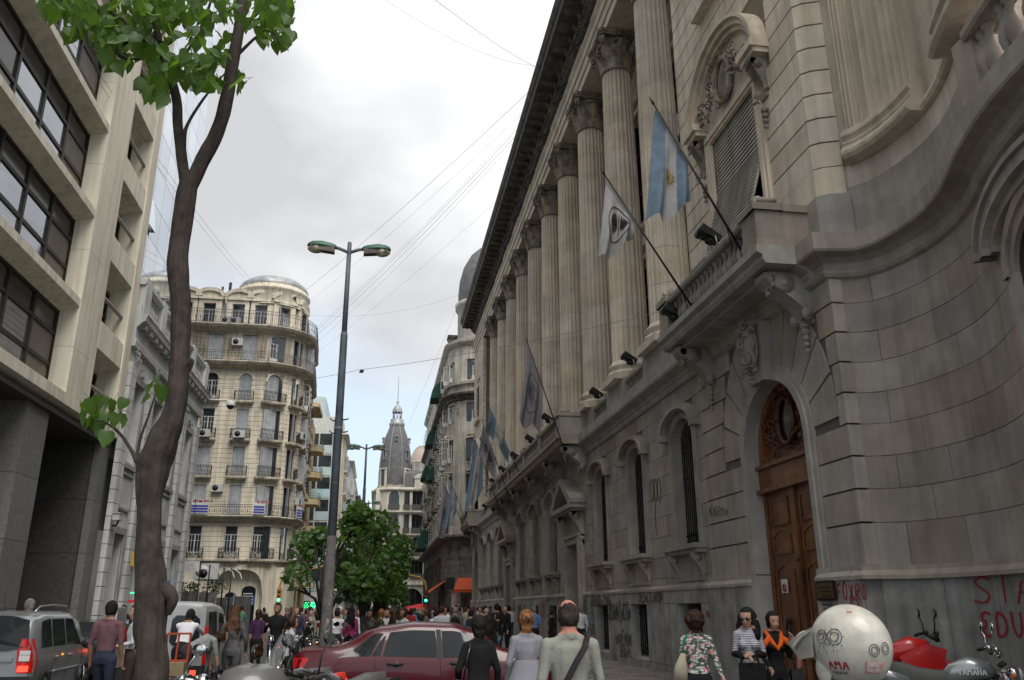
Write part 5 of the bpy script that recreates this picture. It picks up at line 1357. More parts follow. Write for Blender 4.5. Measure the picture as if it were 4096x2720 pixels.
for z0, z1 in zip(zs[:-1], zs[1:]):
    for (a, b) in bays:
        L = part('ledge', MB().prism([(XL-.78,z1-.36),(XL-.02,z1-.12),(XL-.02,z1+.14),(XL-.1,z1+.2),(XL-.78,z1+.2)], 1, a, b), CRM, MBD)
        nw = 5 if b-a > 8 else 4; w = (b-a)/nw; zb, zt = z0+.22, z1-.3
        win = part('window_frame', (lambda m: [m.box(XL-.70, XL-.60, a+w*i-.07, a+w*i+.07, zb, zt) for i in range(nw+1)] and [m.box(XL-.70, XL-.61, a, b, q-.06, q+.06) for q in (zb+.06, zb+(zt-zb)*.36, zb+(zt-zb)*.72, zt-.04)] and m)(MB()), DFR, MBD)
        for i in range(nw):
            for j, (q0, q1) in enumerate(((.0,.36),(.36,.72),(.72,1.))):
                m = MIRD if j == 2 or (i+int(z0)) % 4 == 3 else MIRR
                if j < 2 and i == nw-1: m = BLINDM
                block('pane', win, m, XL-.68, XL-.66, a+w*i+.07, a+w*(i+1)-.07, zb+(zt-zb)*q0+.05, zb+(zt-zb)*q1-.05)
for a, b in ((5, 8.2), (15.6, 18.0), (27.35, 28.9)):
    for z0, z1 in zip([8.25]+[z+1.9 for z in zs[:-1]], [z+1.9 for z in zs[:-1]]+[34]):
        block('pillar_panel', MBD, CRM, XL-1.3, XL, a+.01, b-.01, z0+.006, z1-.006)
mb = MB(); mb.box(XL-1.2, XL-.03, 28.9, 29.55, 8.25, 34); part('pillar_fin', mb, CRM, MBD)
mb = MB(); mb.box(XL-1.3, XL+.03, 32.3, 33.05, 8.25, 34); part('end_pillar', mb, CRM, MBD)
pz = [10.45, 13.75, 17.05, 20.4, 23.7, 27.0, 30.3]
for k, z in enumerate(pz):
    mb = MB(); mb.prism([(XL-1.2,z-.35),(XL-.02,z),(XL-.02,z+.95),(XL-.12,z+1.0),(XL-.12,z+1.08),(XL-1.2,z+1.08)], 1, 29.55, 32.3); part('balcony_parapet', mb, CRM, MBD)
    mb = MB(); mb.box(XL-.92, XL-.88, 29.6, 32.3, z-2.3, z-.3); f = part('window_pane', mb, MIRD, MBD)
    mb = MB()
    for y in (29.62, 30.9, 32.2): mb.box(XL-.88, XL-.8, y-.06, y+.06, z-2.3, z-.3)
    for q in (z-2.25, z-1.3, z-.4): mb.box(XL-.88, XL-.8, 29.6, 32.3, q-.05, q+.05)
    part('window_bars', mb, DFR, f)
    mb = MB(); mb.tube([(XL-.25, 29.5, z-1.25), (XL-.25, 32.35, z-1.25)], .07, 8); part('pipe_rail', mb, M('rail_grey', (.28,.27,.25), .5, nvar=.1), MBD)
for (a, b) in ((14.2, 16.4), (25.5, 27.15)):
    z = -.2; k = 0
    for z1 in (1.75, 3.6, 5.45, 7.62):
        block('granite_slab', MBD, GRD, -12.6, XL-.3, a, b, z+.006, z1-.006); z = z1
for z0, z1 in ((-.2, 1.75), (1.75, 3.6), (3.6, 5.45), (5.45, 7.62)):
    block('granite_slab', MBD, GRD, XL-.45, XL-.2, 32.1, 33.0, z0+.006, z1-.006)
    block('granite_slab', MBD, GRDK, -12.6, XL-.46, 31.9, 33.0, z0+.006, z1-.006)
mb = MB(); mb.box(-12.4, -12.2, 16.4, 25.5, 4.05, 7.6); mb.box(XL-.9, XL-.75, 16.4, 25.5, 4.0, 4.9); part('shop_fascia', mb, GRDK, MBD)
SHR = M('rolling_shutter', (.30,.31,.32), .5, metal=.2, nscale=2, nvar=.2, streak=.2)
for (a, b, x, n0, z0, zt) in ((16.5, 25.4, XL-.8, 4, .9, 4.0), (27.2, 31.8, -12.1, 1, 2.5, 5.2)):
    w = (b-a)/n0
    for i in range(n0):
        mb = MB(); z = z0
        while z < zt:
            mb.prism([(x, z), (x+.03, z+.05), (x, z+.1), (x-.03, z+.1), (x-.03, z)], 1, a+w*i+.06, a+w*(i+1)-.06); z += .1
        part('rolling_shutter', mb, SHR, MBD, kind='stuff')
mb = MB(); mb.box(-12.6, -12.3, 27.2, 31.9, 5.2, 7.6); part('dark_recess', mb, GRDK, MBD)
# mirrored tower behind
GT = thing('glass_tower', 'tall blue-white mirror glass tower behind the grey townhouse', 'building', (-18, 48, 0))
mb = MB(); mb.box(-26, -14.1, 33.5, 56.3, 0, 47); part('core', mb, DFR, GT)
TM = [M('mirror_glass_%s' % n, c, .03, metal=.92, nvar=.04, nscale=.2) for n, c in (('blue', (.62,.70,.78)), ('pale', (.72,.77,.82)), ('grey', (.60,.66,.72)))]
rr = random.Random(2)
for i in range(12):
    for j in range(17):
        y0 = 33.6+1.9*i; z0 = 9+2.25*j
        if rr.random() < .05 and i < 11:
            mb = MB(); mb.hexa([(-14.05,y0+.02,z0+.2),(-14.0,y0+1.85,z0+.2),(-14.05,y0+1.85,z0+.2),(-14.1,y0+.02,z0+.2),(-14.05,y0+.02,z0+2.2),(-14.0,y0+1.85,z0+2.2),(-14.05,y0+1.85,z0+2.2),(-14.1,y0+.02,z0+2.2)])
            p = mb.v; p[0] = (-13.75,p[0][1],p[0][2]); p[1] = (-13.7,p[1][1],p[1][2]); part('tilted_pane', mb, TM[0], GT)
            mb = MB(); mb.box(-14.09,-14.06,y0+.05,y0+1.8,z0+.1,z0+.3); part('opening', mb, DFR, GT)
        else: block('mirror_pane', GT, TM[rr.randrange(3)], -14.1, -14.06, y0+.015, y0+1.885, z0+.015, z0+2.235)
# grey classical townhouse
GR2 = M('grey_painted_render', (.58,.585,.57), .85, nscale=.8, nvar=.12, bump=.15, bscale=24, streak=.3)
GR3 = M('darker_grey_trim', (.40,.40,.39), .85, nscale=1.2, nvar=.2, bump=.2, bscale=24, streak=.35)
NB = thing('townhouse', 'low grey classical townhouse with pilasters, balustraded roof and recessed windows', 'building', (-11, 40, 0))
cs = [34.75, 37.95, 41.15, 44.35]; fn = Facade([(-10, 33.1), (-10, 46.4), (-16, 46.4)])
nop = [(c-33.1-.75, c-33.1+.75, 0.0, 4.55) for c in cs]+[(c-33.1-.72, c-33.1+.72, 7.3, 10.5) for c in cs]
part('wall', fn.wall(0, fn.len, -.2, 12.0, nop, .55, (), 1.2), GR2, NB)
for c in cs:
    mb = MB(); mb.box(-10.6, -10.55, c-.8, c+.8, 0, 4.6); part('doorway', mb, GLASSD, NB)
    mb = MB(); mb.box(-10.6, -10.55, c-.8, c+.8, 7.3, 10.5); f = part('window', mb, MIRD, NB)
    for z0, z1 in ((0,4.75),(7.1,10.7)):
        mb = MB()
        for s_ in (-1, 1): y0, y1 = sorted((c+s_*.75, c+s_*1.02)); mb.box(-10.02, -9.93, y0, y1, z0, z1)
        mb.box(-10.02, -9.93, c-.75, c+.75, z1-.25, z1)
        if z0: mb.box(-10.02, -9.88, c-1.1, c+1.1, 7.0, 7.16)
        part('window_surround' if z0 else 'door_surround', mb, GR3, NB)
    mb = MB()
    for a, b, e, g in ((c-.95,c+.95,6.75,6.85),(c-.95,c+.95,5.4,5.5),(c-.95,c-.85,5.5,6.75),(c+.85,c+.95,5.5,6.75)): mb.box(-10.02,-9.93,a,b,e,g)
    part('spandrel_panel', mb, GR3, NB)
    mb = MB(); scrolls(mb, -10.0, c, 10.95, .4, .25, int(c*9), -.14, 16)
    for v in range(len(mb.v)): pass
    part('carved_keystone', mb, GR3, NB)
    mb = MB()
    for k in range(8): y = c-.66+1.32*k/7; mb.box(-10.45,-10.42,y-.012,y+.012,.3,4.4)
    part('door_grille', mb, IRON, NB)
for c in [33.45]+[(a+b)/2 for a, b in zip(cs[:-1], cs[1:])]+[45.9]:
    z = 0
    for k in range(22):
        z1 = z+.5
        block('pilaster_block', NB, GR2, -10.02, -9.82, c-.36, c+.36, z+.012, z1-.012); z = z1
    mb = MB(); scrolls(mb, -9.85, c, 11.3, .34, .26, int(c*7), -.14, 14); part('pilaster_capital', mb, GR3, NB)
for k in range(40): pass
part('cornice', fn.strip(0, fn.len, [(-.1,11.6),(.15,11.65),(.18,11.9),(.12,12.0),(.12,12.4),(.28,12.6),(.42,12.7),(.45,12.85),(.5,12.95),(-.1,13.0)]), GR2, NB)
for c in [33.6+.82*i for i in range(16)]: block('cornice_bracket', NB, GR3, -9.9, -9.62, c-.13, c+.13, 12.42, 12.68)
mb = MB(); mb.box(-16, -10.5, 33.2, 46.2, 0, 13.2); part('core', mb, GR2, NB)
for a, b in ((33.2, 34.0), (36.0, 36.7), (39.2, 39.9), (42.4, 43.1), (45.6, 46.4)):
    block('parapet_pier', NB, GR2, -10.3, -9.72, a, b, 12.98, 14.6)
bal2 = MB().lathe(bprof, n=8).mesh('baluster', GR2)
part('parapet_rail', fn.strip(0, fn.len, [(-.3,14.25),(.22,14.25),(.27,14.32),(.27,14.48),(-.3,14.48)]), GR2, NB)
part('parapet_base', fn.strip(0, fn.len, [(-.3,12.98),(.22,12.98),(.22,13.4),(-.3,13.4)]), GR2, NB)
for a, b in ((34.0, 36.0), (36.7, 39.2), (39.9, 42.4), (43.1, 45.6)):
    n = int((b-a)/.36)
    for i in range(n): inst('baluster', bal2, NB, (-10.0, a+(b-a)*(i+.5)/n, 13.4), 0, (1.2,1.2,1.15))
SG = thing('shop_sign', 'small yellow hanging shop sign with a red and blue roundel on the grey townhouse', 'sign', tuple(at_y(512, 2262, 36.5)))
p = MB().box(-.36,.5,-.05,.05,-.02,.52); part('board', p, M('yellow_sign', (.55,.33,.03), .5, nvar=.05), SG, local=True)
p = MB().prism([(-.34,.03),(-.08,.03),(.0,.5),(-.24,.5)], 1, -.07, -.05); part('roundel', p, M('pink_print', (.45,.03,.12), .5, nvar=0), SG, local=True)
part('lettering', stroke_text('PAGO', .1, lambda u, v: ((-.31+u*.7, -.078, v+.2), (0,-1,0)), .04), M('blue_print2', (.05,.12,.5), .5, nvar=0), SG, local=True)
for i in range(3): pass
cm = MB(); cm.box(-.12,.12,-.3,.2,-.1,.14); cm.box(-.14,.14,-.34,.1,.14,.17)
CM = thing('security_camera', 'white boxed security camera on a bracket at the granite pillar corner', 'camera', (-9.6, 33.2, 4.95))
part('housing', cm, AC_MAT, CM, local=True); part('bracket', MB().tube([(0,.1,-.1),(-.1,.15,-.28),(-.4,.15,-.25)], .035, 6), IRON, CM, local=True)
CM2 = thing('dome_camera', 'white street dome camera on an arm at the end of the townhouse roof', 'camera', (-9.3, 46.5, 12.6))
part('dome', MB().ball((.9,0,-.2), .2, 10, 7), LAMPBLK, CM2, local=True); part('housing', MB().lathe([(.24,-.2),(.24,.05),(.1,.1)], (.9,0,0), 12), AC_MAT, CM2, local=True); part('bracket', MB().tube([(-.6,0,.1),(.9,0,.1)], .05, 6), AC_MAT, CM2, local=True)
# paving of the right-hand pavement
def proj(p):
    d = Vector(p)-Vector((0,0,EYE)); k = d.dot(FW); return (2048+3304.5*d.dot(RT)/k, 1360-3304.5*d.dot(UP)/k)
CONC = M('kerb_stone', (.22,.215,.20), .85, nscale=3, nvar=.15)
pv = bpy.data.objects['pavement']
rr = random.Random(5); cells = []
y = 16.0; row = 0
while y < 42:
    x = 3.75+(.2 if row % 2 else 0)
    while x < 7.55: cells.append((x, min(x+.39, 7.56), y, y+.19)); x += .4
    y += .2; row += 1
vis = [c for c in cells if 2240 < proj(((c[0]+c[1])/2, c[2], .1))[0] < 2950 and proj(((c[0]+c[1])/2, c[2], .1))[1] < 2760]
vis.sort(key=lambda c: c[2]); chosen = set(vis[:300])
for c in vis[:300]: block('paving_stone', pv, PAVE, c[0], c[1]-.012, c[2], c[3]-.012, .0, .085+rr.uniform(0,.008))
mb = MB()
for c in cells:
    if c not in chosen: z = .085+rr.uniform(0,.008); mb.add([(c[0],c[2],z),(c[1]-.012,c[2],z),(c[1]-.012,c[3]-.012,z),(c[0],c[3]-.012,z)], [(0,1,2,3)])
part('distant_paving_stone', mb, PAVE, pv, kind='stuff')
for k in range(20): block('kerb_stone', pv, CONC, 3.55, 3.73, 8+1.6*k, 8+1.6*k+1.59, -.1, .10)
mb = MB(); mb.box(-30, -8.9, -5, 47, .0, .26); o = struct('left_pavement', mb, PAVE)
# graffiti, plaques and notices on the bank
def wall_text(txt, px0, px1, py, h, mat, x=7.578, w=.02, seed=1, jit=.08, tall=1.0, ital=.1, label=None):
    a = at_x(px0, py, x); b = at_x(px1, py, x); L = abs(a.y-b.y)
    mb0 = stroke_text(txt, 1, lambda u, v: ((0,u,v),(0,0,0)), .1, 0, seed=seed, jit=jit)
    wid = max(v[1] for v in mb0.v); k = L/wid
    mb = stroke_text(txt, 1, lambda u, v: ((x, a.y-u*k, a.z+v*h+(b.z-a.z)*u*k/L), (-1,0,0)), w/k, .005, ital=ital, jit=jit, seed=seed)
    return part('graffiti', mb, mat, bank, label=label)
XG = XF-.128
FAINT = M('faded_paint', (.075,.072,.07), .8, nvar=.2, nscale=6)
wall_text('URBANIZACION', 2362, 2440, 2427, 0.360, BLKP, XG, 0.033, 1)
wall_text('DESALOJARON', 2558, 2650, 2410, 0.300, BLKP, XG, 0.037, 2)
wall_text('URBANIZACION', 2436, 2524, 2482, 0.500, BLKP, XG, 0.047, 3, .15)
wall_text('VIVIENDA', 2464, 2526, 2582, 0.380, BLKP, XG, 0.043, 4, .12)
wall_text('DIGNA', 2484, 2522, 2630, 0.340, BLKP, XG, 0.033, 5)
wall_text('FIERA', 2345, 2376, 2480, 0.420, BLKP, XG, 0.028, 6)
wall_text('PERRO', 2350, 2378, 2540, .36, FAINT, XG, .03, 7)
wall_text('MAESTRO+MAESTRO', 2828, 2920, 2470, .18, REDP, XG, .028, 8)
wall_text('EN LUCHA', 2846, 2916, 2522, .30, BLKP, XG, .022, 9)
wall_text('LUCHA', 2872, 2905, 2430, .1, FAINT, XG, .015, 10)
wall_text('BASTA YA', 2070, 2105, 2442, 0.340, BLKP, XG, 0.037, 11); wall_text('VIVIENDA', 2190, 2260, 2414, 0.300, BLKP, XG, 0.047, 12)
wall_text('URBE', 2160, 2185, 2470, .8, REDP, XG, .05, 13, .2); wall_text('SI', 2188, 2200, 2470, .9, M('green_paint', (.02,.13,.05), .7, nvar=.1), XG, .07, 14, .2)
wall_text('ACADEMIA', 2836, 2912, 2062, .22, FAINT, XF-.05, .02, 15)
mb = MB()
for s_ in range(3):
    c = at_x(2608+14*s_, 1960, XF-.012); mb.tube([(XF-.012, c.y+.13*math.cos(a), c.z+.32*math.sin(a)) for a in [i*math.pi*2/16 for i in range(17)]], .009, 4)
c = at_x(2622, 2000, XF-.012); mb.tube([(XF-.012, c.y+.1*math.sin(t*3), c.z-t) for t in [i/8 for i in range(9)]], .009, 4); part('graffiti', mb, FAINT, bank, label='faint grey flower scribble between two windows')
wall_text('FOXRO', 3352, 3470, 2402, .26, REDP, XP-.148, .030, 16, .1)
wall_text('D', 3408, 3440, 2455, .25, REDP, XP-.148, .034, 17)
def arc_for(px, z, off=.09):
    return min((abs(proj((*cpt(s, off), z))[0]-px), s) for s in [i*.02 for i in range(20, 400)])[1]
def curve_text(txt, px0, px1, z0, h, seed, w=.05):
    s0 = arc_for(px0, z0); s1 = arc_for(px1, z0)
    mb0 = stroke_text(txt, 1, lambda u, v: ((0,u,v),(0,0,0)), .1, 0, seed=seed, jit=.06); k = (s1-s0)/max(v[1] for v in mb0.v)
    def pl(u, v):
        q = cpt(s0+u*k, .083); return ((q.x, q.y, z0+v*h), (-1,-.3,0))
    mb = stroke_text(txt, 1, pl, w/max(.3,k), .008, seed=seed, jit=.06, ital=.05); return part('graffiti', mb, REDP, bank)
curve_text('SIA', 3900, 4135, 1.72, .40, 21); curve_text('eDUC', 3925, 4150, 1.28, .36, 22)
def wall_plate(name, px0, px1, py0, py1, x, th, mat, label=None, parent=None):
    a = at_x(px0, (py0+py1)/2, x); b = at_x(px1, (py0+py1)/2, x); t = at_x((px0+px1)/2, py0, x); u = at_x((px0+px1)/2, py1, x)
    return part(name, MB().box(x-th, x, b.y, a.y, u.z, t.z), mat, parent or bank, label=label), (b.y, a.y, u.z, t.z)
pl, (ya, yb_, za, zb) = wall_plate('plaque_frame', 3270, 3345, 2322, 2402, XP-.145, .03, IRON, 'dark framed brass plaque beside the big arched door')
part('plaque', MB().box(XP-.185, XP-.175, ya+.04, yb_-.04, za+.04, zb-.04), BRASS, pl)
mb = MB()
for i in range(6): mb.box(XP-.188, XP-.185, ya+.12, yb_-.12-.05*(i % 3), zb-.12-.07*i, zb-.10-.07*i)
part('engraved_lines', mb, IRON, pl, kind='stuff')
xd = XP+.25
pl, (ya, yb_, za, zb) = wall_plate('notice', 3127, 3152, 2317, 2372, xd-.01, .006, SIGNW, 'white paper notice with a red no-parking roundel on the wooden door')
zc = zb-.16; yc_ = (ya+yb_)/2
mb = MB(); mb.tube([(xd-.02, yc_+.06*math.cos(a), zc+.075*math.sin(a)) for a in [i*math.pi*2/16 for i in range(17)]], .010, 5); mb.bar((xd-.02, yc_+.04, zc+.05), (xd-.02, yc_-.04, zc-.05), .014, .004); part('roundel', mb, REDP, pl)
mb = stroke_text('E', .07, lambda u, v: ((xd-.02, yc_+.025-u, zc-.035+v), (-1,0,0)), .014)
for i in range(3): mb.box(xd-.02, xd-.017, ya+.03, yb_-.03, za+.04+.045*i, za+.055+.045*i)
part('notice_print', mb, BLKP, pl, kind='stuff')
mb = MB(); mb.box(xd-.04, xd-.01, 15.14, 15.2, 1.9, 1.98); mb.ball((xd-.03, 15.17, 2.55), .035); part('door_bell', mb, BRASS, bank)
# street lamps
GRN = M('lamp_green', (.02,.11,.06), .45, nvar=.15, nscale=6); PIPE = M('lamp_post_grey', (.10,.125,.15), .6, nvar=.18, nscale=3, bump=.1)
PDIRT = M('grimy_post', (.045,.043,.045), .85, nvar=.5, nscale=9, col2=(.10,.09,.085)); LENS = M('amber_lens', (.50,.42,.28), .25, nvar=.3, nscale=12)
def street_lamp(x, y, label, H=8.45):
    o = thing('street_lamp', label, 'street lamp', (x, y, 0), 0, 'twin-headed street lamps along the middle of the street')
    mb = MB(); mb.tube([(0,0,2.9),(0,0,6.55),(0,0,6.62)], [.116,.10,.09], 12); mb.tube([(0,0,6.6),(0,0,8.2)], [.078,.064], 12); mb.tube([(0,0,8.05),(0,0,8.45)], .062, 12); mb.tube([(0,0,8.42),(0,0,8.47)], .05, 12)
    for z in (4.75, 3.75): mb.tube([(0,0,z),(0,0,z+.07)], .112, 12)
    part('pole', mb, PIPE, o, local=True)
    o.scale = (.66, .66, 1); part('pole_base', MB().tube([(0,0,-.1),(0,0,.4),(0,0,2.9)], [.19,.165,.118], 12), PDIRT, o, local=True)
    for s_ in (-1, 1):
        mb = MB(); mb.tube([(0,0,8.25),(s_*.3,0,8.33),(s_*.42,0,8.34)], .035, 8); part('arm', mb, PIPE, o, local=True)
        mb = MB(); pr = []
        vs = []; fs = []; n = 12; st = [(.30,.05,.04),(.34,.07,.07),(.45,.10,.10),(.75,.14,.13),(1.0,.13,.11),(1.12,.08,.06),(1.15,.02,.02)]
        for (u, w, h) in st:
            for k in range(n):
                a = math.pi*k/(n-1); vs.append((s_*(u+.06), w*math.cos(a), 8.33+.02*(u-.3)+h*math.sin(a)))
        for i in range(len(st)-1):
            for k in range(n-1): fs.append((i*n+k, i*n+k+1, (i+1)*n+k+1, (i+1)*n+k))
            fs.append((i*n+n-1, i*n, (i+1)*n, (i+1)*n+n-1))
        mb.add(vs, fs, True); h = part('lamp_head', mb, GRN, o, local=True)
        mb = MB(); mb.ball((s_*.95, 0, 8.30), .13, 12, 8, sc=(1.9,1,.75)); part('lamp_lens', mb, LENS, h, local=True)
        mb = MB(); mb.hexa([(s_*.42,-.11,8.22),(s_*1.1,-.12,8.27),(s_*1.1,.12,8.27),(s_*.42,.11,8.22),(s_*.42,-.10,8.34),(s_*1.12,-.12,8.37),(s_*1.12,.12,8.37),(s_*.42,.10,8.34)]); part('gear_tray', mb, DARKST, h, local=True)
    return o
L1 = street_lamp(-.80, 15, 'tall grey twin-headed street lamp with green hoods standing behind the red car')
mb = MB()
for z in (4.95, 4.72): mb.tube([(-.24,0,z+.03),(-.16,0,z-.02),(0,.0,z+.01),(.18,0,z+.01),(.26,0,z+.03)], .014, 6)
part('side_bracket', mb, IRON, L1, local=True)
mb = MB()
for i, (z, h) in enumerate(((1.3,.25),(1.75,.3),(2.2,.2),(2.6,.22),(.9,.3))): mb.lathe([(.172-.0175*z,z),(.172-.0175*(z+h),z+h)], (0,0,0), 6, a0=R(-100+i*22), a1=R(-60+i*22))
part('torn_poster', mb, M('torn_paper', (.30,.28,.25), .9, nvar=.4, nscale=14), L1, local=True, kind='stuff')
L2 = street_lamp(-.68, 36, 'twin-headed street lamp rising above the trees, second from the camera')
L3 = street_lamp(-.75, 56, 'small distant twin-headed street lamp half hidden behind the leaves')
# traffic lights
YEL = M('traffic_yellow', (.42,.25,.02), .5, nvar=.15, nscale=5); GLOW = M('green_signal', (.05,.9,.55), .3, nvar=0, emit=2.2)
def traffic(x, y, d, label):
    o = thing('traffic_light', label, 'traffic light', (x, y, 0), 0, 'yellow traffic light masts at the crossing')
    mb = MB(); pts = [(0,0,0),(0,0,3.3),(d*.12,0,3.8),(d*.55,0,4.15),(d*1.4,0,4.3),(d*3.3,0,4.75)]; mb.tube(pts, [.08,.08,.075,.07,.06,.05], 8); part('mast', mb, YEL, o, local=True)
    mb = MB(); mb.box(-.16,.16,-.22,.1,2.05,3.1); b = part('signal_box', mb, LAMPBLK if d < 0 else YEL, o, local=True)
    for i, m in enumerate((GLOW, M('dead_amber', (.12,.06,.01), .4, nvar=0), M('dead_red', (.10,.01,.01), .4, nvar=0))):
        z = (2.55 if d > 0 else 2.3)+ (0 if i == 0 else (.3*i)); z = 2.3+.3*i
        mb = MB(); mb.tube([(0,-.225,z),(0,-.245,z)], .11, 14); part('signal_lamp', mb, m, b, local=True)
    return o
traffic(-6.95, 66-1.2, 1, 'yellow curved traffic light mast with green light in front of the domed house')
traffic(4.1, 72, -1, 'yellow curved traffic light mast with green light beside the red parasol')
PG = M('green_neon', (.02,.95,.22), .4, nvar=0, emit=2.0)
p0 = at_y(1254, 2420, 74); o = thing('pharmacy_sign', 'glowing green pharmacy shield with a cross over the crowd', 'sign', tuple(p0))
mb = MB(); mb.prism([(-.2,.2),(.2,.2),(.2,-.08),(0,-.26),(-.2,-.08)], 1, 0, .1); part('shield', mb, PG, o, local=True)
mb = MB(); mb.box(-.13,.13,-.02,0,-.02,.05); mb.box(-.035,.035,-.022,.002,-.12,.15); part('cross', mb, LAMPBLK, o, local=True)
p1 = at_y(1226, 2419, 74); o = thing('led_sign', 'small green dot-matrix sign left of the glowing pharmacy shield', 'sign', tuple(p1)); mb = MB()
for i in range(5):
    for j in range(6):
        if (i*3+j*5) % 7 < 4: mb.box(-.2+.08*i,-.15+.08*i,-.02,0,-.25+.08*j,-.2+.08*j)
part('dots', mb, PG, o, local=True, kind='stuff'); mb = MB(); mb.box(-.25,.25,0,.1,-.3,.3); part('board', mb, LAMPBLK, o, local=True)
p0 = at_y(1680, 2440, 88)
o = thing('parasol', 'bright red square market parasol over the crowd near the tower house', 'parasol', (p0.x, 88, 0))
zt = at_y(1680, 2415, 88).z; zb_ = at_y(1680, 2441, 88).z; mb = MB(); w = 2.0
mb.lathe([(2.3,zb_-.12),(2.3,zb_),(1.2,(zt+zb_)/2+.08),(.05,zt)], (0,0,0), 8, smooth=False); part('canopy', mb, REDC, o, local=True); part('pole', MB().tube([(0,0,0),(0,0,zt)], .03, 6), IRON, o, local=True)
# hoarding, clinic sign and clutter at the side street
HB = thing('site_hoarding', 'grey corrugated site hoarding below the shrubs at the side street', 'fence', (-10.5, 50, 0)); HM = M('hoarding_sheet', (.13,.125,.12), .8, nvar=.25, nscale=2, streak=.3, objvar=.15)
x = -13.5; k = 0
while x < -7.4:
    w = .95; mb = MB(); zt = 2.62-.03*(k % 3)-(.25 if x > -9 else 0)
    pts = [(x+w*i/14, 50+(.03 if i % 2 else 0)) for i in range(15)]; mb.sweep([(0,0),(0,zt),(.02,zt),(.02,0)], pts, cap=False); part('panel', mb, HM, HB)
    mb = MB(); mb.box(x-.03,x+.03,49.9,49.97,0,zt+.1); part('post', mb, GR3, HB); x += w; k += 1
rr = random.Random(9)
def leafcloud(pts, n, size, seed, asp=.6):
    rr = random.Random(seed); mb = MB()
    for i in range(n):
        c, rx, ry, rz_ = rr.choice(pts);
        while True:
            v = Vector((rr.uniform(-1,1), rr.uniform(-1,1), rr.uniform(-1,1)))
            if v.length < 1: break
        v = v*(v.length**-.35 if v.length > .05 else 1)
        p = Vector(c)+Vector((v.x*rx, v.y*ry, v.z*rz_)); a = Vector((rr.uniform(-1,1), rr.uniform(-1,1), rr.uniform(-.8,.3))).normalized()*size*rr.uniform(.6,1.2); b = a.orthogonal().normalized(); b = (b*math.cos(i)+a.normalized().cross(b)*math.sin(i))*size*asp
        mb.add([p-a, p+b*.9-a*.1, p+a, p-b*.9-a*.1], [(0,1,2,3)])
    return mb
SHRUB = M('shrub_leaves', (.075,.11,.035), .75, nvar=.45, nscale=3, col2=(.03,.05,.018))
mb = leafcloud([((-9.6,51,2.9),.8,.4,.55),((-8.9,51,3.0),.6,.4,.5),((-10.6,51,2.8),.7,.4,.4)], 900, .07, 4)
o = bpy.data.objects.new('shrub', mb.mesh('shrub', SHRUB)); COL.objects.link(o); o['label'] = 'ragged green shrubs spilling over the grey hoarding'; o['category'] = 'shrub'
CN = thing('clinic_sign', 'white CNC clinic sign on a bracket over the hoarding', 'sign', tuple(at_y(766, 2265, 49)))
mb = MB(); mb.box(-.42,.42,-.04,.04,-.27,.27); part('board', mb, SIGNW, CN, local=True)
mb = stroke_text('CNC', .22, lambda u, v: ((-.22+u*.9, -.045, v-.04), (0,-1,0)), .035); mb.box(-.25,.28,-.046,-.043,-.17,-.14); part('lettering', mb, GR3, CN, local=True)
mb = MB(); mb.box(-.5,-.44,-.03,.03,-2.6,.3); mb.box(.44,.5,-.03,.03,-2.6,.3); part('frame', mb, IRON, CN, local=True)
for k, (px, py) in enumerate(((722,2295),(868,2290),(925,2300),(955,2305))):
    p = at_y(px, py, 48.5); o = thing('curved_spotlight', ['white curved spotlight arm nearest the townhouse', 'white curved spotlight arm beside the clinic air conditioner', 'white curved spotlight arm, left one of the pair over the hoarding', 'white curved spotlight arm, right one of the pair over the hoarding'][k], 'light', tuple(p), 0, 'white curved spotlight arms over the hoarding')
    mb = MB(); mb.tube([(-.42,0,.38),(-.2,0,.34),(.05,0,.15),(.15,0,-.1),(.17,0,-.2)], [.02,.03,.04,.045,.045], 6); part('arm', mb, AC_MAT, o, local=True); part('post', MB().tube([(-.4,0,.4),(-.4,0,-2.4)], .04, 6), IRON, o, local=True)
o = thing('ac_unit', 'white wall air-conditioning unit above the hoarding shrubs', 'air conditioner', tuple(at_y(826, 2318, 51))); inst('case', ac_box, o, (0,0,0), world=False, scale=(1.6,1.4,1.5)); inst('fan', ac_fan, o, (0,0,0), world=False, scale=(1.0,1.4,1.1))
o = thing('neon_shop_sign', 'tiny lit shop signs glowing green and red in the townhouse doorway', 'sign', tuple(at_y(530, 2373, 38)))
mb = MB(); mb.box(-.09,.09,0,.02,.0,.04); part('green_tube', mb, PG, o, local=True); mb = MB(); mb.box(-.14,.14,0,.02,-.38,-.26); part('red_panel', mb, M('red_neon', (.5,.03,.03), .5, nvar=0, emit=.2), o, local=True)
p = at_y(664, 2340, 45); solo('blue_sign', MB().box(-.2,.2,-.02,.02,-.22,.22), M('blue_enamel', (.03,.25,.62), .4, nvar=0), 'small bright blue sign plate at the far end of the townhouse wall', 'sign', tuple(p))
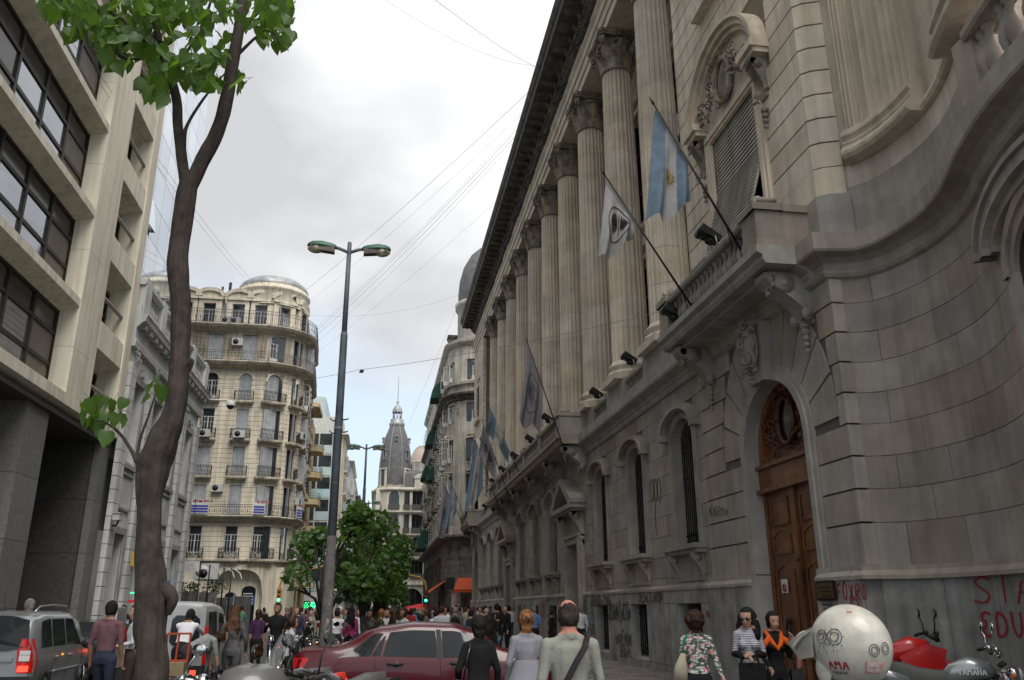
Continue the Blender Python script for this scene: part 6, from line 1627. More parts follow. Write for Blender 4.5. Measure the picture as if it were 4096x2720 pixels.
# flags and floodlights on the balconies
FB = M('flag_sky_blue', (.13,.19,.25), .8, nvar=.15, nscale=5); FWH = M('flag_white', (.34,.33,.33), .8, nvar=.1, nscale=5); FGR = M('flag_grey', (.20,.185,.20), .8, nvar=.12, nscale=5); SUNM = M('sun_emblem', (.30,.22,.10), .8, nvar=0)
def flag(label, base, top, end, drop0, drop1, kind, xb=6.6, seed=0, lean=0):
    """pole from base to top (pixels of the photograph), cloth from the tip down to pixel `end` on the pole, hanging drop0/drop1 metres"""
    B = at_x(*base, xb); Tp = at_y(*top, B.y+lean); E = at_y(*end, B.y+lean*.5)
    o = thing('flag', label, 'flag', tuple(B), 0, 'flags flown from the bank balconies')
    t_end = (E-Tp).length/(B-Tp).length
    mb = MB(); d_ = (Tp-B).normalized(); mb.tube([B-d_*.55, Tp], [.028,.018], 6); mb.tube([Tp, Tp+d_*.05, Tp+d_*.2], [.03,.03,.004], 6); part('pole', mb, LAMPBLK, o)
    mb = MB(); mb.tube([B+Vector((.45,0,-.1)), B], .015, 5); mb.tube([B+Vector((.1,.3,-.1)), B+d_*.3], .012, 5); part('bracket', mb, LAMPBLK, o)
    nu, nv = 18, 16; vs = []; fs = []; mi = []
    for j in range(nv+1):
        for i in range(nu+1):
            u, v = i/nu, j/nv
            P_ = Tp.lerp(B, .03+(t_end-.03)*u); L = drop0+(drop1-drop0)*u
            sag = math.sin(u*11+seed+v*1.5)*.13*v+math.sin(u*23+v*4+seed*2)*.05*v
            pull = v*(-.30*(1-u)-.02*u)*drop0*.45
            vs.append((P_.x+pull*1.0*(1 if True else 0)+.0, P_.y+sag+.06*math.sin(v*4+seed), P_.z-L*v*(1-.06*math.sin(u*7+seed))))
    for j in range(nv):
        for i in range(nu):
            k = j*(nu+1)+i; fs.append((k, k+1, k+nu+2, k+nu+1)); mi.append(1 if (kind == 'arg' and nu/3 <= i < 2*nu/3) else 0)
    mb = MB(); mb.add(vs, fs, True); mb.mi = mi
    me = mb.mesh('cloth', [FB, FWH] if kind == 'arg' else ([FWH] if kind == 'white' else [FGR]), org(o)); c = bpy.data.objects.new('cloth', me); COL.objects.link(c); c.parent = o; ORG[c.name] = org(o)
    def at(u, v, e=.012):
        i = min(nu-1, int(u*nu)); j = min(nv-1, int(v*nv)); a = Vector(vs[j*(nu+1)+i]); b = Vector(vs[j*(nu+1)+i+1]); c2 = Vector(vs[(j+1)*(nu+1)+i]); f, g = u*nu-i, v*nv-j
        return a+(b-a)*f+(c2-a)*g+Vector((0,-e,0))
    mb = MB()
    if kind == 'arg':
        for k in range(20): a = k*math.pi/10; r = .14 if k % 2 else .10; mb.bar(at(.5,.5), at(.5+r*math.cos(a), .5+r*.8*math.sin(a)), .012, .008)
        for k in range(12): a, b = k*math.pi/6, (k+1)*math.pi/6; mb.add([at(.5,.5), at(.5+.07*math.cos(a), .5+.055*math.sin(a)), at(.5+.07*math.cos(b), .5+.055*math.sin(b))], [(0,1,2)])
        part('sun_emblem', mb, SUNM, c)
    else:
        mb.tube([at(.5+.34*math.cos(a), .5+.30*math.sin(a)) for a in [i*math.pi/12 for i in range(25)]], .012, 4)
        for k in range(9):       # a heraldic bird suggested by feathers
            for s_ in (-1, 1): mb.bar(at(.5+s_*.05, .42+.02*k), at(.5+s_*(.10+.16*math.sin(k/9*3.1)), .30+.04*k), .035, .01)
        mb.bar(at(.5,.32), at(.5,.70), .07, .012); part('crest', mb, M('crest_grey', (.09,.085,.09), .8, nvar=.3, nscale=20), c)
    return o
flag('sky blue and white national flag hanging nearest, over the shuttered window', (2935,950), (2614,416), (2760,650), 2.7, .9, 'arg', seed=1)
flag('white flag with a grey crested emblem on the second pole from the right', (2758,1212), (2417,697), (2548,868), 2.1, .5, 'white', seed=2)
flag('grey drooping crest flag at the near end of the long balcony', (2235,1735), (2110,1370), (2150,1530), 3.0, 2.0, 'grey', seed=3)
flag('sky blue flag wrapped round its pole, second on the long balcony', (2075,1890), (1955,1620), (2040,1800), 1.1, .6, 'arg', seed=4)
flag('narrow grey flag hanging folded, third on the long balcony', (2022,1950), (1930,1685), (1980,1830), 1.6, 1.2, 'grey', seed=5)
flag('sky blue and white flag hanging at the far end of the long balcony', (1985,2000), (1897,1745), (1932,1850), 4.6, 1.6, 'arg', seed=6)
flag('pale sky blue flag at the far pavilion, right one of the last two', (1868,2095), (1803,1925), (1830,1990), 4.2, 1.2, 'arg', 6.9, seed=7)
flag('faded grey flag at the far pavilion, left one of the last two', (1860,2115), (1775,1935), (1800,1985), 4.0, 3.2, 'grey', 6.9, seed=8)
def flood(px, py, x, label, s=1):
    p = at_x(px, py, x); o = thing('floodlight', label, 'floodlight', tuple(p), 0, 'black floodlights along the bank parapets'); o.scale = (.8, .8, .8)
    mb = MB(); mb.hexa([(-.30,-.22,.14),(.24,-.2,-.12),(.24,.2,-.12),(-.30,.22,.14),(-.22,-.24,.34),(.30,-.2,.02),(.30,.2,.02),(-.22,.24,.34)]); mb.tube([(-.2,-.2,.18),(-.2,.2,.18)], .12, 10)
    b = part('housing', mb, LAMPBLK, o, local=True); mb = MB(); mb.ball((.05,0,-.06), .15, 10, 6, sc=(1.2,1,.8)); part('gear_box', mb, LAMPBLK, b, local=True)
    mb = MB(); mb.tube([(.1,-.2,.0),(.15,-.18,-.22),(.15,.18,-.22),(.1,.2,0)], .018, 5); mb.tube([(.15,0,-.2),(.15,0,-.4)], .025, 6); part('bracket', mb, AC_MAT, o, local=True)
names = ['biggest black floodlight, on the near balcony below the shuttered window','black floodlight at the left corner of the near balcony','black floodlight by the second column base from the right','black floodlight by the third column base from the right','floodlight above the first pole of the long balcony','floodlight second along the long balcony','floodlight third along the long balcony','floodlight fourth along the long balcony','floodlight fifth along the long balcony','floodlight at the far end of the long balcony','floodlight on the far pavilion balcony']
for (px, py, x), n in zip([(2835,955,6.65),(2690,1262,6.65),(2517,1443,7.7),(2385,1580,7.7),(2190,1680,6.65),(2122,1762,6.65),(2060,1828,6.65),(2012,1882,6.65),(1974,1930,6.65),(1942,2030,7.3),(1872,2060,6.7)], names): flood(px, py, x, n)
# overhead cables
CAB = M('cable', (.22,.22,.24), .7, nvar=0)
def cable(a, b, sag, r, label):
    mb = MB(); c = a; n = 24
    mb.tube([(a.lerp(b, i/n)-a)+Vector((0,0,-4*sag*(i/n)*(1-i/n))) for i in range(n+1)], r*.75, 4, smooth=True); solo('overhead_cable', mb, CAB, label, 'cable', tuple(a), 0, 'overhead cables strung between the buildings')
cable(at_x(2145,270,6.45), at_y(1690,-40,16), .15, .012, 'cable running from the bank cornice up out of the top of the frame')
cable(at_x(2138,262,6.45), at_y(1480,-40,18), .5, .008, 'thin sagging cable beside the one that leaves the top of the frame')
cable(at_x(2110,372,6.45), at_y(1200,1180,66.5), .3, .016, 'long cable from the bank cornice down to the domed house, topmost of the bundle')
cable(at_x(2092,450,6.45), at_y(1215,1225,66.5), .3, .009, 'faint cable just under the topmost long one')
for i, (pa, pb) in enumerate((((2072,500),(1238,1335)),((2066,520),(1236,1348)),((2058,548),(1240,1362)),((2050,575),(1244,1390)))): cable(at_x(*pa,6.45), at_y(*pb,68), .5, (.009,.014,.014,.009)[i], ['upper thin','upper thick','lower thick','lower thin'][i]+' cable of the four-strand bundle crossing behind the lamp')
cable(at_x(1985,805,6.45), at_y(1245,1428,69), .3, .009, 'single cable crossing low in the sky behind the street lamp')
cable(at_x(1845,1175,6.45), at_y(1210,1258,68), .9, .010, 'thin nearly level cable between the domed house and the bank end')
cable(at_x(2850,1195,7.7), at_y(1445,1478,34), .2, .011, 'street cable from the bank columns to the little hanging plate'); cable(at_y(1445,1478,34), at_x(800,1545,-9.3), .25, .011, 'street cable from the little hanging plate to the townhouse')
pp = at_y(1445,1484,34); solo('cable_plate', MB().hexa([(-.09,0,-.09),(.09,0,-.07),(.09,.02,-.07),(-.09,.02,-.09),(-.05,0,.05),(.12,0,.06),(.12,.02,.06),(-.05,.02,.05)]), IRON, 'small dark square plate hanging on the street cable', 'plate', tuple(pp))
cable(at_x(255,120,-10), at_y(975,1110,66.5), .4, .012, 'left one of the two cables from the cream block to the domed house'); cable(at_x(262,95,-10), at_y(1010,1125,66.5), .4, .012, 'right one of the two cables from the cream block to the domed house')
cable(at_x(1840,1200,6.9), at_y(1635,1695,90), .1, .012, 'thin slanting cable beside the spire')
# trees
BARK = M('bark', (.022,.018,.016), .95, nvar=.5, nscale=9, bump=1.0, bscale=26, col2=(.062,.045,.036), bst=(1,1,.13), streak=.5)
BARK2 = M('far_bark', (.05,.045,.04), .95, nvar=.4, nscale=10, bump=.4)
def leafmat(n, c, tr):
    m = bpy.data.materials.new(n); m.use_nodes = True; t = m.node_tree; b = t.nodes['Principled BSDF']; b.inputs['Roughness'].default_value = .5
    oi = t.nodes.new('ShaderNodeObjectInfo'); g = t.nodes.new('ShaderNodeNewGeometry'); nz = t.nodes.new('ShaderNodeTexNoise'); nz.inputs['Scale'].default_value = 3.5; t.links.new(g.outputs['Position'], nz.inputs['Vector'])
    ad = t.nodes.new('ShaderNodeMath'); ad.operation = 'ADD'; t.links.new(oi.outputs['Random'], ad.inputs[0]); t.links.new(nz.outputs['Fac'], ad.inputs[1])
    cr = t.nodes.new('ShaderNodeValToRGB'); cr.color_ramp.elements[0].position = .35; cr.color_ramp.elements[0].color = (*[q*.55 for q in c], 1); cr.color_ramp.elements[1].position = 1.1; cr.color_ramp.elements[1].color = (*[q*1.25 for q in c], 1)
    t.links.new(ad.outputs[0], cr.inputs[0]); t.links.new(cr.outputs[0], b.inputs['Base Color'])
    tl = t.nodes.new('ShaderNodeBsdfTranslucent'); tl.inputs[0].default_value = (*tr, 1); mi = t.nodes.new('ShaderNodeMixShader'); mi.inputs[0].default_value = .42
    t.links.new(b.outputs[0], mi.inputs[1]); t.links.new(tl.outputs[0], mi.inputs[2]); t.links.new(mi.outputs[0], t.nodes['Material Output'].inputs[0]); return m
LEAF = leafmat('catalpa_leaf', (.05,.10,.02), (.20,.38,.03)); LEAF2 = leafmat('street_tree_leaf', (.045,.092,.02), (.12,.26,.03))
def leaf_mesh(k, size=.2):
    """heart-shaped leaf with a drooping tip, folded along the midrib"""
    out = [(0,0),(.26,.10),(.44,-.02),(.50,-.26),(.42,-.52),(.22,-.82),(0,-1.12)]; vs = []; fs = []
    f = (.10,.22,.34)[k % 3]; dr = (.15,.3,.45)[k % 3]
    for s_ in (1, -1):
        for x, z in out: vs.append((s_*x*size, -abs(x)*f*size+dr*z*z*size*.5+.01*math.sin(x*20), z*size))
    vs += [(0, dr*.09*size*.5+.012, -.3*size), (0, dr*.4*size*.5+.012, -.65*size)]
    m = len(out); c1, c2 = 2*m, 2*m+1
    for s_ in (0, 1):
        o = s_*m; q = [(o, o+1, c1), (o+1, o+2, c1), (o+2, o+3, c1), (o+3, c2, c1), (o+3, o+4, c2), (o+4, o+5, c2), (o+5, o+6, c2)]
        fs += q if s_ == 0 else [tuple(reversed(t)) for t in q]
    mb = MB(); mb.add(vs, fs, True); mb.tube([(0,0,0),(0,.03,.10*5*size)], .003, 3); return mb
LM = [leaf_mesh(k).mesh('leaf', LEAF) for k in range(3)]
TY = 7.5
TR = thing('street_tree', 'large leaning catalpa tree in the left foreground with forked trunk and big heart-shaped leaves', 'tree', tuple(at_y(620, 2760, TY).to_2d())+(0,))
def limb(pts, name, parent, n=14, rough=.12, seed=1, mat=BARK):
    P = [];
    for i in range(len(pts)-1):
        for k in range(8):
            t = k/8; a, b, c, d = pts[max(0,i-1)], pts[i], pts[i+1], pts[min(len(pts)-1,i+2)]
            f = lambda j: .5*((2*b[j])+(c[j]-a[j])*t+(2*a[j]-5*b[j]+4*c[j]-d[j])*t*t+(3*b[j]-a[j]-3*c[j]+d[j])*t**3)
            P.append((Vector((f(0), f(1), f(2))), f(3)))
    P.append((Vector(pts[-1][:3]), pts[-1][3])); mb = MB(); n = int(n*1.6); mb.tube([p for p, r in P], [r for p, r in P], n)
    rr = random.Random(seed)
    for i, v in enumerate(mb.v):
        c, r = P[min(len(P)-1, i//n)]; q = Vector(v); d = (q-c); nz = mnoise.noise(Vector((q.x*9, q.y*9, q.z*2.2+seed)))+.5*mnoise.noise(Vector((q.x*22, q.y*22, q.z*5)))
        mb.v[i] = tuple(c+d*(1+rough*nz+(.07*math.sin(11*math.atan2(d.y, d.x)+2.5*math.sin(q.z*2.1)+seed))*(seed < 4)))
    return part(name, mb, mat, parent)
def tp(px, py, r, dy=0): q = at_y(px, py, TY+dy); return (q.x, q.y, q.z, r)
b0 = at_y(620, 2720, TY)
trunk = limb([(b0.x-.03, TY, -.1, .19), (b0.x-.02, TY, .5, .14), tp(608,2720,.122), tp(602,2480,.118), tp(606,2350,.122), tp(597,2200,.104), tp(600,2020,.100), tp(613,1900,.125), tp(635,1800,.132), tp(697,1650,.096), tp(718,1480,.086), tp(722,1250,.084), tp(712,1020,.084), tp(745,780,.088), tp(758,700,.08)], 'trunk', TR, 20, .2)
limb([tp(757,760,.06), tp(805,650,.070), tp(868,530,.066), tp(905,400,.062), tp(930,250,.058), tp(958,100,.056), tp(975,-60,.052), tp(1000,-250,.06)], 'limb', TR, 16, .16, 2)
limb([tp(745,760,.055), tp(725,620,.052), tp(712,500,.046), tp(705,400,.043), tp(672,270,.040), tp(615,170,.038), tp(545,145,.045), tp(490,170,.035), tp(470,205,.028), tp(500,232,.018), tp(560,235,.008)], 'limb', TR, 12, .16, 3)
limb([tp(730,590,.035), tp(745,510,.018), tp(790,430,.014), tp(850,350,.010), tp(930,260,.006)], 'branch', TR, 8, .1, 4)
limb([tp(600,2325,.08), tp(660,2362,.066), tp(688,2400,.052), tp(672,2460,.02)], 'burl', TR, 12, .2, 5)
limb([tp(730,1470,.05), tp(762,1445,.035), tp(760,1480,.015)], 'burl', TR, 10, .2, 6)
limb([tp(610,1840,.055), tp(555,1850,.025), tp(525,1800,.016), tp(480,1735,.012), tp(420,1690,.008), tp(370,1680,.004)], 'branch', TR, 8, .08, 7)
limb([tp(545,1850,.02), tp(560,1760,.012), tp(595,1660,.010), tp(620,1580,.006)], 'branch', TR, 8, .08, 8)
for i, (a, b, r) in enumerate((((640,170),(560,-20),.03),((545,145),(420,40),.02),((420,40),(260,60),.012),((690,300),(800,120),.02),((800,120),(850,-30),.018),((940,230),(1060,120),.018),((1060,120),(1120,180),.01),((470,190),(380,170),.012),((720,420),(640,330),.015),((905,400),(800,330),.012),((600,170),(700,20),.022),((960,120),(1090,10),.015))):
    limb([tp(*a, r), tp((a[0]+b[0])/2+10, (a[1]+b[1])/2-14, r*.8), tp(*b, r*.45)], 'branch', TR, 6, .1, 10+i)
rr = random.Random(21); leaves = []
clu = [(230,20,55,45,12),(330,60,85,70,26),(430,150,80,75,26),(300,130,35,40,5),(520,70,110,80,34),(640,50,110,70,34),(600,190,90,60,20),(640,330,65,75,24),(760,110,110,80,30),(830,40,110,60,26),(790,280,90,70,26),(860,340,40,25,7),(1010,40,70,60,16),(1095,110,70,95,26),(1110,40,80,60,16),(965,340,15,30,3),(690,-60,420,60,60),(300,-70,200,50,20),(480,250,50,30,6),(900,200,50,60,8)]
for (cx1, cy1, rx, ry, n) in clu:
    for i in range(int(n*1.7)):
        a = rr.uniform(0, 6.28); q = rr.random()**.5; leaves.append((cx1+rx*q*math.cos(a), cy1+ry*q*math.sin(a), rr.uniform(-.9,.9)))
low = [(330,1655,.0),(360,1640,.1),(395,1630,.05),(345,1690,-.1),(380,1700,.1),(430,1640,0),(445,1680,.1),(470,1700,-.1),(400,1740,0),(425,1735,.1),(500,1640,0),(490,1700,.05),(370,1720,.1),(430,1770,-.05),(455,1645,.1),(620,1545,0),(600,1580,.1),(635,1590,-.1),(590,1620,0),(640,1630,.1),(350,1660,.2),(415,1690,.2)]
leaves += [(a, b-25, c) for a, b, c in low]
rest = MB(); nl = 0; rr.shuffle(leaves); leaves.sort(key=lambda l: l[1] < 1500)
for i, (px, py, dy) in enumerate(leaves):
    q = at_y(px, py-20, TY+dy); big = .48+.40*rr.random(); rz_ = rr.uniform(0, 6.28); rx_ = rr.uniform(-1.0, .5); ry_ = rr.uniform(-.5,.5)
    if px < 640 and py > 1500: big *= .95
    use = (py > -25 and nl < 300); nl += use
    if use: inst('leaf', LM[i % 3], TR, tuple(q), rot=(rx_, ry_, rz_), scale=(big,)*3)
    else:
        Mx = Matrix.Translation(q) @ Matrix.Rotation(rz_, 4, 'Z') @ Matrix.Rotation(ry_, 4, 'Y') @ Matrix.Rotation(rx_, 4, 'X') @ Matrix.Scale(big, 4)
        lm = leaf_mesh(i % 3); rest.add([Mx @ Vector(v) for v in lm.v], lm.f, True)
part('upper_leaves', rest, LEAF, TR, kind='stuff')
def small_tree(x, y, h, r, seed, label, n=2600, sparse=False):
    rr = random.Random(seed); o = thing('street_tree', label, 'tree', (x, y, 0), 0, 'small leafy trees along the middle of the street')
    mb = MB(); th = h*.38; fx = rr.uniform(-.2,.2)
    mb.tube([(0,0,-.05),(.03,0,.4),(fx*.5,0,th*.6),(fx,0,th)], [.15,.12,.10,.085], 9); part('trunk', mb, BARK2, o, local=True)
    tips = []; mb = MB()
    for k in range(9):
        a = k*2.4+rr.uniform(-.4,.4); l = r*rr.uniform(.6,1.05); z = th+(h-th)*rr.uniform(.25,.95)*(1 if k < 7 else .5)
        e = Vector((fx+l*math.cos(a), l*math.sin(a), z)); m_ = Vector((fx+l*.4*math.cos(a), l*.4*math.sin(a), th+(z-th)*.65)); mb.tube([(fx,0,th-.2), m_, e], [.05,.032,.012], 6); tips.append(e)
        for j in range(4):
            a2 = a+rr.uniform(-1.2,1.2); e2 = m_.lerp(e, rr.uniform(.3,1))+Vector((math.cos(a2)*.36, math.sin(a2)*.36, rr.uniform(-.1,.45)))*rr.uniform(.6,1.2); mb.tube([m_.lerp(e, .4), e2], [.02,.008], 4); tips.append(e2)
    part('branches', mb, BARK2, o, local=True, kind='stuff')
    pts = [(t, .30, .30, .26) for t in tips if (not sparse or rr.random() < .5)]
    mb = leafcloud(pts, n, .085, seed, .75); part('crown', mb, LEAF2, o, local=True, kind='stuff'); return o
small_tree(-.85, 18.3, 4.2, .8, 31, 'sparse young tree with bare twigs right behind the tall street lamp', 1700, True)
small_tree(-.15, 23, 4.0, .45, 32, 'dense green street tree right of the lamp post, nearest of the row', 2000)
small_tree(.0, 28, 4.2, .55, 33, 'green street tree second of the dense row behind the lamp post', 2200)
small_tree(.25, 34, 4.2, .7, 34, 'green street tree third of the dense row behind the lamp post', 2200)
small_tree(.35, 40, 4.1, .8, 35, 'green street tree at the far end of the dense row', 3000)
small_tree(-.3, 48, 4.3, .9, 36, 'distant street tree behind the far lamp post', 2200)
# cars
TYRE = M('tyre_rubber', (.02,.02,.02), .85, nvar=.1); RIM = M('alloy_rim', (.35,.36,.37), .3, metal=.8, nvar=.05)
CARG = M('car_glass', (.02,.024,.028), .04, nvar=.1, nscale=2, spec=.5, coat=.0); PLAS = M('black_plastic', (.015,.015,.016), .55, nvar=0)
CHROME = M('chrome', (.65,.65,.66), .12, metal=1, nvar=0); REDL = M('red_lamp', (.42,.01,.008), .15, nvar=0, coat=.5); REDLIT = M('red_lamp_lit', (.95,.04,.02), .3, nvar=0, emit=1.4); AMB = M('amber_lamp', (.85,.22,.02), .3, nvar=0, emit=.9); CLRL = M('clear_lamp', (.55,.55,.55), .15, nvar=0, coat=.5)
SEATM = M('dark_interior', (.012,.012,.013), .9, nvar=0)
def interp(tab, x):
    if x <= tab[0][0]: return tab[0][1]
    for (a, b), (c, d) in zip(tab[:-1], tab[1:]):
        if x <= c: t = (x-a)/(c-a); t = t*t*(3-2*t); return b+(d-b)*t
    return tab[-1][1]
class Car:
    """x runs from the rear (0) to the nose; the side surface is y = +-width"""
    def __init__(s, L, W, zroof, zbelt, plan, tumble=.16, zb=.2, wheels=(.8, 3.4), wr=.31):
        s.L, s.W, s.zr, s.zbt, s.plan, s.tb, s.zb, s.wh, s.wr = L, W/2, zroof, zbelt, plan, tumble, zb, wheels, wr
    def sec(s, x):
        zr, zt = interp(s.zr, x), interp(s.zbt, x); w = s.W*interp(s.plan, x); zt = min(zt, zr-.02); g = max(0, zr-zt); k = min(1, g/.3); wr_ = w-s.tb*k-.03
        zb = s.zb; d = zt-zb
        return [(0, zb), (w*.86, zb), (w*.95, zb+.06), (w*.985, zb+d*.30), (w, zb+d*.60), (w*.99, zb+d*.86), (w-.035, zt), (wr_+(w-.035-wr_)*.5, zt+g*.5), (wr_+.02, zt+g*.86), (wr_-.05, zt+g*.96), (wr_*.55, zr+.0), (0, zr+.012)]
    def surf(s, x, v, sgn=1, e=.004):
        """v: 0 belt .. 1 cant rail"""
        c = s.sec(x); a, m, b = c[6], c[7], c[8]
        p = (a[0]+(m[0]-a[0])*v*2, a[1]+(m[1]-a[1])*v*2) if v < .5 else (m[0]+(b[0]-m[0])*(v*2-1), m[1]+(b[1]-m[1])*(v*2-1))
        return (x, sgn*(p[0]+e), p[1])
    def side(s, x, z, sgn=1, e=.004):
        c = s.sec(x)
        for (a, b), (c2, d) in zip(c[1:8], c[2:9]):
            if b <= z <= d: t = (z-b)/max(1e-6, d-b); return (x, sgn*(a+(c2-a)*t+e), z)
        return (x, sgn*(c[2][0]+e), z)
    def body(s, n=44):
        mb = MB(); vs = []; fs = []
        for i in range(n+1):
            x = s.L*i/n; q = s.sec(x); q = [(-a, b) for a, b in reversed(q[1:])]+q[:-1]+[q[-1]]
            q = [(-a, b) for a, b in s.sec(x)[::-1]][:-1]+s.sec(x)
            if i in (0, n): q = [(a*.985, b) for a, b in q]
            vs += [(x, a, b) for a, b in q]
        m = len(vs)//(n+1)
        for i in range(n):
            for j in range(m-1): fs.append((i*m+j, i*m+j+1, (i+1)*m+j+1, (i+1)*m+j))
        mb.add(vs, fs, True)
        h = m//2
        for o in (0, n*m):
            for j in range(h): mb.add([vs[o+j], vs[o+j+1], vs[o+m-2-j], vs[o+m-1-j]], [(0,1,2,3)], True)
        return mb
    def window(s, xa0, xa1, xb0, xb1, v0=.04, v1=.92, sgn=1, e=.005, nu=10, nvv=6):
        mb = MB(); vs = []; fs = []
        for j in range(nvv+1):
            v = j/nvv
            for i in range(nu+1):
                u = i/nu; x = (xa0+(xb0-xa0)*v)*(1-u)+(xa1+(xb1-xa1)*v)*u; vs.append(s.surf(x, v0+(v1-v0)*v, sgn, e))
        for j in range(nvv):
            for i in range(nu): k = j*(nu+1)+i; fs.append((k, k+1, k+nu+2, k+nu+1))
        return mb.add(vs, fs, True)
    def screen(s, x0, x1, f0=.86, f1=.80, e=.008):
        mb = MB(); vs = []; fs = []; n = 8
        for j in range(n+1):
            x = x0+(x1-x0)*j/n; c = s.sec(x); w0 = c[9][0]*.98 if c[9][0] > .3 else .3; w0 = c[8][0]*(f0+(f1-f0)*j/n)
            for i in range(n+1):
                u = -1+2*i/n; a = abs(u)*w0
                z = c[11][1] if a <= 1e-6 else None
                pts = [(c[11][0], c[11][1]), c[10], c[9], c[8]]
                for p, q in zip(pts[:-1], pts[1:]):
                    if p[0] <= a <= q[0]+1e-6: t = (a-p[0])/max(1e-6, q[0]-p[0]); z = p[1]+(q[1]-p[1])*t; break
                if z is None: z = c[8][1]
                vs.append((x, a*(1 if u > 0 else -1), z+e))
        for j in range(n):
            for i in range(n): k = j*(n+1)+i; fs.append((k, k+1, k+n+2, k+n+1))
        return mb.add(vs, fs, True)
    def seam(s, pts, sgn, w=.009):
        mb = MB(); Q = []
        for (x0, z0), (x1, z1) in zip(pts[:-1], pts[1:]):
            for i in range(7): t = i/6; Q.append(Vector(s.side(x0+(x1-x0)*t, z0+(z1-z0)*t, sgn, .001)))
        mb.tube(Q, w/2, 4); return mb
    def wheels(s, root, spokes=5):
        for x in s.wh:
            for sg in (-1, 1):
                w = s.side(x, .5, sg, 0)[1]
                mb = MB(); mb.tube([(x, w+sg*.004, s.wr+.03), (x, w-sg*.3, s.wr+.03)], s.wr+.075, 28); part('wheel_arch', mb, PLAS, root, local=True)
                mb = MB(); mb.lathe([(s.wr*.62,-.02),(s.wr*.66,.0),(s.wr*.93,.0),(s.wr,-.03),(s.wr,-.18),(s.wr*.6,-.2)], (0,0,0), 28)
                R_ = Matrix.Translation((x, w+sg*.012, s.wr)) @ Matrix.Rotation(-sg*math.pi/2, 4, 'X'); mb.v = [tuple(R_ @ Vector(v)) for v in mb.v]; t = part('wheel', mb, TYRE, root, local=True)
                mb = MB(); mb.lathe([(s.wr*.66,-.005),(s.wr*.6,-.03),(s.wr*.58,-.03),(s.wr*.55,-.06),(.0,-.06)], (0,0,0), 24)
                for k in range(spokes):
                    a = 2*math.pi*k/spokes
                    for d in (-.12, .12): mb.bar((0,0,-.02), (s.wr*.62*math.cos(a+d), s.wr*.62*math.sin(a+d), -.015), .028, .02)
                mb.tube([(0,0,-.05),(0,0,.0)], .05, 10)
                mb.v = [tuple(R_ @ Vector(v)) for v in mb.v]; part('rim', mb, RIM, t, local=True)
def carroot(name, label, cat, x, y, rz): return thing(name, label, cat, (x, y, 0), rz)
# --- red saloon crossing in the middle
RPAINT = M('maroon_paint', (.075,.003,.007), .3, nvar=.06, nscale=2, coat=.5)
rc = carroot('parked_car', 'maroon saloon car standing across the street in the centre foreground', 'car', -1.22, 15.05, R(-3.5))
C = Car(4.4, 1.70, [(0,1.02),(.12,1.09),(.62,1.11),(1.35,1.42),(1.9,1.475),(2.5,1.46),(2.9,1.36),(3.45,1.03),(4.0,.92),(4.3,.78),(4.4,.62)],
        [(0,.90),(.3,.93),(1.0,.96),(2.5,.92),(3.4,.90),(4.1,.82),(4.4,.60)], [(0,.80),(.12,.92),(.6,1),(3.4,1),(4.0,.93),(4.3,.8),(4.4,.68)], .17, wheels=(.92, 3.52))
part('body', C.body(), RPAINT, rc, local=True)
for sg in (1, -1):
    part('side_window', C.window(1.42, 2.28, 1.52, 2.24, .05, .90, sg), CARG, rc, local=True); part('side_window', C.window(2.38, 3.32, 2.34, 2.80, .05, .90, sg), CARG, rc, local=True)
    part('quarter_window', C.window(.72, 1.22, 1.26, 1.42, .05, .88, sg), CARG, rc, local=True); part('quarter_window', C.window(1.25, 1.38, 1.43, 1.46, .05, .75, sg), CARG, rc, local=True)
    mb = C.seam([(1.30,.90),(1.30,.62),(1.38,.45),(1.38,.28)], sg); mb.add(C.seam([(2.33,.90),(2.36,.3)], sg).v, C.seam([(2.33,.90),(2.36,.3)], sg).f); q = C.seam([(3.40,.88),(3.32,.3)], sg); mb.add(q.v, q.f); q = C.seam([(1.38,.27),(3.30,.27)], sg); mb.add(q.v, q.f)
    part('door_seam', mb, PLAS, rc, local=True)
    mb = C.window(2.29, 2.37, 2.25, 2.33, .0, .95, sg, .006); part('door_pillar', mb, PLAS, rc, local=True)
    for x in (1.62, 2.62):
        z = .86; p = C.side(x, z, sg, .02); mb = MB(); mb.tube([(x-.13, p[1]-sg*.015, z), (x-.09, p[1]+sg*.015, z), (x+.09, p[1]+sg*.015, z-.004), (x+.13, p[1]-sg*.015, z-.006)], [.012,.02,.02,.012], 8); h = part('door_handle', mb, PLAS, rc, local=True)
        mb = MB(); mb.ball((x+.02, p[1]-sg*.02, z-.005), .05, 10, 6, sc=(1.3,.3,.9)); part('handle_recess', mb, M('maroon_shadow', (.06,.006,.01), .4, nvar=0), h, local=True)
    mb = MB()
    Q = [Vector(C.side(.2+i*.18, .54, sg, .006)) for i in range(23)]; mb.tube(Q, .012, 5); part('rubbing_strip', mb, PLAS, rc, local=True)
    mb = MB(); p = C.side(3.2, .98, sg, .08); mb.ball((3.15, p[1]+sg*.02, .98), .1, 10, 6, sc=(.6,1,.75)); part('mirror', mb, PLAS, rc, local=True)
    mb = MB()
    for v in range(8): pass
    vs = []; fs = []
    for j in range(5):
        z = .62+.34*j/4
        for i in range(4): x = .01+(.06+.20*(j/4))*i/3; vs.append(C.side(x, z, sg, .006))
    for j in range(4):
        for i in range(3): k = j*4+i; fs.append((k, k+1, k+5, k+4))
    mb.add(vs, fs, True); part('tail_lamp', mb, REDL, rc, local=True)
part('rear_screen', C.screen(.70, 1.32), CARG, rc, local=True); part('windscreen', C.screen(3.35, 2.72), CARG, rc, local=True)
mb = MB(); mb.box(-.06,.05,-.62,.62,.62,.98); part('boot_panel', mb, PLAS, rc, local=True)
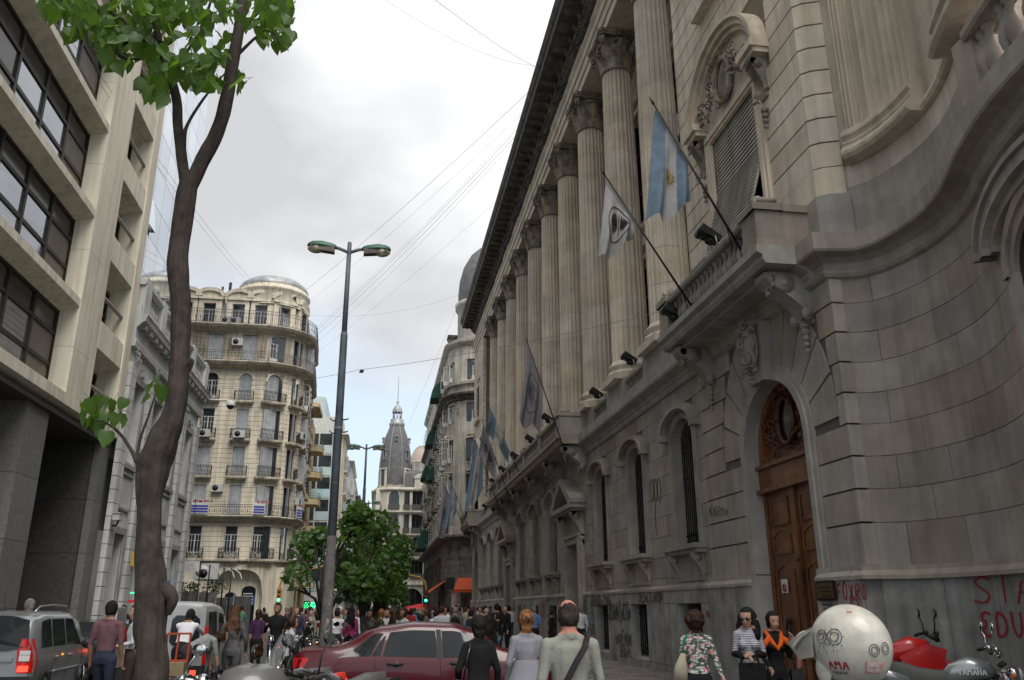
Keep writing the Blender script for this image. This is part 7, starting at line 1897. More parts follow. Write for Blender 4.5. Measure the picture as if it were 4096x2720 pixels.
mb = MB(); mb.box(-.12,.1,-.78,.78,.28,.56); part('rear_bumper', mb, RPAINT, rc, local=True); mb = MB(); mb.box(-.075,-.06,-.26,.26,.66,.78); part('number_plate', mb, PLAS, rc, local=True)
mb = MB(); mb.box(4.28,4.44,-.7,.7,.25,.52); part('front_bumper', mb, RPAINT, rc, local=True)
for sg in (1,-1): mb = MB(); mb.ball((4.18, sg*.58, .68), .13, 10, 6, sc=(1,1,.6)); part('headlight', mb, CLRL, rc, local=True)
C.wheels(rc)
# --- silver minivan seen from behind
SPAINT = M('silver_paint', (.30,.315,.33), .32, nvar=.05, nscale=1.5, coat=.7, metal=.55)
mv = carroot('parked_car', 'silver minivan parked at the left edge with roof rails and tall red tail lamps', 'car', -6.92, 17.15, R(92.5))
C = Car(4.32, 1.74, [(0,1.02),(.05,1.30),(.28,1.60),(.9,1.68),(2.3,1.68),(2.9,1.55),(3.5,1.10),(4.05,.95),(4.32,.65)], [(0,.96),(1,.98),(2.6,.97),(3.5,.92),(4.1,.85),(4.32,.62)],
        [(0,.90),(.1,.965),(.5,1),(3.4,1),(4.0,.92),(4.32,.7)], .15, wheels=(.72, 3.42), wr=.32)
part('body', C.body(), SPAINT, mv, local=True)
for sg in (1, -1):
    part('side_window', C.window(.42, 1.02, .52, 1.02, .08, .90, sg), CARG, mv, local=True); part('side_window', C.window(1.10, 1.88, 1.10, 1.86, .08, .90, sg), CARG, mv, local=True); part('side_window', C.window(1.97, 2.98, 1.94, 2.50, .08, .90, sg), CARG, mv, local=True)
    for pts in ([(1.06,.95),(1.1,.3)], [(1.93,.95),(1.95,.3)], [(3.02,.95),(2.95,.3)]): part('door_seam', C.seam(pts, sg), PLAS, mv, local=True)
    for x in (1.25, 2.12): p = C.side(x, .84, sg, .02); part('door_handle', MB().tube([(x-.08,p[1],.84),(x+.08,p[1],.84)], .018, 8), SPAINT, mv, local=True)
    mb = MB(); mb.tube([(.35, sg*.62, 1.66),(.55, sg*.64, 1.76),(1.3, sg*.65, 1.79),(2.2, sg*.64, 1.77),(2.5, sg*.62, 1.66)], .02, 6); part('roof_rail', mb, RIM, mv, local=True)
    mb = MB(); Q = [Vector(C.side(1.1+i*.15, .58, sg, .008)) for i in range(14)]; mb.tube(Q, .022, 6); part('rubbing_strip', mb, SPAINT, mv, local=True)
    vs = []; fs = []                     # tall lamp wrapping the corner
    def lamp(z0, z1, mat, nm, par):
        vs = []; fs = []; n = 6
        for j in range(n+1):
            z = z0+(z1-z0)*j/n; t = (z-.62)/.55; wd = .30*(1-.45*abs(t-.35)); back = -.012
            row = [(back, sg*(C.side(.02, z, 1, 0)[1]-wd*.75), z), (back-.005, sg*(C.side(.02, z, 1, 0)[1]-.03), z), C.side(.05, z, sg, .008), C.side(.05+wd*.6, z, sg, .008)]
            vs += row
        for j in range(n):
            for i in range(3): k = j*4+i; fs.append((k, k+1, k+5, k+4))
        mb = MB(); mb.add(vs, fs, True); return part(nm, mb, mat, par, local=True)
    tl_ = lamp(.62, 1.20, REDL, 'tail_lamp', mv)
    C2 = C
    for (z0, z1, m) in ((.64,.74,REDLIT),(.82,.92,CLRL),(.93,1.0,CLRL)):
        mb = MB(); mb.hexa([(-.028, sg*.60, z0),(-.02, sg*.60, z0),(-.02, sg*.78, z0),(-.028, sg*.78, z0),(-.028, sg*.60, z1),(-.02, sg*.60, z1),(-.02, sg*.78, z1),(-.028, sg*.78, z1)]); part('lamp_section', mb, m, tl_, local=True)
    mb = MB(); mb.ball((2.86, sg*.98, 1.02), .13, 10, 6, sc=(.6,1,.8)); part('mirror', mb, PLAS, mv, local=True)
    mb = MB(); p = C.side(1.62, .88, sg, .01); mb.ball((1.62, p[1], .86), .03, 8, 5, sc=(1.6,.4,.7)); part('indicator', mb, AMB, mv, local=True)
mb = MB(); vs = []; n = 8
pts = []
for (y_, z_) in ((-.66,1.06),(-.70,1.2),(-.62,1.52),(-.3,1.60),(0,1.61),(.3,1.60),(.62,1.52),(.70,1.2),(.66,1.06),(.4,1.0),(0,.99),(-.4,1.0)):
    pts.append((-.02+max(0,(z_-1.05))*.34 if z_ < 1.3 else .03+(z_-1.3)*.72, y_, z_))
mb.add([(0.045,0,1.3)]+pts, [(0, 1+i, 1+(i+1) % 12) for i in range(12)], True); part('rear_window', mb, CARG, mv, local=True)
mb = MB(); mb.box(-.035,.05,-.5,.5,.82,.88); part('tailgate_handle', mb, SPAINT, mv, local=True); mb = MB(); mb.box(-.02,0,-.27,.27,.66,.80); part('number_plate', mb, SIGNW, mv, local=True)
part('plate_lettering', stroke_text('9', .09, lambda u, v: ((-.024, -.19-u, .685+v), (-1,0,0)), .016), BLKP, mv, local=True)
mb = MB(); mb.box(-.10,.12,-.84,.84,.30,.56); part('rear_bumper', mb, SPAINT, mv, local=True); mb = MB(); mb.box(-.115,-.1,-.85,.85,.50,.57); part('bumper_strip', mb, PLAS, mv, local=True)
mb = MB(); mb.tube([(.5,-.05,1.68),(.38,-.05,2.02)], [.006,.002], 4); part('aerial', mb, PLAS, mv, local=True)
part('windscreen', C.screen(3.45, 2.65), CARG, mv, local=True); C.wheels(mv, 7)
# --- dark hatchback ahead of it
DPAINT = M('dark_green_paint', (.035,.04,.038), .25, nvar=.05, coat=.9, metal=.4)
hb = carroot('parked_car', 'dark green estate car between the silver minivan and the tree, tail lamp lit', 'car', -6.75, 21.6, R(90))
C = Car(4.2, 1.72, [(0,.95),(.1,1.15),(.45,1.42),(1.2,1.47),(2.3,1.46),(3.2,1.02),(3.9,.9),(4.2,.62)], [(0,.88),(1,.92),(3.2,.9),(4.2,.6)], [(0,.88),(.15,.96),(.6,1),(3.3,1),(4.2,.7)], .16, wheels=(.7,3.3))
part('body', C.body(), DPAINT, hb, local=True)
for sg in (1,-1):
    for a in ((.45,1.0,.65,1.05),(1.1,1.9,1.12,1.85),(2.0,2.95,1.95,2.45)): part('side_window', C.window(*a, .06, .9, sg), CARG, hb, local=True)
    mb = MB(); mb.box(-.03,.06, *sorted((sg*.60, sg*.84)), .74,.98); tl_ = part('tail_lamp', mb, REDL, hb, local=True); mb = MB(); mb.box(-.04,-.03, *sorted((sg*.62, sg*.80)), .86,.94); part('lamp_section', mb, REDLIT, tl_, local=True)
part('rear_window', C.screen(.08, .42, .92, .9), CARG, hb, local=True); mb = MB(); mb.box(-.08,.1,-.8,.8,.3,.52); part('rear_bumper', mb, DPAINT, hb, local=True); C.wheels(hb)
hb2 = copytree(hb, None, (-6.7, 27.5, 0), R(90), 'second dark car further up the left kerb, mostly hidden behind the tree trunk')
# --- panel van with its rear door open
VPAINT = M('van_silver_paint', (.40,.41,.41), .4, nvar=.06, nscale=2, coat=.5, metal=.3)
vn = carroot('van', 'silver-grey delivery van seen from behind with its left rear door open', 'van', -4.25, 18.95, R(90))
C = Car(4.0, 1.66, [(0,1.78),(.2,1.84),(1.2,1.86),(2.2,1.80),(2.6,1.62),(3.2,1.12),(3.8,.98),(4.0,.7)], [(0,1.02),(3,1.0),(4.0,.66)], [(0,.965),(.15,1),(3.2,1),(4.0,.72)], .10, wheels=(.75,3.3), zb=.28)
part('body', C.body(), VPAINT, vn, local=True)
mb = MB(); mb.box(-.02,.0,-.02,.74,.62,1.72); part('load_opening', mb, SEATM, vn, local=True)
mb = MB(); mb.box(-.06,-.0,-.78,-.02,.60,1.74); d = part('rear_door', mb, VPAINT, vn, local=True)
mb = MB(); pts = [(-.70,1.06),(-.62,1.0),(-.16,1.0),(-.10,1.08),(-.12,1.5),(-.2,1.58),(-.58,1.58),(-.67,1.5)]; mb.prism(pts, 0, -.072, -.058); part('door_window', mb, CARG, d, local=True)
mb = MB(); mb.hexa([(-.75,.78,.6),(.0,.80,.6),(.0,.84,.6),(-.75,.82,.6),(-.75,.78,1.74),(.0,.80,1.74),(.0,.84,1.74),(-.75,.82,1.74)]); part('rear_door', mb, VPAINT, vn, local=True, label='left rear door swung wide open')
mb = MB(); mb.box(-.14,.1,-.83,.83,.32,.58); part('rear_bumper', mb, PLAS, vn, local=True); mb = MB(); mb.box(-.15,-.14,-.70,-.15,.42,.52); part('lit_bumper_lamp', mb, REDLIT, vn, local=True)
for sg in (1,-1):
    mb = MB(); mb.box(-.03,.08, *sorted((sg*.775, sg*.845)), .62,1.36); tl_ = part('tail_lamp', mb, REDL, vn, local=True); mb = MB(); mb.box(-.04,-.03, *sorted((sg*.785, sg*.84)), .86,.98); part('lamp_section', mb, AMB, tl_, local=True)
    part('side_window', C.window(1.7, 2.9, 1.7, 2.3, .1, .85, sg), CARG, vn, local=True); part('side_window', C.window(.5, 1.4, .5, 1.4, .1, .85, sg), CARG, vn, local=True)
C.wheels(vn)
# hand truck and crates
HT = M('orange_red_tube', (.38,.05,.02), .5, nvar=.1); CRT = M('cardboard', (.25,.18,.11), .85, nvar=.15)
q = at_s(725, 2560, 215); o = thing('hand_truck', 'tall orange hand truck standing between the tree trunk and the van', 'hand truck', (q.x, q.y-.4, 0))
mb = MB()
for x in (-.20, 0, .20): mb.bar((x,0,.12), (x+.05,-.05,1.28), .03, .03)
for z in (.2,.5,.82,1.28): mb.bar((-.20+.04*z,-.05*z,z), (.20+.05*z,-.05*z,z), .03, .035)
part('frame', mb, HT, o, local=True); part('toe_plate', MB().box(-.25,.25,-.3,.02,.05,.08), HT, o, local=True)
for x in (-.24,.24): part('wheel', MB().tube([(x-.03,.12,.13),(x+.03,.12,.13)], .13, 14), TYRE, o, local=True)
for k in range(3):
    c = MB(); c.box(-.24,.24,-.3,.02,0,.22); solo('crate', c, CRT, ['lowest cardboard crate on the orange hand truck','middle cardboard crate on the orange hand truck','top cardboard crate on the orange hand truck'][k], 'crate', (q.x, q.y-.42, .10+.24*k), 0, 'crates on the hand truck')
# motorcycles
BSEAT = M('grey_seat', (.09,.088,.085), .6, nvar=.15, nscale=6); ENG = M('engine_metal', (.18,.18,.18), .35, metal=.8, nvar=.3, nscale=14); PERS = None
def motorcycle(label, x, y, rz, paint, tail=None, windshield=False, mirrors=(1,1), style='naked', box=False, text=None, h=1.0, mh=.26, grp='motorcycles parked in the street'):
    o = thing('motorcycle', label, 'motorcycle', (x, y, 0), rz, grp)
    tz = .2 if style == 'trail' else 0
    for wx, nm in ((-.68,'wheel'),(.70,'wheel')):
        mb = MB(); mb.tube([(wx+.27*math.cos(a), 0, .31+.27*math.sin(a)) for a in [i*math.pi/12 for i in range(25)]], .05, 8, cap=False); w = part('wheel', mb, TYRE, o, local=True)
        mb = MB(); mb.tube([(wx+.22*math.cos(a), 0, .31+.22*math.sin(a)) for a in [i*math.pi/12 for i in range(25)]], .018, 6, cap=False)
        for k in range(10): a = k*math.pi/5; mb.tube([(wx,0,.31),(wx+.22*math.cos(a),0,.31+.22*math.sin(a))], .008, 4)
        mb.tube([(wx,-.05,.31),(wx,.05,.31)], .04, 8); part('rim', mb, CHROME if style == 'cruiser' else RIM, w, local=True)
        mb = MB(); mb.tube([(wx+.34*math.cos(a), 0, .31+.34*math.sin(a)) for a in [R(d) for d in (20,45,70,95,120,145)]], (.045), 6); part('mudguard', mb, paint, o, local=True)
    mb = MB()
    for s_ in (-1, 1): mb.tube([(.70,s_*.085,.31),(.50,s_*.085,.92)], [.03,.024], 8)
    mb.bar((.52,-.11,.86),(.52,.11,.86),.05,.03); mb.bar((.50,-.11,.95),(.50,.11,.95),.05,.03); f = part('fork', mb, CHROME, o, local=True)
    mb = MB(); mb.tube([(.45,0,.9),(.15,0,.42),(-.25,0,.36),(-.68,0,.31)], .025, 6); mb.tube([(.45,0,.88),(-.3,0,.74),(-.8,0,.80)], .022, 6); mb.tube([(-.3,0,.72),(-.25,0,.36)], .022, 6); part('frame', mb, IRON, o, local=True)
    mb = MB(); mb.ball((.02,0,.42), .17, 12, 8, sc=(1.15,.8,.8)); mb.tube([(.05,0,.45),(.16,0,.72)], .09, 10)
    for k in range(5): mb.tube([(.09+.02*k,0,.52+.04*k),(.093+.02*k,0,.535+.04*k)], .12, 10)
    part('engine', mb, ENG, o, local=True)
    mb = MB(); mb.tube([(.2,-.09,.6),(.28,-.13,.4),(.05,-.15,.24),(-.4,-.16,.28),(-.85,-.17,.36)], [.02,.025,.03,.045,.05], 8); part('exhaust', mb, CHROME, o, local=True)
    mb = MB(); mb.tube([(.42,0,.90+tz),(.34,0,.95+tz),(.15,0,.96+tz),(-.02,0,.90+tz),(-.14,0,.80+tz)], [(.02,.05),(.09,.11),(.115,.15),(.10,.13),(.05,.09)], 12); tk = part('tank', mb, paint, o, local=True)
    if text:
        for s_ in (-1, 1):
            part('tank_lettering', stroke_text(text, .07, lambda u, v, s_=s_: ((.18-s_*(-.0)+(-s_)*(u-.16)*(-1) if False else .0+(.30-u if s_ > 0 else u), s_*.152, .90+v), (0,s_,0)), .012), SIGNW, tk, local=True)
    mb = MB(); mb.tube([(-.02,0,.86+tz),(-.2,0,.82+tz),(-.45,0,.84+tz),(-.62,0,.92+tz),(-.82,0,.97+tz)], [(.05,.09),(.06,.13),(.06,.14),(.05,.12),(.03,.07)], 10); part('seat', mb, BSEAT, o, local=True)
    mb = MB(); mb.tube([(-.55,0,.80),(-.82,0,.88),(-1.0,0,.93)], [(.07,.10),(.05,.08),(.02,.05)], 8); part('tail', mb, tail or paint, o, local=True)
    mb = MB(); mb.ball((-1.0,0,.88), .05, 8, 6, sc=(.6,1.3,.8)); part('tail_lamp', mb, REDL, o, local=True)
    hb_ = 1.04*h; mb = MB(); w = .36
    pts = [(.36,-w,hb_+.0),(.42,-.24,hb_+.03),(.48,-.12,hb_-.04),(.50,0,hb_-.06),(.48,.12,hb_-.04),(.42,.24,hb_+.03),(.36,w,hb_)]
    mb.tube(pts, .019, 8); mb.ball((.44,.22,hb_+.03), .035, 8, 5); mb.ball((.44,-.22,hb_+.03), .035, 8, 5); mb.ball((.50,0,hb_-.04), .045, 8, 6); bar = part('handlebar', mb, CHROME if style == 'cruiser' else IRON, o, local=True)
    for s_ in (-1, 1):
        mb = MB(); mb.tube([(.375,s_*.27,hb_+.02),(.345,s_*.40,hb_-.005)], .024, 8); part('grip', mb, PLAS, bar, local=True)
        mb = MB(); mb.tube([(.40,s_*.25,hb_+.02),(.46,s_*.30,hb_-.02),(.42,s_*.40,hb_-.03)], .008, 5); part('lever', mb, CHROME, bar, local=True)
        if mirrors[0 if s_ < 0 else 1]:
            mb = MB(); mb.tube([(.41,s_*.22,hb_+.03),(.42,s_*.27,hb_+mh*.6),(.40,s_*.33,hb_+mh)], .010, 6); mm = part('mirror_stalk', mb, CHROME if style == 'cruiser' else PLAS, bar, local=True)
            mb = MB(); mb.ball((.41,s_*.36,hb_+mh+.03), .075, 12, 7, sc=(.28,1.15,.8)); part('mirror_shell', mb, PLAS if style != 'cruiser' else CHROME, mm, local=True)
            mb = MB(); mb.prism([(s_*.36+.078*math.cos(a), hb_+mh+.03+.054*math.sin(a)) for a in [i*math.pi/8 for i in range(16)]], 0, .385, .388); part('mirror_glass', mb, M('mirror_glass_small', (.8,.82,.84), .03, metal=1, nvar=0), mm, local=True)
    mb = MB(); mb.ball((.62,0,.90), .10, 12, 8, sc=(.9,1,1)); hd = part('headlight', mb, CHROME if style != 'trail' else paint, o, local=True); mb = MB(); mb.ball((.68,0,.90), .08, 12, 8, sc=(.6,1,1)); part('lens', mb, CLRL, hd, local=True)
    mb = MB(); mb.tube([(.52,-.06,1.0),(.50,-.06,1.03)], .045, 10); mb.tube([(.52,.06,1.0),(.50,.06,1.03)], .045, 10); part('gauges', mb, PLAS, o, local=True)
    mb = MB()
    for s_ in (-1, 1): mb.ball((.58,s_*.20,.90), .035, 8, 5); mb.tube([(.57,s_*.1,.90),(.58,s_*.18,.90)], .01, 5)
    part('indicator', mb, AMB if False else M('amber_plastic', (.5,.14,.02), .3, nvar=0), o, local=True, kind='stuff')
    if style == 'trail':
        for s_ in (-1, 1): mb = MB(); mb.prism([(.56,1.14),(.30,1.22),(-.05,1.05),(.02,.86),(.30,.76),(.50,.92)], 1, *sorted((s_*.13, s_*.15))); part('side_shroud', mb, paint, o, local=True)
        mb = MB(); mb.hexa([(.5,-.08,.66),(1.05,-.03,.62),(1.05,.03,.62),(.5,.08,.66),(.5,-.09,.69),(1.05,-.035,.64),(1.05,.035,.64),(.5,.09,.69)]); part('front_fender', mb, paint, o, local=True)
    if windshield:
        mb = MB(); vs = []; fs = []
        for j in range(7):
            for i in range(9): u = -1+i/4; v = j/6; w_ = .26*(1-.25*v**2); vs.append((.62-.24*v-.10*u*u, u*w_, .98+.46*v-.05*u*u*v))
        for j in range(6):
            for i in range(8): k = j*9+i; fs.append((k,k+1,k+10,k+9))
        mb.add(vs, fs, True); part('windscreen', mb, M('clear_plastic', (.85,.87,.88), .06, nvar=0, alpha=.14, spec=.8), o, local=True)
    if box:
        mb = MB(); mb.lathe([(.02,.0),(.26,.02),(.30,.10),(.29,.22),(.22,.31),(.10,.35),(.01,.355)], (-.90,0,.93), 20, sy=.85); part('top_box', mb, M('top_box_grey', (.10,.10,.10), .35, nvar=.05, coat=.4), o, local=True)
    return o
BLK = M('black_gloss', (.012,.012,.013), .2, nvar=0, coat=.6); RED = M('red_gloss', (.50,.012,.012), .28, nvar=.05, coat=.6); SIL = M('silver_gloss', (.34,.35,.36), .25, nvar=.05, metal=.6, coat=.5)
motorcycle('chrome cruiser motorcycle with tall clear windshield, behind the black mirrors', -.62, 9.7, R(200), BLK, windshield=True, style='cruiser', h=1.04)
motorcycle('black motorcycle leftmost of the foreground cluster with chrome handlebars', -1.75, 9.3, R(240), BLK, style='cruiser')
motorcycle('black motorcycle with a large rectangular black mirror, nearest on the left', -.42, 7.5, R(160), BLK, h=1.10, mh=.20)
motorcycle('grey-seated sport motorcycle with a raised red and white tail in front of the maroon car', -1.3, 10.7, R(190), BLK, tail=M('red_tail', (.50,.03,.02), .3, nvar=0, coat=.5), h=.98, mirrors=(0,0))
motorcycle('low grey-seated motorcycle with one tall black mirror on a stalk', -.3, 8.9, R(150), BLK, h=1.0, mh=.34, mirrors=(1,1))
motorcycle('grey motorcycle with rounded top box at the bottom edge', -1.75, 6.9, R(205), BLK, box=True, h=.96, mirrors=(0,1))
motorcycle('distant chrome motorcycle left one behind the woman in the white jacket', -1.75, 21, R(70), BLK, style='cruiser'); motorcycle('distant white and chrome motorcycle just left of the lamp post', -1.15, 22, R(110), SIL, style='cruiser'); motorcycle('distant small motorcycle beside the tree behind the maroon car', -.2, 21.5, R(120), BLK)
motorcycle('red trail motorcycle leaning by the graffitied curved wall', 7.05, 11.0, R(-18), RED, style='trail', h=1.26, mh=.26, mirrors=(1,1), grp='motorcycles parked at the curved wall')
motorcycle('silver roadster motorcycle with lettered tank, rightmost by the curved wall', 7.1, 9.95, R(-28), SIL, text='YAMAHA', h=1.12, mh=.26, style='cruiser', grp='motorcycles parked at the curved wall')
# people
TMP = bpy.data.scenes.new('tmp')
def remesh(mb, voxel, sm=4):
    me = mb.mesh('tmp', []); ob = bpy.data.objects.new('tmp', me); TMP.collection.objects.link(ob)
    m = ob.modifiers.new('r', 'REMESH'); m.mode = 'VOXEL'; m.voxel_size = voxel; m.use_smooth_shade = True
    s_ = ob.modifiers.new('s', 'SMOOTH'); s_.iterations = sm; s_.factor = .6
    vl = TMP.view_layers[0]; vl.update(); ev = ob.evaluated_get(vl.depsgraph); r = bpy.data.meshes.new_from_object(ev)
    bpy.data.objects.remove(ob); bpy.data.meshes.remove(me); return r
def cmat(n, c, rough=.85, **k): return M(n, c, rough, spec=.25, nscale=9, nvar=k.pop('nvar', .12), bump=k.pop('bump', .15), bscale=60, loc=True, **k)
SK = cmat('skin', (.42,.25,.18), .6, nvar=.06); SK2 = cmat('tanned_skin', (.30,.16,.10), .6, nvar=.06); SK3 = cmat('reddish_skin', (.45,.20,.15), .6, nvar=.08)
HB_ = cmat('black_hair', (.018,.014,.013), .8, nvar=.3); HBR = cmat('brown_hair', (.05,.025,.014), .55, nvar=.35); HGR = cmat('grey_hair', (.25,.24,.23), .7, nvar=.3); HOR = cmat('ginger_hair', (.33,.14,.05), .55, nvar=.4, bump=.6); HAU = cmat('auburn_hair', (.13,.055,.025), .5, nvar=.4, bump=.5)
SHOE = cmat('dark_shoes', (.02,.018,.016), .6)
V = Vector
def bez(a, b, t): return a.lerp(b, t)
def pose_comps(h=1.75, fem=False, arms=None, legs=None, lean=(0,0), build=1.0, long_sleeve=True, hand=True, head_turn=0, head_tilt=0, sit=False, fine=False):
    """joint list -> tagged tapered volumes. Local +y is forward. arms: for each side (elbow, wrist); legs: (knee, ankle)"""
    k = h/1.75; W = build; L = []
    lx, ly = lean
    def sp(x, y, z):
        t = max(0, z-.9); return V((x+lx*t, y*math.cos(ly)+math.sin(ly)*t, min(z, .9)+math.cos(ly)*t-y*math.sin(ly)*(t > 0)))
    pel, wai, che, upc, nb_, nt = sp(0,0,.93), sp(0,.0,1.10), sp(0,.01,1.28), sp(0,0,1.40), sp(0,-.01,1.46), sp(0,.0,1.55)
    hw = .165 if fem else .155; ww_ = .125 if fem else .142; sw = .150 if fem else .182
    L.append(('top', [sp(0,0,.86), pel, wai, che, upc, sp(0,0,1.455)], [(.10*W,hw*W*.96),(.115*W,hw*W),(.098*W,ww_*W),(.118*W,(.155 if fem else .172)*W),(.10*W,(.14 if fem else .165)*W),(.06,.085)]))
    if fem:
        for s_ in (-1, 1): L.append(('top', [sp(s_*.075,.07,1.27), sp(s_*.075,.115,1.265)], [.075,.05]))
    L.append(('bottom', [sp(0,0,.82), sp(0,0,.92), sp(0,0,1.0)], [(.10*W,hw*W*.95),(.125*W,hw*W*1.02),(.11*W,ww_*W*1.06)]))
    L.append(('skin', [nb_, nt], [.066,.06])); L.append(('top', [sp(-.13,-.01,1.425), sp(-.04,-.015,1.475), sp(.04,-.015,1.475), sp(.13,-.01,1.425)], [.04,.05,.05,.04]))
    hc = sp(0,.02,1.628)+V((head_tilt*.04, 0, 0)); L.append(('head', hc, head_turn, head_tilt))
    arms = arms or {}
    for s_ in (-1, 1):
        sh = sp(s_*sw, -.005, 1.405); el, wr = arms.get(s_, ((s_*(sw+.055), -.03, 1.13), (s_*(sw+.06), .06, .88)))
        el, wr = V(el), V(wr)
        L.append(('top', [sp(s_*.09,0,1.42), sh, sh.lerp(el, .5), el], [.062*W,.064*W,.052*W,.045*W]))
        L.append(('sleeve', [el, el.lerp(wr, .4), wr], [.043*W,.040*W,.028]))
        if hand:
            d = (wr-el).normalized(); side = V((0,0,1)).cross(d); side = side.normalized() if side.length > .1 else V((1,0,0)); nrm = d.cross(side)
            thumb = V((0,1,0)); thumb = (thumb-d*thumb.dot(d)).normalized() if abs(thumb.dot(d)) < .9 else nrm; across = thumb; palmn = d.cross(across).normalized()*(1 if s_ < 0 else -1)*-1
            c0 = wr+d*.02; c1 = wr+d*.085
            L.append(('skin', [wr-d*.02, c0, c1], [.026,.03,.034]))
            for i in range(4):
                b = c1+across*(.028-.019*i); ln = (.070,.080,.075,.058)[i]
                L.append(('skin', [b-d*.015, b+d*ln*.45+palmn*.006, b+d*ln*.8+palmn*.026, b+d*ln*.95+palmn*.045], [.0105,.010,.009,.008]))
            b = c0+across*.028; L.append(('skin', [b-across*.01, b+across*.022+d*.028, b+across*.024+d*.058+palmn*.012], [.013,.011,.009]))
    legs = legs or {}
    for s_ in (-1, 1):
        hp = V((s_*.09*W, 0, .90)); kn, an = legs.get(s_, ((s_*.095, .02, .50), (s_*.10, -.02, .09))); kn, an = V(kn), V(an)
        L.append(('bottom', [hp, hp.lerp(kn, .5), kn], [.098*W,.082*W,.060*W])); L.append(('shin', [kn, kn.lerp(an, .35), an], [.058*W,.056*W,.042]))
        L.append(('shoe', [an+V((0,-.05,-.045)), an+V((0,.04,-.045)), an+V((0,.15,-.06))], [(.038,.042),(.042,.046),(.026,.04)]))
    return L, k
def add_head(mb, hc, turn, tilt, fine=False):
    m2 = MB(); m2.ball((0,0,.01), .1, 20, 14, sc=(.80,.96,1.14)); m2.ball((0,.022,-.055), .06, 14, 10, sc=(.95,1.05,1.05)); m2.ball((0,.055,-.095), .03, 10, 6, sc=(1.1,.9,.8))
    m2.tube([(0,.075,.01),(0,.102,-.022),(0,.098,-.04)], [.010,.014,.016], 8); m2.tube([(-.03,.082,.02),(.03,.082,.02)], .011, 6)
    m2.ball((-.033,.078,-.035), .02, 8, 6); m2.ball((.033,.078,-.035), .02, 8, 6); m2.tube([(-.022,.088,-.066),(0,.096,-.064),(.022,.088,-.066)], .009, 6)
    for s_ in (-1, 1): m2.ball((s_*.078,-.005,-.01), .022, 8, 6, sc=(.4,.8,1.3))
    Mx = Matrix.Translation(hc) @ Matrix.Rotation(turn, 4, 'Z') @ Matrix.Rotation(tilt, 4, 'X') @ Matrix.Scale(1.07, 4); mb.add([Mx @ V(v) for v in m2.v], m2.f, True); return Mx
def hair_mb(Mx, style, seed=0):
    """hair volumes round a head"""
    m2 = MB()
    if style in ('short','neat'): m2.ball((0,-.012,.035), .104, 18, 12, sc=(.84,.98,1.02)); m2.ball((0,-.05,-.01), .08, 14, 10, sc=(.95,.75,1.0))
    elif style == 'balding': m2.ball((0,-.045,-.005), .085, 16, 10, sc=(.98,.68,.85)); m2.ball((-.055,-.01,.0), .05, 10, 8, sc=(.5,1,1)); m2.ball((.055,-.01,.0), .05, 10, 8, sc=(.5,1,1)); m2.ball((0,-.03,.07), .06, 10, 8, sc=(1,1,.5))
    elif style == 'bun': m2.ball((0,-.015,.035), .107, 18, 12, sc=(.86,1.0,1.05)); m2.ball((0,-.085,.03), .055, 14, 10, sc=(1.1,.8,1)); m2.ball((0,-.06,-.05), .07, 12, 8, sc=(1,.7,1)); m2.tube([(0,-.08,-.08),(.02,-.07,-.14)], [.02,.008], 6)
    elif style == 'long': m2.ball((0,-.015,.035), .108, 18, 12, sc=(.88,1.0,1.05)); m2.tube([(0,-.05,.0),(0,-.085,-.12),(0,-.11,-.28),(0,-.11,-.44)], [(.07,.10),(.06,.12),(.045,.13),(.015,.09)], 14)
    elif style == 'bushy':
        m2.ball((0,-.03,.03), .115, 18, 12, sc=(.98,1.0,1.05))
        for s_ in (-1, 1): m2.tube([(s_*.07,-.03,.05),(s_*.10,-.03,-.08),(s_*.11,.0,-.22),(s_*.09,.02,-.33)], [.05,.06,.06,.02], 10)
        m2.tube([(0,-.07,.0),(0,-.10,-.15),(0,-.10,-.28)], [(.06,.10),(.06,.12),(.03,.08)], 10)
    elif style == 'curly':
        m2.ball((0,-.02,.03), .125, 18, 12, sc=(1.0,1.0,1.0)); rr = random.Random(seed)
        for i in range(46):
            a = rr.uniform(0,6.28); b = rr.uniform(-.5,1.4); c = V((math.cos(a)*math.cos(b)*.115, math.sin(a)*math.cos(b)*.115-.025, math.sin(b)*.12+.025))
            if c.y < .07: m2.ball(c, .028, 8, 6)
    elif style == 'pony': m2.ball((0,-.012,.035), .105, 18, 12, sc=(.85,.99,1.03)); m2.tube([(0,-.10,.02),(0,-.14,-.04),(0,-.14,-.22),(0,-.12,-.36)], [.025,.035,.032,.01], 10)
    mb = MB(); mb.add([Mx @ V(v) for v in m2.v], m2.f, True); return mb
def dist_seg(p, a, b):
    ab = b-a; t = max(0, min(1, (p-a).dot(ab)/max(1e-9, ab.length_squared))); return (p-a-ab*t).length, t
def build(comps, k, voxel, hair=None, tags=None, grow=0, with_head=True, smooth=4):
    mb = MB(); Mx = None
    for c in comps:
        if c[0] == 'head':
            if with_head and (tags is None or 'head' in tags): Mx = add_head(mb, c[1], c[2], c[3])
            continue
        if tags and c[0] not in tags: continue
        rad = [(r[0]+grow, r[1]+grow) if hasattr(r, '__len__') else r+grow for r in c[2]]
        mb.tube(c[1], rad, 14);
        for p, r in zip(c[1], rad):
            if hasattr(r, '__len__'): continue
            mb.ball(p, r*.98, 10, 6)
    if hair and Mx is not None: h_ = hair_mb(Mx, hair); mb.add(h_.v, h_.f, True)
    me = remesh(mb, voxel, smooth)
    me.transform(Matrix.Scale(k, 4)); return me, Mx
SLOT = ['skin', 'top', 'bottom', 'hair', 'shoe']
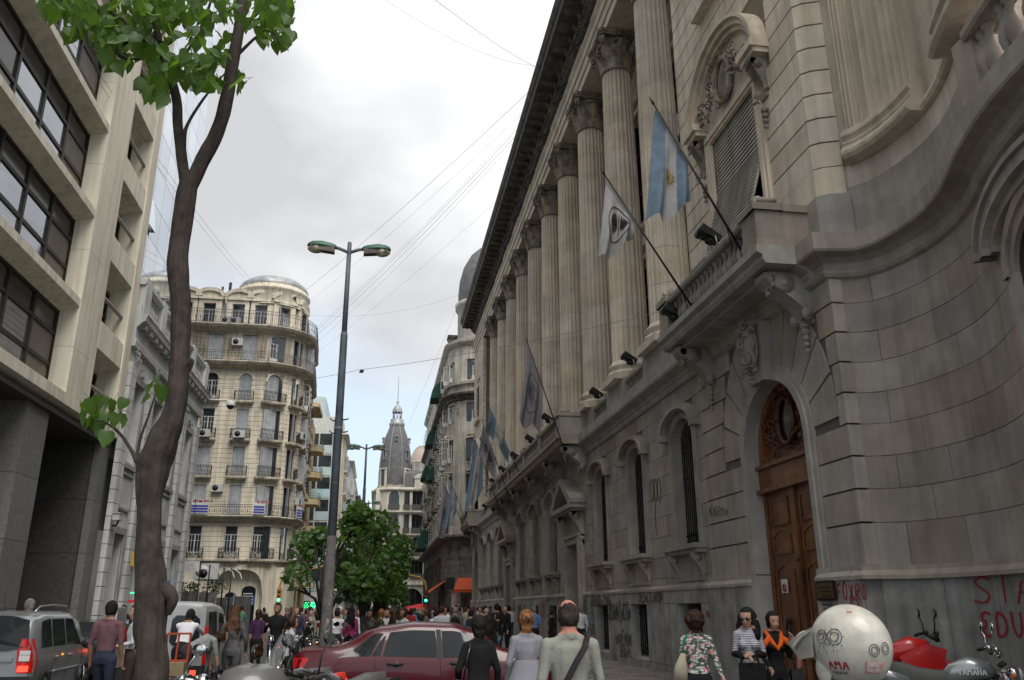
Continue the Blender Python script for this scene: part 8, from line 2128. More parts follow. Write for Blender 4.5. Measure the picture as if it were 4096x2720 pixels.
def tagfaces(me, comps, k, Mx, hair, sleeve='top', shin='bottom', collar=1.47):
    hc = Mx.translation if Mx else V((0,0,9)); inv = Mx.inverted() if Mx else None; segs = []
    for c in comps:
        if c[0] == 'head': continue
        tag = {'sleeve': sleeve, 'shin': shin}.get(c[0], c[0]);
        for i in range(len(c[1])-1):
            r = c[2][i]; r2 = c[2][i+1]; f = lambda q: (q[0]+q[1])/2 if hasattr(q, '__len__') else q; segs.append((tag, c[1][i], c[1][i+1], f(r), f(r2)))
    idx = []
    for p in me.polygons:
        c = V(p.center)/k
        if (c-hc).length < .2 and c.z > hc.z-.135 and abs(c.x-hc.x) < .1+.5*max(0, c.z-hc.z+.08):
            q = inv @ c; t = 'skin'
            if hair:
                if hair in ('long','bushy','pony','bun','curly'): ish = q.y < .045-.3*max(0,-q.z-.02) or q.z > .085 or (hair in ('bushy',) and abs(q.x) > .07)
                elif hair == 'balding': ish = q.y < .03 and q.z > -.075 and q.z < .082+.03*mnoise.noise(q*45)+.02*(q.y < -.05)
                else: ish = (q.y < .03 and q.z > -.07) or q.z > .07
                if ish: t = 'hair'
            if q.z < -.09 and q.y > -.05: t = 'skin'
        else:
            best = 9; t = 'skin'
            for tag, a, b, r1, r2 in segs:
                d, u = dist_seg(c, a, b); d -= r1+(r2-r1)*u
                if d < best: best = d; t = tag
            if t == 'skin' and hair in ('long',) and c.y < -.09 and c.z > 1.1: t = 'hair'
            if hair == 'bushy' and inv is not None and best > .008:
                q = inv @ c
                if -.44 < q.z < -.02 and .05 < abs(q.x) < .19 and abs(q.y) < .12: t = 'hair'
            if hair in ('long','pony','bushy') and inv is not None:
                q = inv @ c
                if q.y < -.06 and -.46 < q.z < -.05 and abs(q.x) < .13 and best > .012: t = 'hair'
        idx.append(SLOT.index(t))
    me.polygons.foreach_set('material_index', idx)
def person(label, x, y, rz, h, mats, comps, k, hair, sleeve='top', shin='bottom', voxel=.02, group=None, z=0, face=None, smooth=4):
    """one continuous body with its clothes and hair coloured by region; details are children"""
    me, Mx = build(comps, k, voxel, hair, smooth=smooth); me.name = 'person'
    for s_ in SLOT: me.materials.append(mats[s_])
    tagfaces(me, comps, k, Mx, hair, sleeve, shin)
    if voxel <= .016:
        tg = {}
        for p in me.polygons:
            for v in p.vertices: tg[v] = p.material_index
        ns = [v.normal.copy() for v in me.vertices]; cs = [v.co.copy() for v in me.vertices]
        for i, (c, nn) in enumerate(zip(cs, ns)):
            t = tg.get(i, 0)
            if t == 3: cs[i] = c+nn*(.009*mnoise.noise(V((c.x*75, c.y*75, c.z*14)))+.005*mnoise.noise(V((c.x*30, c.y*30, c.z*30))))
            elif t in (1, 2): cs[i] = c+nn*(.010*mnoise.noise(V((c.x*12+h, c.y*12, c.z*(5 if t == 1 else 3)+x))))
        me.vertices.foreach_set('co', [q for c in cs for q in c])
    o = bpy.data.objects.new('person', me); COL.objects.link(o); o.location = (x, y, z); o.rotation_euler = (0,0,rz); o['label'] = label; o['category'] = 'person'
    if group: o['group'] = group
    ORG[o.name] = V((0,0,0)); o['_'] = 0; del o['_']
    if face:
        T_ = Matrix.Scale(k, 4) @ Mx; mb = MB()
        for s_ in (-1, 1): mb.ball((s_*.030,.080,.004), .011, 8, 6, sc=(1.2,.7,.6)); mb.tube([(s_*.016,.090,.024),(s_*.032,.088,.028),(s_*.046,.078,.022)], .0035, 4)
        mb.v = [tuple(T_ @ V(v)) for v in mb.v]; part('eyes', mb, HB_, o, local=True)
        mb = MB(); mb.tube([(-.022,.094,-.066),(0,.103,-.064),(.022,.094,-.066)], [.003,.006,.003], 6); mb.v = [tuple(T_ @ V(v)) for v in mb.v]; part('lips', mb, cmat('lips', (.30,.08,.07), .5), o, local=True)
        if face == 'shades':
            mb = MB()
            for s_ in (-1, 1): mb.ball((s_*.033,.092,.002), .030, 12, 8, sc=(1,.35,.78)); mb.tube([(s_*.06,.085,.008),(s_*.082,.0,.008)], .004, 4)
            mb.tube([(-.01,.10,.008),(.01,.10,.008)], .004, 4); mb.v = [tuple(T_ @ V(v)) for v in mb.v]; part('sunglasses', mb, BLK, o, local=True)
    return o, Mx
def loc_part(name, mb, mat, o, k, label=None): mb.v = [tuple(V(v)*k) for v in mb.v]; return part(name, mb, mat, o, local=True, label=label)
def folds(me, amp, f=1.0, seed=0, z0=-9, z1=9, only=None):
    ns = [v.normal.copy() for v in me.vertices]; cs = [v.co.copy() for v in me.vertices]
    for i, c in enumerate(cs):
        if z0 < c.z < z1:
            n_ = mnoise.noise(V((c.x*14*f+seed, c.y*14*f, c.z*3.2*f)))*.7+mnoise.noise(V((c.x*5*f, c.y*5*f+seed, c.z*9*f)))*.5
            cs[i] = c+ns[i]*(amp*n_)
    me.vertices.foreach_set('co', [q for c in cs for q in c])
def mats(skin=None, top=None, bottom=None, hair=None, shoe=None): return {'skin': skin or SK, 'top': top or BTOP, 'bottom': bottom or BBOT, 'hair': hair or HB_, 'shoe': shoe or SHOE}
BTOP = cmat('black_cloth', (.012,.012,.013), .9); BBOT = cmat('black_trousers', (.014,.014,.016), .9); JEANS = cmat('blue_jeans', (.17,.25,.36), .85, nvar=.2); NAVY = cmat('navy_cloth', (.03,.035,.06), .85)
SAGE = cmat('sage_tshirt', (.235,.24,.205), .9, nvar=.08, bump=.3); GREYD = cmat('grey_dress', (.24,.24,.27), .9, nvar=.08, bump=.3); MAROON = cmat('faded_maroon_shirt', (.14,.07,.085), .9, nvar=.12); MARL = cmat('grey_marl_knit', (.13,.125,.13), .95, nvar=.35); PALEJ = cmat('pale_denim_jacket', (.45,.46,.48), .9)
BLUES = cmat('blue_shirt', (.12,.20,.36), .85); WHT = cmat('white_shirt', (.60,.60,.63), .85, nvar=.05); GSUIT = cmat('grey_suit', (.10,.10,.105), .9); PURP = cmat('purple_top', (.06,.025,.07), .9); GRNS = cmat('sea_green_shirt', (.10,.22,.16), .85); BEIG = cmat('beige_cloth', (.38,.34,.26), .9); REDS = cmat('red_cloth', (.35,.03,.03), .85); PINK = cmat('magenta_scarf', (.35,.05,.16), .85)
walk = {-1: ((-.10,.12,.50), (-.10,.10,.10)), 1: ((.10,.05,.50), (.10,-.18,.13))}
# --- man in the sage shirt, walking away
c, k = pose_comps(1.75, build=1.0, legs=walk, arms={-1: ((-.235,-.05,1.15), (-.245,.07,.90)), 1: ((.235,-.02,1.15), (.245,.10,.90))})
mm_ = mats(SK3, SAGE, cmat('khaki_trousers', (.10,.09,.07), .9), cmat('thin_dark_hair', (.045,.033,.027), .8, nvar=.3)); o, Mx = person('balding man from behind in a sage grey shirt with a dark strap across his back', 1.56, 6.95, R(-3), 1.75, mm_, c, k, 'balding', 'skin', 'bottom', .012)
folds(o.data, .004, 1, 2, .9, 1.44)
mb = MB(); P_ = [V((.13,-.09,1.47)), V((.10,-.155,1.40)), V((.02,-.16,1.28)), V((-.07,-.15,1.12)), V((-.15,-.145,.98))]
mb.tube(P_, [(.026,.006)]*5, 8); mb.tube([V((.13,-.09,1.47)), V((.125,.0,1.49)), V((.06,.12,1.40))], [(.006,.024)]*3, 8); loc_part('bag_strap', mb, cmat('dark_strap', (.02,.018,.018), .7), o, k)
mb = MB(); mb.lathe([(.070,0),(.078,.03),(.070,.045)], (0,-.005,1.46), 18); loc_part('collar', mb, SAGE, o, k)
# --- red-haired woman in a grey dress
c, k = pose_comps(1.65, True, build=1.02, legs=walk, arms={-1: ((-.235,-.04,1.13), (-.25,.06,.90)), 1: ((.235,-.02,1.13), (.25,.09,.90))})
o, Mx = person('ginger woman with her hair in a clip, walking away in a grey empire dress', 1.80, 10.35, R(2), 1.65, mats(SK, GREYD, GREYD, HOR), c, k, 'bun', 'top', 'bottom', .014)
folds(o.data, .006, 1, 5, .9, 1.4); mb = MB(); n = 40; vs = []; fs = []
for j in range(6):
    z = 1.20-.085*j-.02; r = .135+.028*j
    for i in range(n): a = i*2*math.pi/n; rr_ = r*(1+.035*math.sin(a*13+j*.5)*(j/5+.2)); vs.append((rr_*math.cos(a)*1.12, rr_*math.sin(a)*.86, z))
for j in range(5):
    for i in range(n): fs.append((j*n+i, j*n+(i+1) % n, (j+1)*n+(i+1) % n, (j+1)*n+i))
mb.add(vs, fs, True); loc_part('dress_skirt', mb, GREYD, o, k)
mb = MB(); mb.tube([(-.03,-.13,1.70),(.0,-.15,1.67),(.02,-.13,1.63)], .010, 6); loc_part('hair_clip', mb, BLK, o, k)
# --- woman in black
c, k = pose_comps(1.60, True, build=1.08, legs=walk, arms={-1: ((-.26,-.03,1.14), (-.22,.14,.98)), 1: ((.235,-.02,1.13), (.25,.09,.90))})
o, Mx = person('woman from behind all in black with black pinned-up hair, in front of the maroon car', 1.17, 9.85, R(8), 1.60, mats(SK2, BTOP, BBOT, HB_), c, k, 'bun', 'top', 'bottom', .014); folds(o.data, .006, 1, 8, .9, 1.4)
mb = MB(); mb.tube([(-.12,-.10,1.45),(-.17,-.125,1.30),(-.22,-.10,1.0)], [(.004,.014)]*3, 6); mb.ball((-.26,-.02,.92), .13, 14, 10, sc=(.5,1,1)); loc_part('shoulder_bag', mb, BLK, o, k)
# --- woman in the flowered blouse
def flower_mat():
    m = bpy.data.materials.new('flowered_cloth'); m.use_nodes = True; t = m.node_tree; b = t.nodes['Principled BSDF']; b.inputs['Roughness'].default_value = .85; tc_ = t.nodes.new('ShaderNodeTexCoord'); prev = None
    w_ = t.nodes.new('ShaderNodeTexNoise'); w_.inputs['Scale'].default_value = 9; t.links.new(tc_.outputs['Object'], w_.inputs['Vector'])
    def vor(sc, lo, hi, c, prev, dist=False, stretch=(1,1,1), seed=0):
        mp_ = t.nodes.new('ShaderNodeMapping'); mp_.inputs['Scale'].default_value = stretch; mp_.inputs['Location'].default_value = (seed, seed*.7, seed*.3); mp_.inputs['Rotation'].default_value = (0, .6, 0); t.links.new(tc_.outputs['Object'], mp_.inputs[0])
        ad = t.nodes.new('ShaderNodeMixRGB'); ad.inputs[0].default_value = .06; t.links.new(mp_.outputs[0], ad.inputs[1]); t.links.new(w_.outputs['Color'], ad.inputs[2])
        v = t.nodes.new('ShaderNodeTexVoronoi'); v.inputs['Scale'].default_value = sc; t.links.new(ad.outputs[0], v.inputs['Vector']); mr = t.nodes.new('ShaderNodeMapRange'); mr.inputs['From Min'].default_value = lo; mr.inputs['From Max'].default_value = hi; mr.inputs['To Min'].default_value = 1; mr.inputs['To Max'].default_value = 0; t.links.new(v.outputs['Distance'], mr.inputs['Value'])
        mi = t.nodes.new('ShaderNodeMix'); mi.data_type = 'RGBA'; t.links.new(mr.outputs[0], mi.inputs[0])
        if prev is None: mi.inputs[6].default_value = (.05,.06,.052,1)
        else: t.links.new(prev, mi.inputs[6])
        mi.inputs[7].default_value = (*c, 1); return mi.outputs[2]
    p = vor(34, .44, .48, (.13,.20,.13), None, stretch=(1,1,.3)); p = vor(34, .37, .41, (.50,.52,.49), p, stretch=(.35,.35,1), seed=3); p = vor(15, .33, .37, (.55,.22,.24), p, seed=7); p = vor(15, .16, .2, (.68,.45,.43), p, seed=7)
    t.links.new(p, b.inputs['Base Color']); return m
FLOR = flower_mat()
c, k = pose_comps(1.62, True, build=1.03, legs=walk, arms={-1: ((-.22,-.03,1.16), (-.20,.10,1.02)), 1: ((.24,-.02,1.16), (.31,-.06,.93))})
o, Mx = person('stout woman walking away in a pink and green flowered blouse with a cream shoulder bag', 4.02, 10.6, R(-12), 1.62, mats(SK, FLOR, BBOT, cmat('dark_red_brown_hair', (.045,.018,.012), .7, nvar=.3)), c, k, 'curly', 'top', 'bottom', .011); folds(o.data, .006, 1, 4, .9, 1.4)
mb = MB(); mb.tube([(-.13,-.06,1.47),(-.19,-.10,1.36),(-.21,-.10,1.22)], [(.006,.020)]*3, 8); loc_part('bag_strap', mb, cmat('green_strap', (.02,.22,.13), .7), o, k)
mb = MB(); mb.tube([(-.20,-.10,1.24),(-.24,-.08,1.05),(-.26,-.06,.86)], [(.03,.03),(.05,.09),(.06,.11)], 12); loc_part('handbag', mb, BEIG, o, k)
# --- the two women by the door
STR = bpy.data.materials.new('striped_cloth'); STR.use_nodes = True; t_ = STR.node_tree; b_ = t_.nodes['Principled BSDF']; b_.inputs['Roughness'].default_value = .85
tc_ = t_.nodes.new('ShaderNodeTexCoord'); w_ = t_.nodes.new('ShaderNodeTexWave'); w_.bands_direction = 'Z'; w_.inputs['Scale'].default_value = 14; w_.inputs['Distortion'].default_value = 1.5; w_.inputs['Detail Scale'].default_value = 2; t_.links.new(tc_.outputs['Object'], w_.inputs['Vector'])
cr_ = t_.nodes.new('ShaderNodeValToRGB'); cr_.color_ramp.interpolation = 'CONSTANT'; cr_.color_ramp.elements[0].color = (.50,.49,.54,1); cr_.color_ramp.elements[1].position = .62; cr_.color_ramp.elements[1].color = (.06,.06,.09,1); t_.links.new(w_.outputs['Fac'], cr_.inputs[0]); t_.links.new(cr_.outputs[0], b_.inputs['Base Color'])
c, k = pose_comps(1.66, True, build=.93, arms={-1: ((-.20,-.02,1.14), (-.03,.18,1.15)), 1: ((.20,.0,1.15), (.06,.18,1.12))}, head_turn=R(-18), head_tilt=-.12)
o, Mx = person('woman in sunglasses and a striped grey top with long bushy black hair, hands clasped', 5.05, 11.35, R(158), 1.66, mats(SK, STR, BBOT, HB_), c, k, 'bushy', 'top', 'bottom', .011, face='shades')
mb = MB()
for s_, (a, b) in ((-1, ((-.20,-.02,1.14), (-.05,.165,1.15))), (1, ((.20,.0,1.15), (.08,.165,1.12)))): mb.tube([a, V(a).lerp(V(b), .5), b], [.052,.047,.036], 12); mb.ball(a, .051)
loc_part('black_undersleeves', mb, BTOP, o, k)
mb = MB(); mb.box(-.19,.16,.14,.24,.70,.98); mb.tube([(-.10,.19,.98),(-.09,.19,1.06),(.02,.19,1.08),(.12,.19,1.06),(.12,.19,.98)], .016, 6); solo('handbag', mb, BTOP, 'big soft black handbag held in front of the woman in sunglasses', 'handbag', (5.05, 11.35, 0), R(158))
c, k = pose_comps(1.61, True, build=.93, arms={-1: ((-.21,.02,1.13), (-.19,.20,1.36)), 1: ((.20,.04,1.13), (.18,.26,.98))}, head_tilt=-.1, head_turn=R(10))
o, Mx = person('dark-haired woman in black with a bright orange scarf, gesturing with an open hand', 5.52, 11.55, R(172), 1.61, mats(SK, BTOP, BBOT, HB_), c, k, 'bun', 'top', 'bottom', .011, face='plain')
mb = MB(); mb.tube([(-.11,-.03,1.47),(-.10,.05,1.42),(-.06,.125,1.32),(.0,.15,1.24),(.06,.125,1.32),(.10,.05,1.42),(.11,-.03,1.47),(0,-.09,1.50),(-.11,-.03,1.47)], .036, 8); mb.tube([(-.09,.08,1.40),(-.17,.13,1.33),(-.24,.16,1.26)], [.04,.05,.02], 8); mb.tube([(.09,.08,1.40),(.16,.10,1.33),(.2,.12,1.25)], [.04,.045,.02], 8)
loc_part('orange_scarf', mb, cmat('orange_scarf', (.70,.12,.02), .8, bump=.4), o, k)
mb = MB(); mb.tube([(-.22,.16,1.38),(-.30,.10,1.30),(-.34,.06,1.15),(-.34,.04,1.0),(-.31,.02,.9)], [(.03,.05),(.05,.08),(.04,.07),(.03,.06),(.015,.04)], 10); loc_part('salmon_jacket', mb, cmat('salmon_cloth', (.50,.19,.16), .85, bump=.4), o, k)
mb = MB(); mb.tube([(-.15,.0,1.46),(-.22,.06,1.2),(-.26,.06,.95)], .010, 6); mb.box(-.36,-.18,-.05,.12,.66,.96); loc_part('shoulder_bag', mb, BLK, o, k)
# --- helmeted rider at the right foreground
c, k = pose_comps(1.66, build=1.05); c = [q if q[0] != 'head' else q for q in c]
o, Mx = person('person in a worn white motorcycle helmet covered in stickers, very close at the bottom right', 1.68, 2.90, R(29), 1.66, mats(SK, BTOP, BBOT, HB_), c, k, 'short', 'top', 'bottom', .016)
HELM = M('scuffed_white_shell', (.47,.455,.40), .38, nscale=16, nvar=.25, col2=(.33,.315,.27), coat=.25, loc=True, streak=.15)
HC = Mx.translation*k+V((0,-.012,.020)); HA = (.124, .142, .142)
mb = MB(); n, m_ = 40, 24; vs = []; fs = []
for j in range(m_+1):
    t = j/m_; th = math.pi*t*.79
    for i in range(n):
        a = 2*math.pi*i/n; r = math.sin(th); z = math.cos(th)
        q = V((HA[0]*r*math.sin(a), HA[1]*r*math.cos(a), HA[2]*z))
        if z < -.1: q.x *= 1+.05*(-z); q.y *= 1-.04*(-z)
        vs.append(HC+q)
for j in range(m_):
    for i in range(n):
        a = 2*math.pi*(i+.5)/n; th = math.pi*.79*(j+.5)/m_
        if abs(((a+math.pi) % (2*math.pi))-math.pi) < .8 and math.cos(th) < .12: continue      # face opening
        fs.append((j*n+i, j*n+(i+1) % n, (j+1)*n+(i+1) % n, (j+1)*n+i))
mb.add(vs, fs, True); hl = part('helmet', mb, HELM, o, local=True, label='worn white open-face helmet with black sketches and stickers')
mb = MB(); zr = HC.z+HA[2]*math.cos(math.pi*.79); mb.tube([(HC.x+HA[0]*1.03*math.sin(math.pi*.79)*math.sin(a), HC.y+HA[1]*.98*math.sin(math.pi*.79)*math.cos(a), zr) for a in [1.0+i*(2*math.pi-2.0)/30 for i in range(31)]], .006, 6); part('rim_trim', mb, PLAS, hl, local=True)
mb = MB(); vs = []; fs = []
for j in range(7):
    for i in range(13):
        u = -1+i/6; v = j/6; a = u*1.05; r0 = V((HA[0]*math.sin(a)*1.03, HA[1]*math.cos(a)*1.02, HA[2]*.30+.01)); tip = V((.085*u, HA[1]+.085-.05*u*u, .012)); q = r0.lerp(tip, v); q.z += .012*math.sin(v*3.1)-.02*u*u*v; vs.append(HC+q)
for j in range(6):
    for i in range(12): kk = j*13+i; fs.append((kk,kk+1,kk+14,kk+13))
off = len(vs); vs2 = [v-V((0,0,.006)) for v in vs]; mb.add(vs, fs, True); mb.add(vs2, [tuple(reversed(f)) for f in fs], True)
for s_ in (-1, 1): mb.add([HC+V(q) for q in ((s_*HA[0]*.88, HA[1]*.55, .065), (s_*HA[0]*.92, HA[1]*.55, -.035), (s_*.06, HA[1]+.03, -.05), (s_*.065, HA[1]+.075, .008))], [(0,1,2,3)])
part('peak', mb, HELM, hl, local=True)
def onh(az, el, e=.0015):
    """point on the shell: az measured from the rear towards the left ear"""
    r = math.cos(el); return (HC+V((-HA[0]*r*math.sin(az)*(1+e*8), -HA[1]*r*math.cos(az)*(1+e*8), HA[2]*math.sin(el)*(1+e*8))), V((-r*math.sin(az), -r*math.cos(az), math.sin(el))))
mb = MB(); p, nn = onh(R(118), R(-32)); mb.ball(p, .032, 14, 8, sc=(.35,1,1.5)); part('ear_cover', mb, HELM, hl, local=True)
BLKI = M('black_ink', (.06,.06,.065), .7, nvar=.3, nscale=60); BLUI = M('blue_sticker', (.03,.06,.28), .5, nvar=0)
def hstroke(txt, az0, el0, h, mat, w=.0035, name='sticker_lettering', sp=1.0, seed=1): return part(name, stroke_text(txt, h, lambda u, v: onh(R(az0)-u/.135*sp, R(el0)+v/.14), w, .0012, seed=seed), mat, hl, local=True)
hstroke('AMA', 100, -30, .034, REDP, .006); hstroke('PRORACING', 98, -37, .0100, BLKI, .0018)
mb = MB()
def patch(az0, az1, el0, el1, mat, name, n=6):
    mb = MB(); vs = []; fs = []
    for j in range(n+1):
        for i in range(n+1): vs.append(onh(R(az0+(az1-az0)*i/n), R(el0+(el1-el0)*j/n), .001)[0])
    for j in range(n):
        for i in range(n): kk = j*(n+1)+i; fs.append((kk,kk+1,kk+n+2,kk+n+1))
    mb.add(vs, fs, True); return part(name, mb, mat, hl, local=True)
patch(44, 12, -36, -18, M('red_sticker', (.42,.10,.09), .5, nvar=.3, nscale=40, col2=(.5,.45,.40)), 'red_sticker'); hstroke('OAKLEY', 42, -25, .014, SIGNW, .0022, seed=3); hstroke('RACER', 40, -33, .012, SIGNW, .002, seed=4)
def ringd(az, el, r, mat, w=.0022, sq=1.0, name='ink_drawing'):
    mb = MB(); mb.tube([onh(R(az)+r/.135*math.cos(a), R(el)+r/.14*math.sin(a)*sq, .002)[0] for a in [i*math.pi/10 for i in range(21)]], w, 4, cap=False); return mb
mb = MB()
for az, el, r in ((106,14,.022),(106,14,.012),(84,14,.026),(84,14,.015),(30,-3,.019),(30,-3,.011),(10,-1,.019),(10,-1,.011)): q = ringd(az, el, r, None, .0012); mb.add(q.v, q.f, True)
for i in range(46):
    rr_ = random.Random(i); az = rr_.uniform(72,114); el = rr_.uniform(-6,24) ; a = onh(R(az), R(el), .002)[0]; b = onh(R(az+rr_.uniform(-5,5)), R(el+rr_.uniform(-5,5)), .002)[0]; mb.tube([a,b], .0007, 4)
part('ink_drawing', mb, BLKI, hl, local=True, kind='stuff'); hstroke('TEAM', 62, 52, .009, REDP, .002, seed=6)
# --- others in the middle distance: (label, pixel of head top, scale px/m, facing, height, mats, pose, hair, sleeve)
def put(label, px, py, s, rz, h, mt, hair='short', sleeve='top', shin='bottom', voxel=.022, group=None, fem=False, arms=None, legs=None, lean=(0,0), bw=1.0, face=None, **kw):
    q = at_s(px, py, s); c, k = pose_comps(h, fem, arms, legs, lean, bw, **kw); zf = gz(q.x)
    return person(label, q.x, q.y, R(rz), h, mt, c, k, hair, sleeve, shin, voxel, group, zf, face)[0], k
put('man walking away in a faded maroon shirt and navy trousers behind the silver minivan', 449, 2407, 250, -8, 1.76, mats(SK2, MAROON, NAVY, HB_), 'short', 'skin', voxel=.015, legs=walk)
o, k = put('woman with very long brown hair walking away in a grey marl cardigan', 944, 2424, 205, -5, 1.72, mats(SK, MARL, GSUIT, HAU), 'long', voxel=.016, fem=True, bw=1.05, legs=walk, arms={-1: ((-.28,-.03,1.15), (-.28,.05,.90)), 1: ((.25,-.02,1.13), (.25,.08,.90))})
put('woman in profile with dark ponytail and pale denim jacket by the maroon car boot', 1169, 2469, 215, -75, 1.55, mats(SK, PALEJ, BBOT, HBR), 'pony', voxel=.015, fem=True, face='plain')
put('tall dark-haired man in a black suit jacket facing the camera in the crowd', 1113, 2416, 165, 172, 1.80, mats(SK2, BTOP, BBOT, HB_), face='plain', arms={1: ((.26,.0,1.13), (.18,.22,1.25)), -1: ((-.25,-.02,1.13),(-.25,.06,.88))})
put('woman in a purple top with a clipped dark bun, back turned near the tall man', 1036, 2442, 150, -15, 1.64, mats(SK, PURP, BBOT, HBR), 'bun', 'skin', fem=True)
o, k = put('workman bending down in grey T-shirt, blue cap and shorts behind the orange hand truck', 752, 2500, 215, -60, 1.72, mats(SK, cmat('grey_tshirt', (.25,.26,.26), .9), cmat('plum_shorts', (.05,.035,.045), .9), HBR), 'short', 'skin', 'skin', .016, lean=(.05,1.15), arms={-1: ((-.2,.52,.86), (-.15,.56,.62)), 1: ((.2,.52,.86), (.15,.60,.60))})
put('man in a white shirt leaning into the back of the van', 742, 2425, 200, -10, 1.72, mats(SK2, WHT, BBOT, HB_), 'short', 'top', lean=(0,.45), arms={-1: ((-.22,.42,1.25), (-.2,.62,1.15)), 1: ((.22,.42,1.25), (.2,.62,1.15))})
put('man in pale lilac shirt half hidden behind the big tree trunk, jacket on arm', 552, 2428, 232, 100, 1.72, mats(SK, WHT, cmat('brown_coat', (.055,.035,.028), .9), HBR), 'short', voxel=.016, arms={-1: ((-.22,.0,1.13), (-.1,.22,1.08)), 1: ((.22,.0,1.13), (.1,.22,1.08))})
put('young man looking over the roof of the dark green car', 498, 2418, 115, 170, 1.70, mats(SK, BTOP, BBOT, HB_), face='plain'); put('grey-haired man seen beyond the silver minivan roof', 126, 2383, 190, 60, 1.80, mats(SK2, GSUIT, BBOT, HGR), 'short')
put('man in a mid-blue shirt with a dark diagonal strap by the bank wall', 2136, 2424, 113, 5, 1.74, mats(SK, BLUES, BBOT, HGR), 'short', 'skin')
put('grey-haired man in a white dress shirt at the pedimented bank door', 2322, 2420, 118, 20, 1.75, mats(SK, WHT, BBOT, HGR)); put('tall man in a black padded jacket with black hair near the bank wall', 1988, 2413, 118, 0, 1.83, mats(SK2, BTOP, BBOT, HB_), bw=1.1)
put('man in a black suit holding a phone to his face near the bank wall', 2030, 2422, 105, 100, 1.78, mats(SK, BTOP, BBOT, HB_), arms={1: ((.2,.15,1.2), (.08,.16,1.52)), -1: ((-.25,-.02,1.13),(-.25,.06,.88))}); put('bald man in a black waistcoat over white sleeves, back turned', 1946, 2436, 108, 0, 1.68, mats(SK, BTOP, BBOT, SK), None)
o, k = put('youth in a black printed T-shirt and light blue jeans walking left', 1991, 2456, 132, 75, 1.55, mats(SK2, BTOP, JEANS, HB_), 'short', 'skin', legs=walk); mb = MB(); mb.box(-.09,.09,.118,.126,1.1,1.36); loc_part('shirt_print', mb, WHT, o, k)
put('person in a navy hooded jacket beside the maroon car nose', 1883, 2446, 122, 40, 1.62, mats(SK, NAVY, BBOT, HB_)); o, k = put('white-haired man in a grey suit with a black rucksack', 1822, 2432, 108, -10, 1.72, mats(SK3, GSUIT, GSUIT, HGR), 'balding'); mb = MB(); mb.ball((0,-.17,1.18), .2, 14, 10, sc=(.9,.6,1.25)); loc_part('rucksack', mb, BTOP, o, k)
put('dark-haired woman in black just behind the maroon car windscreen', 1952, 2468, 190, 10, 1.54, mats(SK2, BTOP, BBOT, HB_), 'bushy', fem=True); put('small dark figure between the ginger woman and the sage-shirted man', 2205, 2442, 112, 60, 1.62, mats(SK2, BTOP, BBOT, HB_))
put('ginger woman in profile with pinned-up hair behind the maroon car roof', 1526, 2437, 140, -80, 1.66, mats(SK, cmat('olive_coat', (.08,.07,.05), .9), BBOT, HOR), 'bun', fem=True, face='plain')
put('dark-haired woman facing the camera just right of the ginger woman behind the car', 1550, 2438, 130, 175, 1.66, mats(SK2, PALEJ, BBOT, HB_), 'bun', fem=True, face='plain'); put('woman with loose brown hair in grey behind the maroon car roof', 1578, 2441, 140, -40, 1.64, mats(SK, cmat('light_grey_top', (.28,.28,.28), .9), BBOT, HBR), 'long', fem=True)
put('man with curly black hair looking down behind the maroon car roof', 1617, 2440, 135, 120, 1.66, mats(SK2, PALEJ, JEANS, HB_), 'curly'); put('short dark head low behind the maroon car roof', 1684, 2460, 140, 0, 1.52, mats(SK2, BTOP, BBOT, HB_))
put('smiling man in a white T-shirt facing the camera left of the car roof', 1436, 2430, 130, 180, 1.70, mats(SK2, WHT, JEANS, HB_), face='plain'); put('man with glasses in a brown jacket behind the rear screen of the car', 1484, 2442, 140, 150, 1.66, mats(SK2, cmat('brown_jacket', (.07,.055,.04), .9), BBOT, HB_), face='plain')
put('woman with long black hair and a magenta scarf behind the boot of the car', 1408, 2424, 140, -20, 1.72, mats(SK2, PINK, BTOP, HB_), 'long', fem=True); put('man in beige with a white sun hat near the lamp post', 1362, 2425, 95, -60, 1.74, mats(SK, BEIG, BEIG, WHT))
put('man in a white shirt just right of the lamp post', 1350, 2440, 130, 20, 1.66, mats(SK2, WHT, NAVY, HB_)); put('woman with reddish ponytail and dark top right of the car roof', 1703, 2446, 115, -50, 1.64, mats(SK3, GSUIT, BBOT, HAU), 'pony', fem=True)
put('man in a sea-green T-shirt reading a paper left of the lamp post', 1246, 2432, 66, 70, 1.76, mats(SK, GRNS, JEANS, HBR), 'short', 'skin'); put('woman in black with long auburn hair beside the man in sea-green', 1272, 2435, 66, -30, 1.70, mats(SK, BTOP, BEIG, HAU), 'long', fem=True)
o, k = put('person with a red and white rucksack right of the car roof', 1742, 2452, 110, 0, 1.58, mats(SK2, WHT, BBOT, HB_)); mb = MB(); mb.ball((0,-.16,1.18), .19, 14, 10, sc=(.9,.6,1.15)); loc_part('rucksack', mb, REDS, o, k)
put('man in a grey cap and dark hoodie right of the red parasol', 1772, 2433, 95, 0, 1.74, mats(SK, NAVY, BBOT, HGR), bw=1.1)
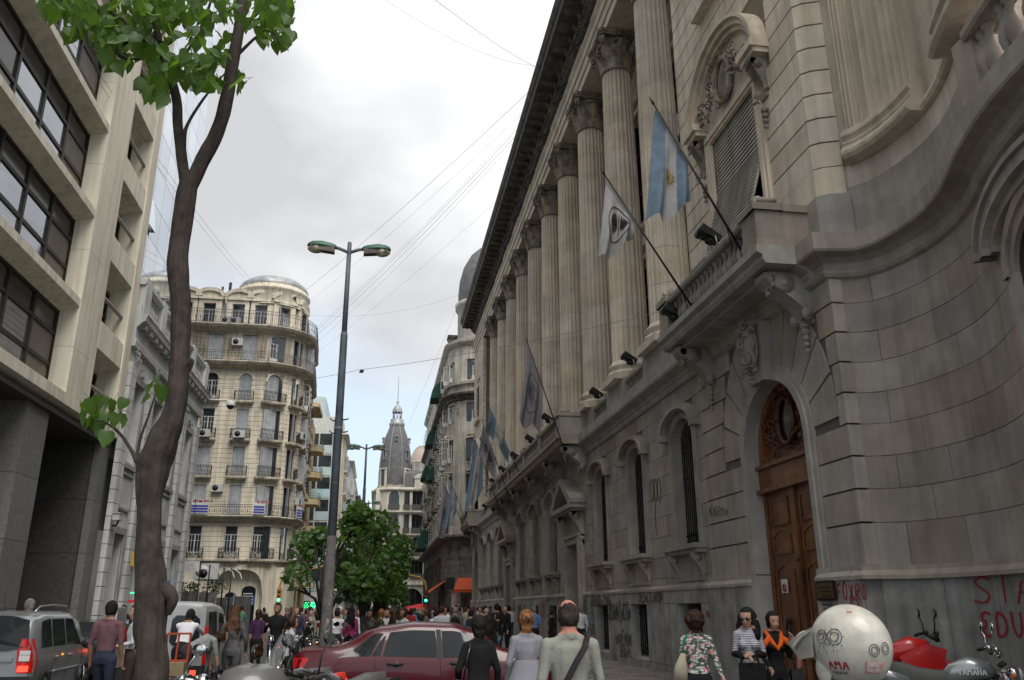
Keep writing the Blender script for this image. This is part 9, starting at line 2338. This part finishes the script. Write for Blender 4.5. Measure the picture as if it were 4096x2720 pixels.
# --- the crowd filling the avenue: six bodies, each copied with its own clothes
protos = []
for i, (fem, hair, legs_, arms_) in enumerate(((False,'short',walk,None),(True,'long',None,None),(False,'short',None,{1: ((.24,.05,1.15),(.12,.25,1.2)), -1: ((-.25,-.02,1.13),(-.25,.06,.88))}),(True,'bun',walk,None),(False,'neat',None,{-1: ((-.24,.03,1.14),(-.1,.22,1.15)), 1: ((.24,.03,1.14),(.1,.22,1.15))}),(True,'bushy',None,{1: ((.25,.0,1.13),(.15,.2,1.0)), -1: ((-.25,-.02,1.13),(-.25,.06,.88))}))):
    c, k = pose_comps(1.75, fem, arms_, legs_, hand=False); me, Mx = build(c, 1, .035, hair)
    for s_ in SLOT: me.materials.append(SK)
    tagfaces(me, c, 1, Mx, hair); me.name = 'crowd_person'; protos.append(me)
tops = [('white',WHT),('pale grey',PALEJ),('black',BTOP),('navy',NAVY),('grey',GSUIT),('blue',BLUES),('red',REDS),('beige',BEIG),('pale denim',PALEJ),('sea-green',GRNS),('purple',PURP),('maroon',MAROON),('grey marl',MARL)]
bots = [('dark trousers',BBOT),('blue jeans',JEANS),('navy trousers',NAVY),('beige trousers',BEIG)]; hairs = [('black-haired',HB_),('brown-haired',HBR),('auburn',HAU),('grey-haired',HGR)]
rr = random.Random(77); spots = []
zones = [((-7.5,-1.2),(26,34),7,'near the left kerb'),((-7.2,-1.0),(38,48),12,'near the hoarding'),((-6.6,-.2),(52,63),17,'by the crossing'),((.3,2.6),(24,36),8,'behind the maroon car'),((.2,4.6),(38,52),18,'mid avenue'),((.5,5.5),(54,70),20,'near the red parasol'),((4.8,7.0),(40,64),14,'by the far bank wall'),((-5.0,4.5),(74,100),22,'far down the avenue')]
used_l = {}
for (xr, yr, n, wh) in zones:
    for i in range(n):
        for _ in range(30):
            x, y = rr.uniform(*xr), rr.uniform(*yr)
            if all((x-a)**2+(y-b)**2 > .45 for a, b in spots): break
        spots.append((x, y)); p = rr.randrange(6); tn, tm = rr.choice(tops); bn, bm = rr.choice(bots); hn, hm = rr.choice(hairs); way = rr.choice((0, 0, 180, 90, -90, 30, -40, 150)); fem = p in (1, 3, 5)
        o = bpy.data.objects.new('person', protos[p]); COL.objects.link(o); hgt = rr.uniform(.93, 1.02)-(.04 if fem else 0); o.location = (x, y, gz(x)+(.08 if x > 3.7 else 0)); o.rotation_euler = (0,0,R(way+rr.uniform(-15,15))); o.scale = (hgt,)*3
        for sl_, m in zip(o.material_slots, (rr.choice((SK, SK2, SK3)), tm, bm, hm, SHOE)): sl_.link = 'OBJECT'; sl_.material = m
        lab = '%s %s in %s top, %s, %s, %s' % (hn, 'woman' if fem else 'man', tn, bn, {0:'walking away',180:'facing the camera',90:'facing left',-90:'facing right',30:'turned half left',-40:'turned half right',150:'facing half left'}[way], wh)
        o['label'] = lab; o['category'] = 'person'; o['group'] = 'people crowding the avenue'
bpy.data.scenes.remove(TMP)
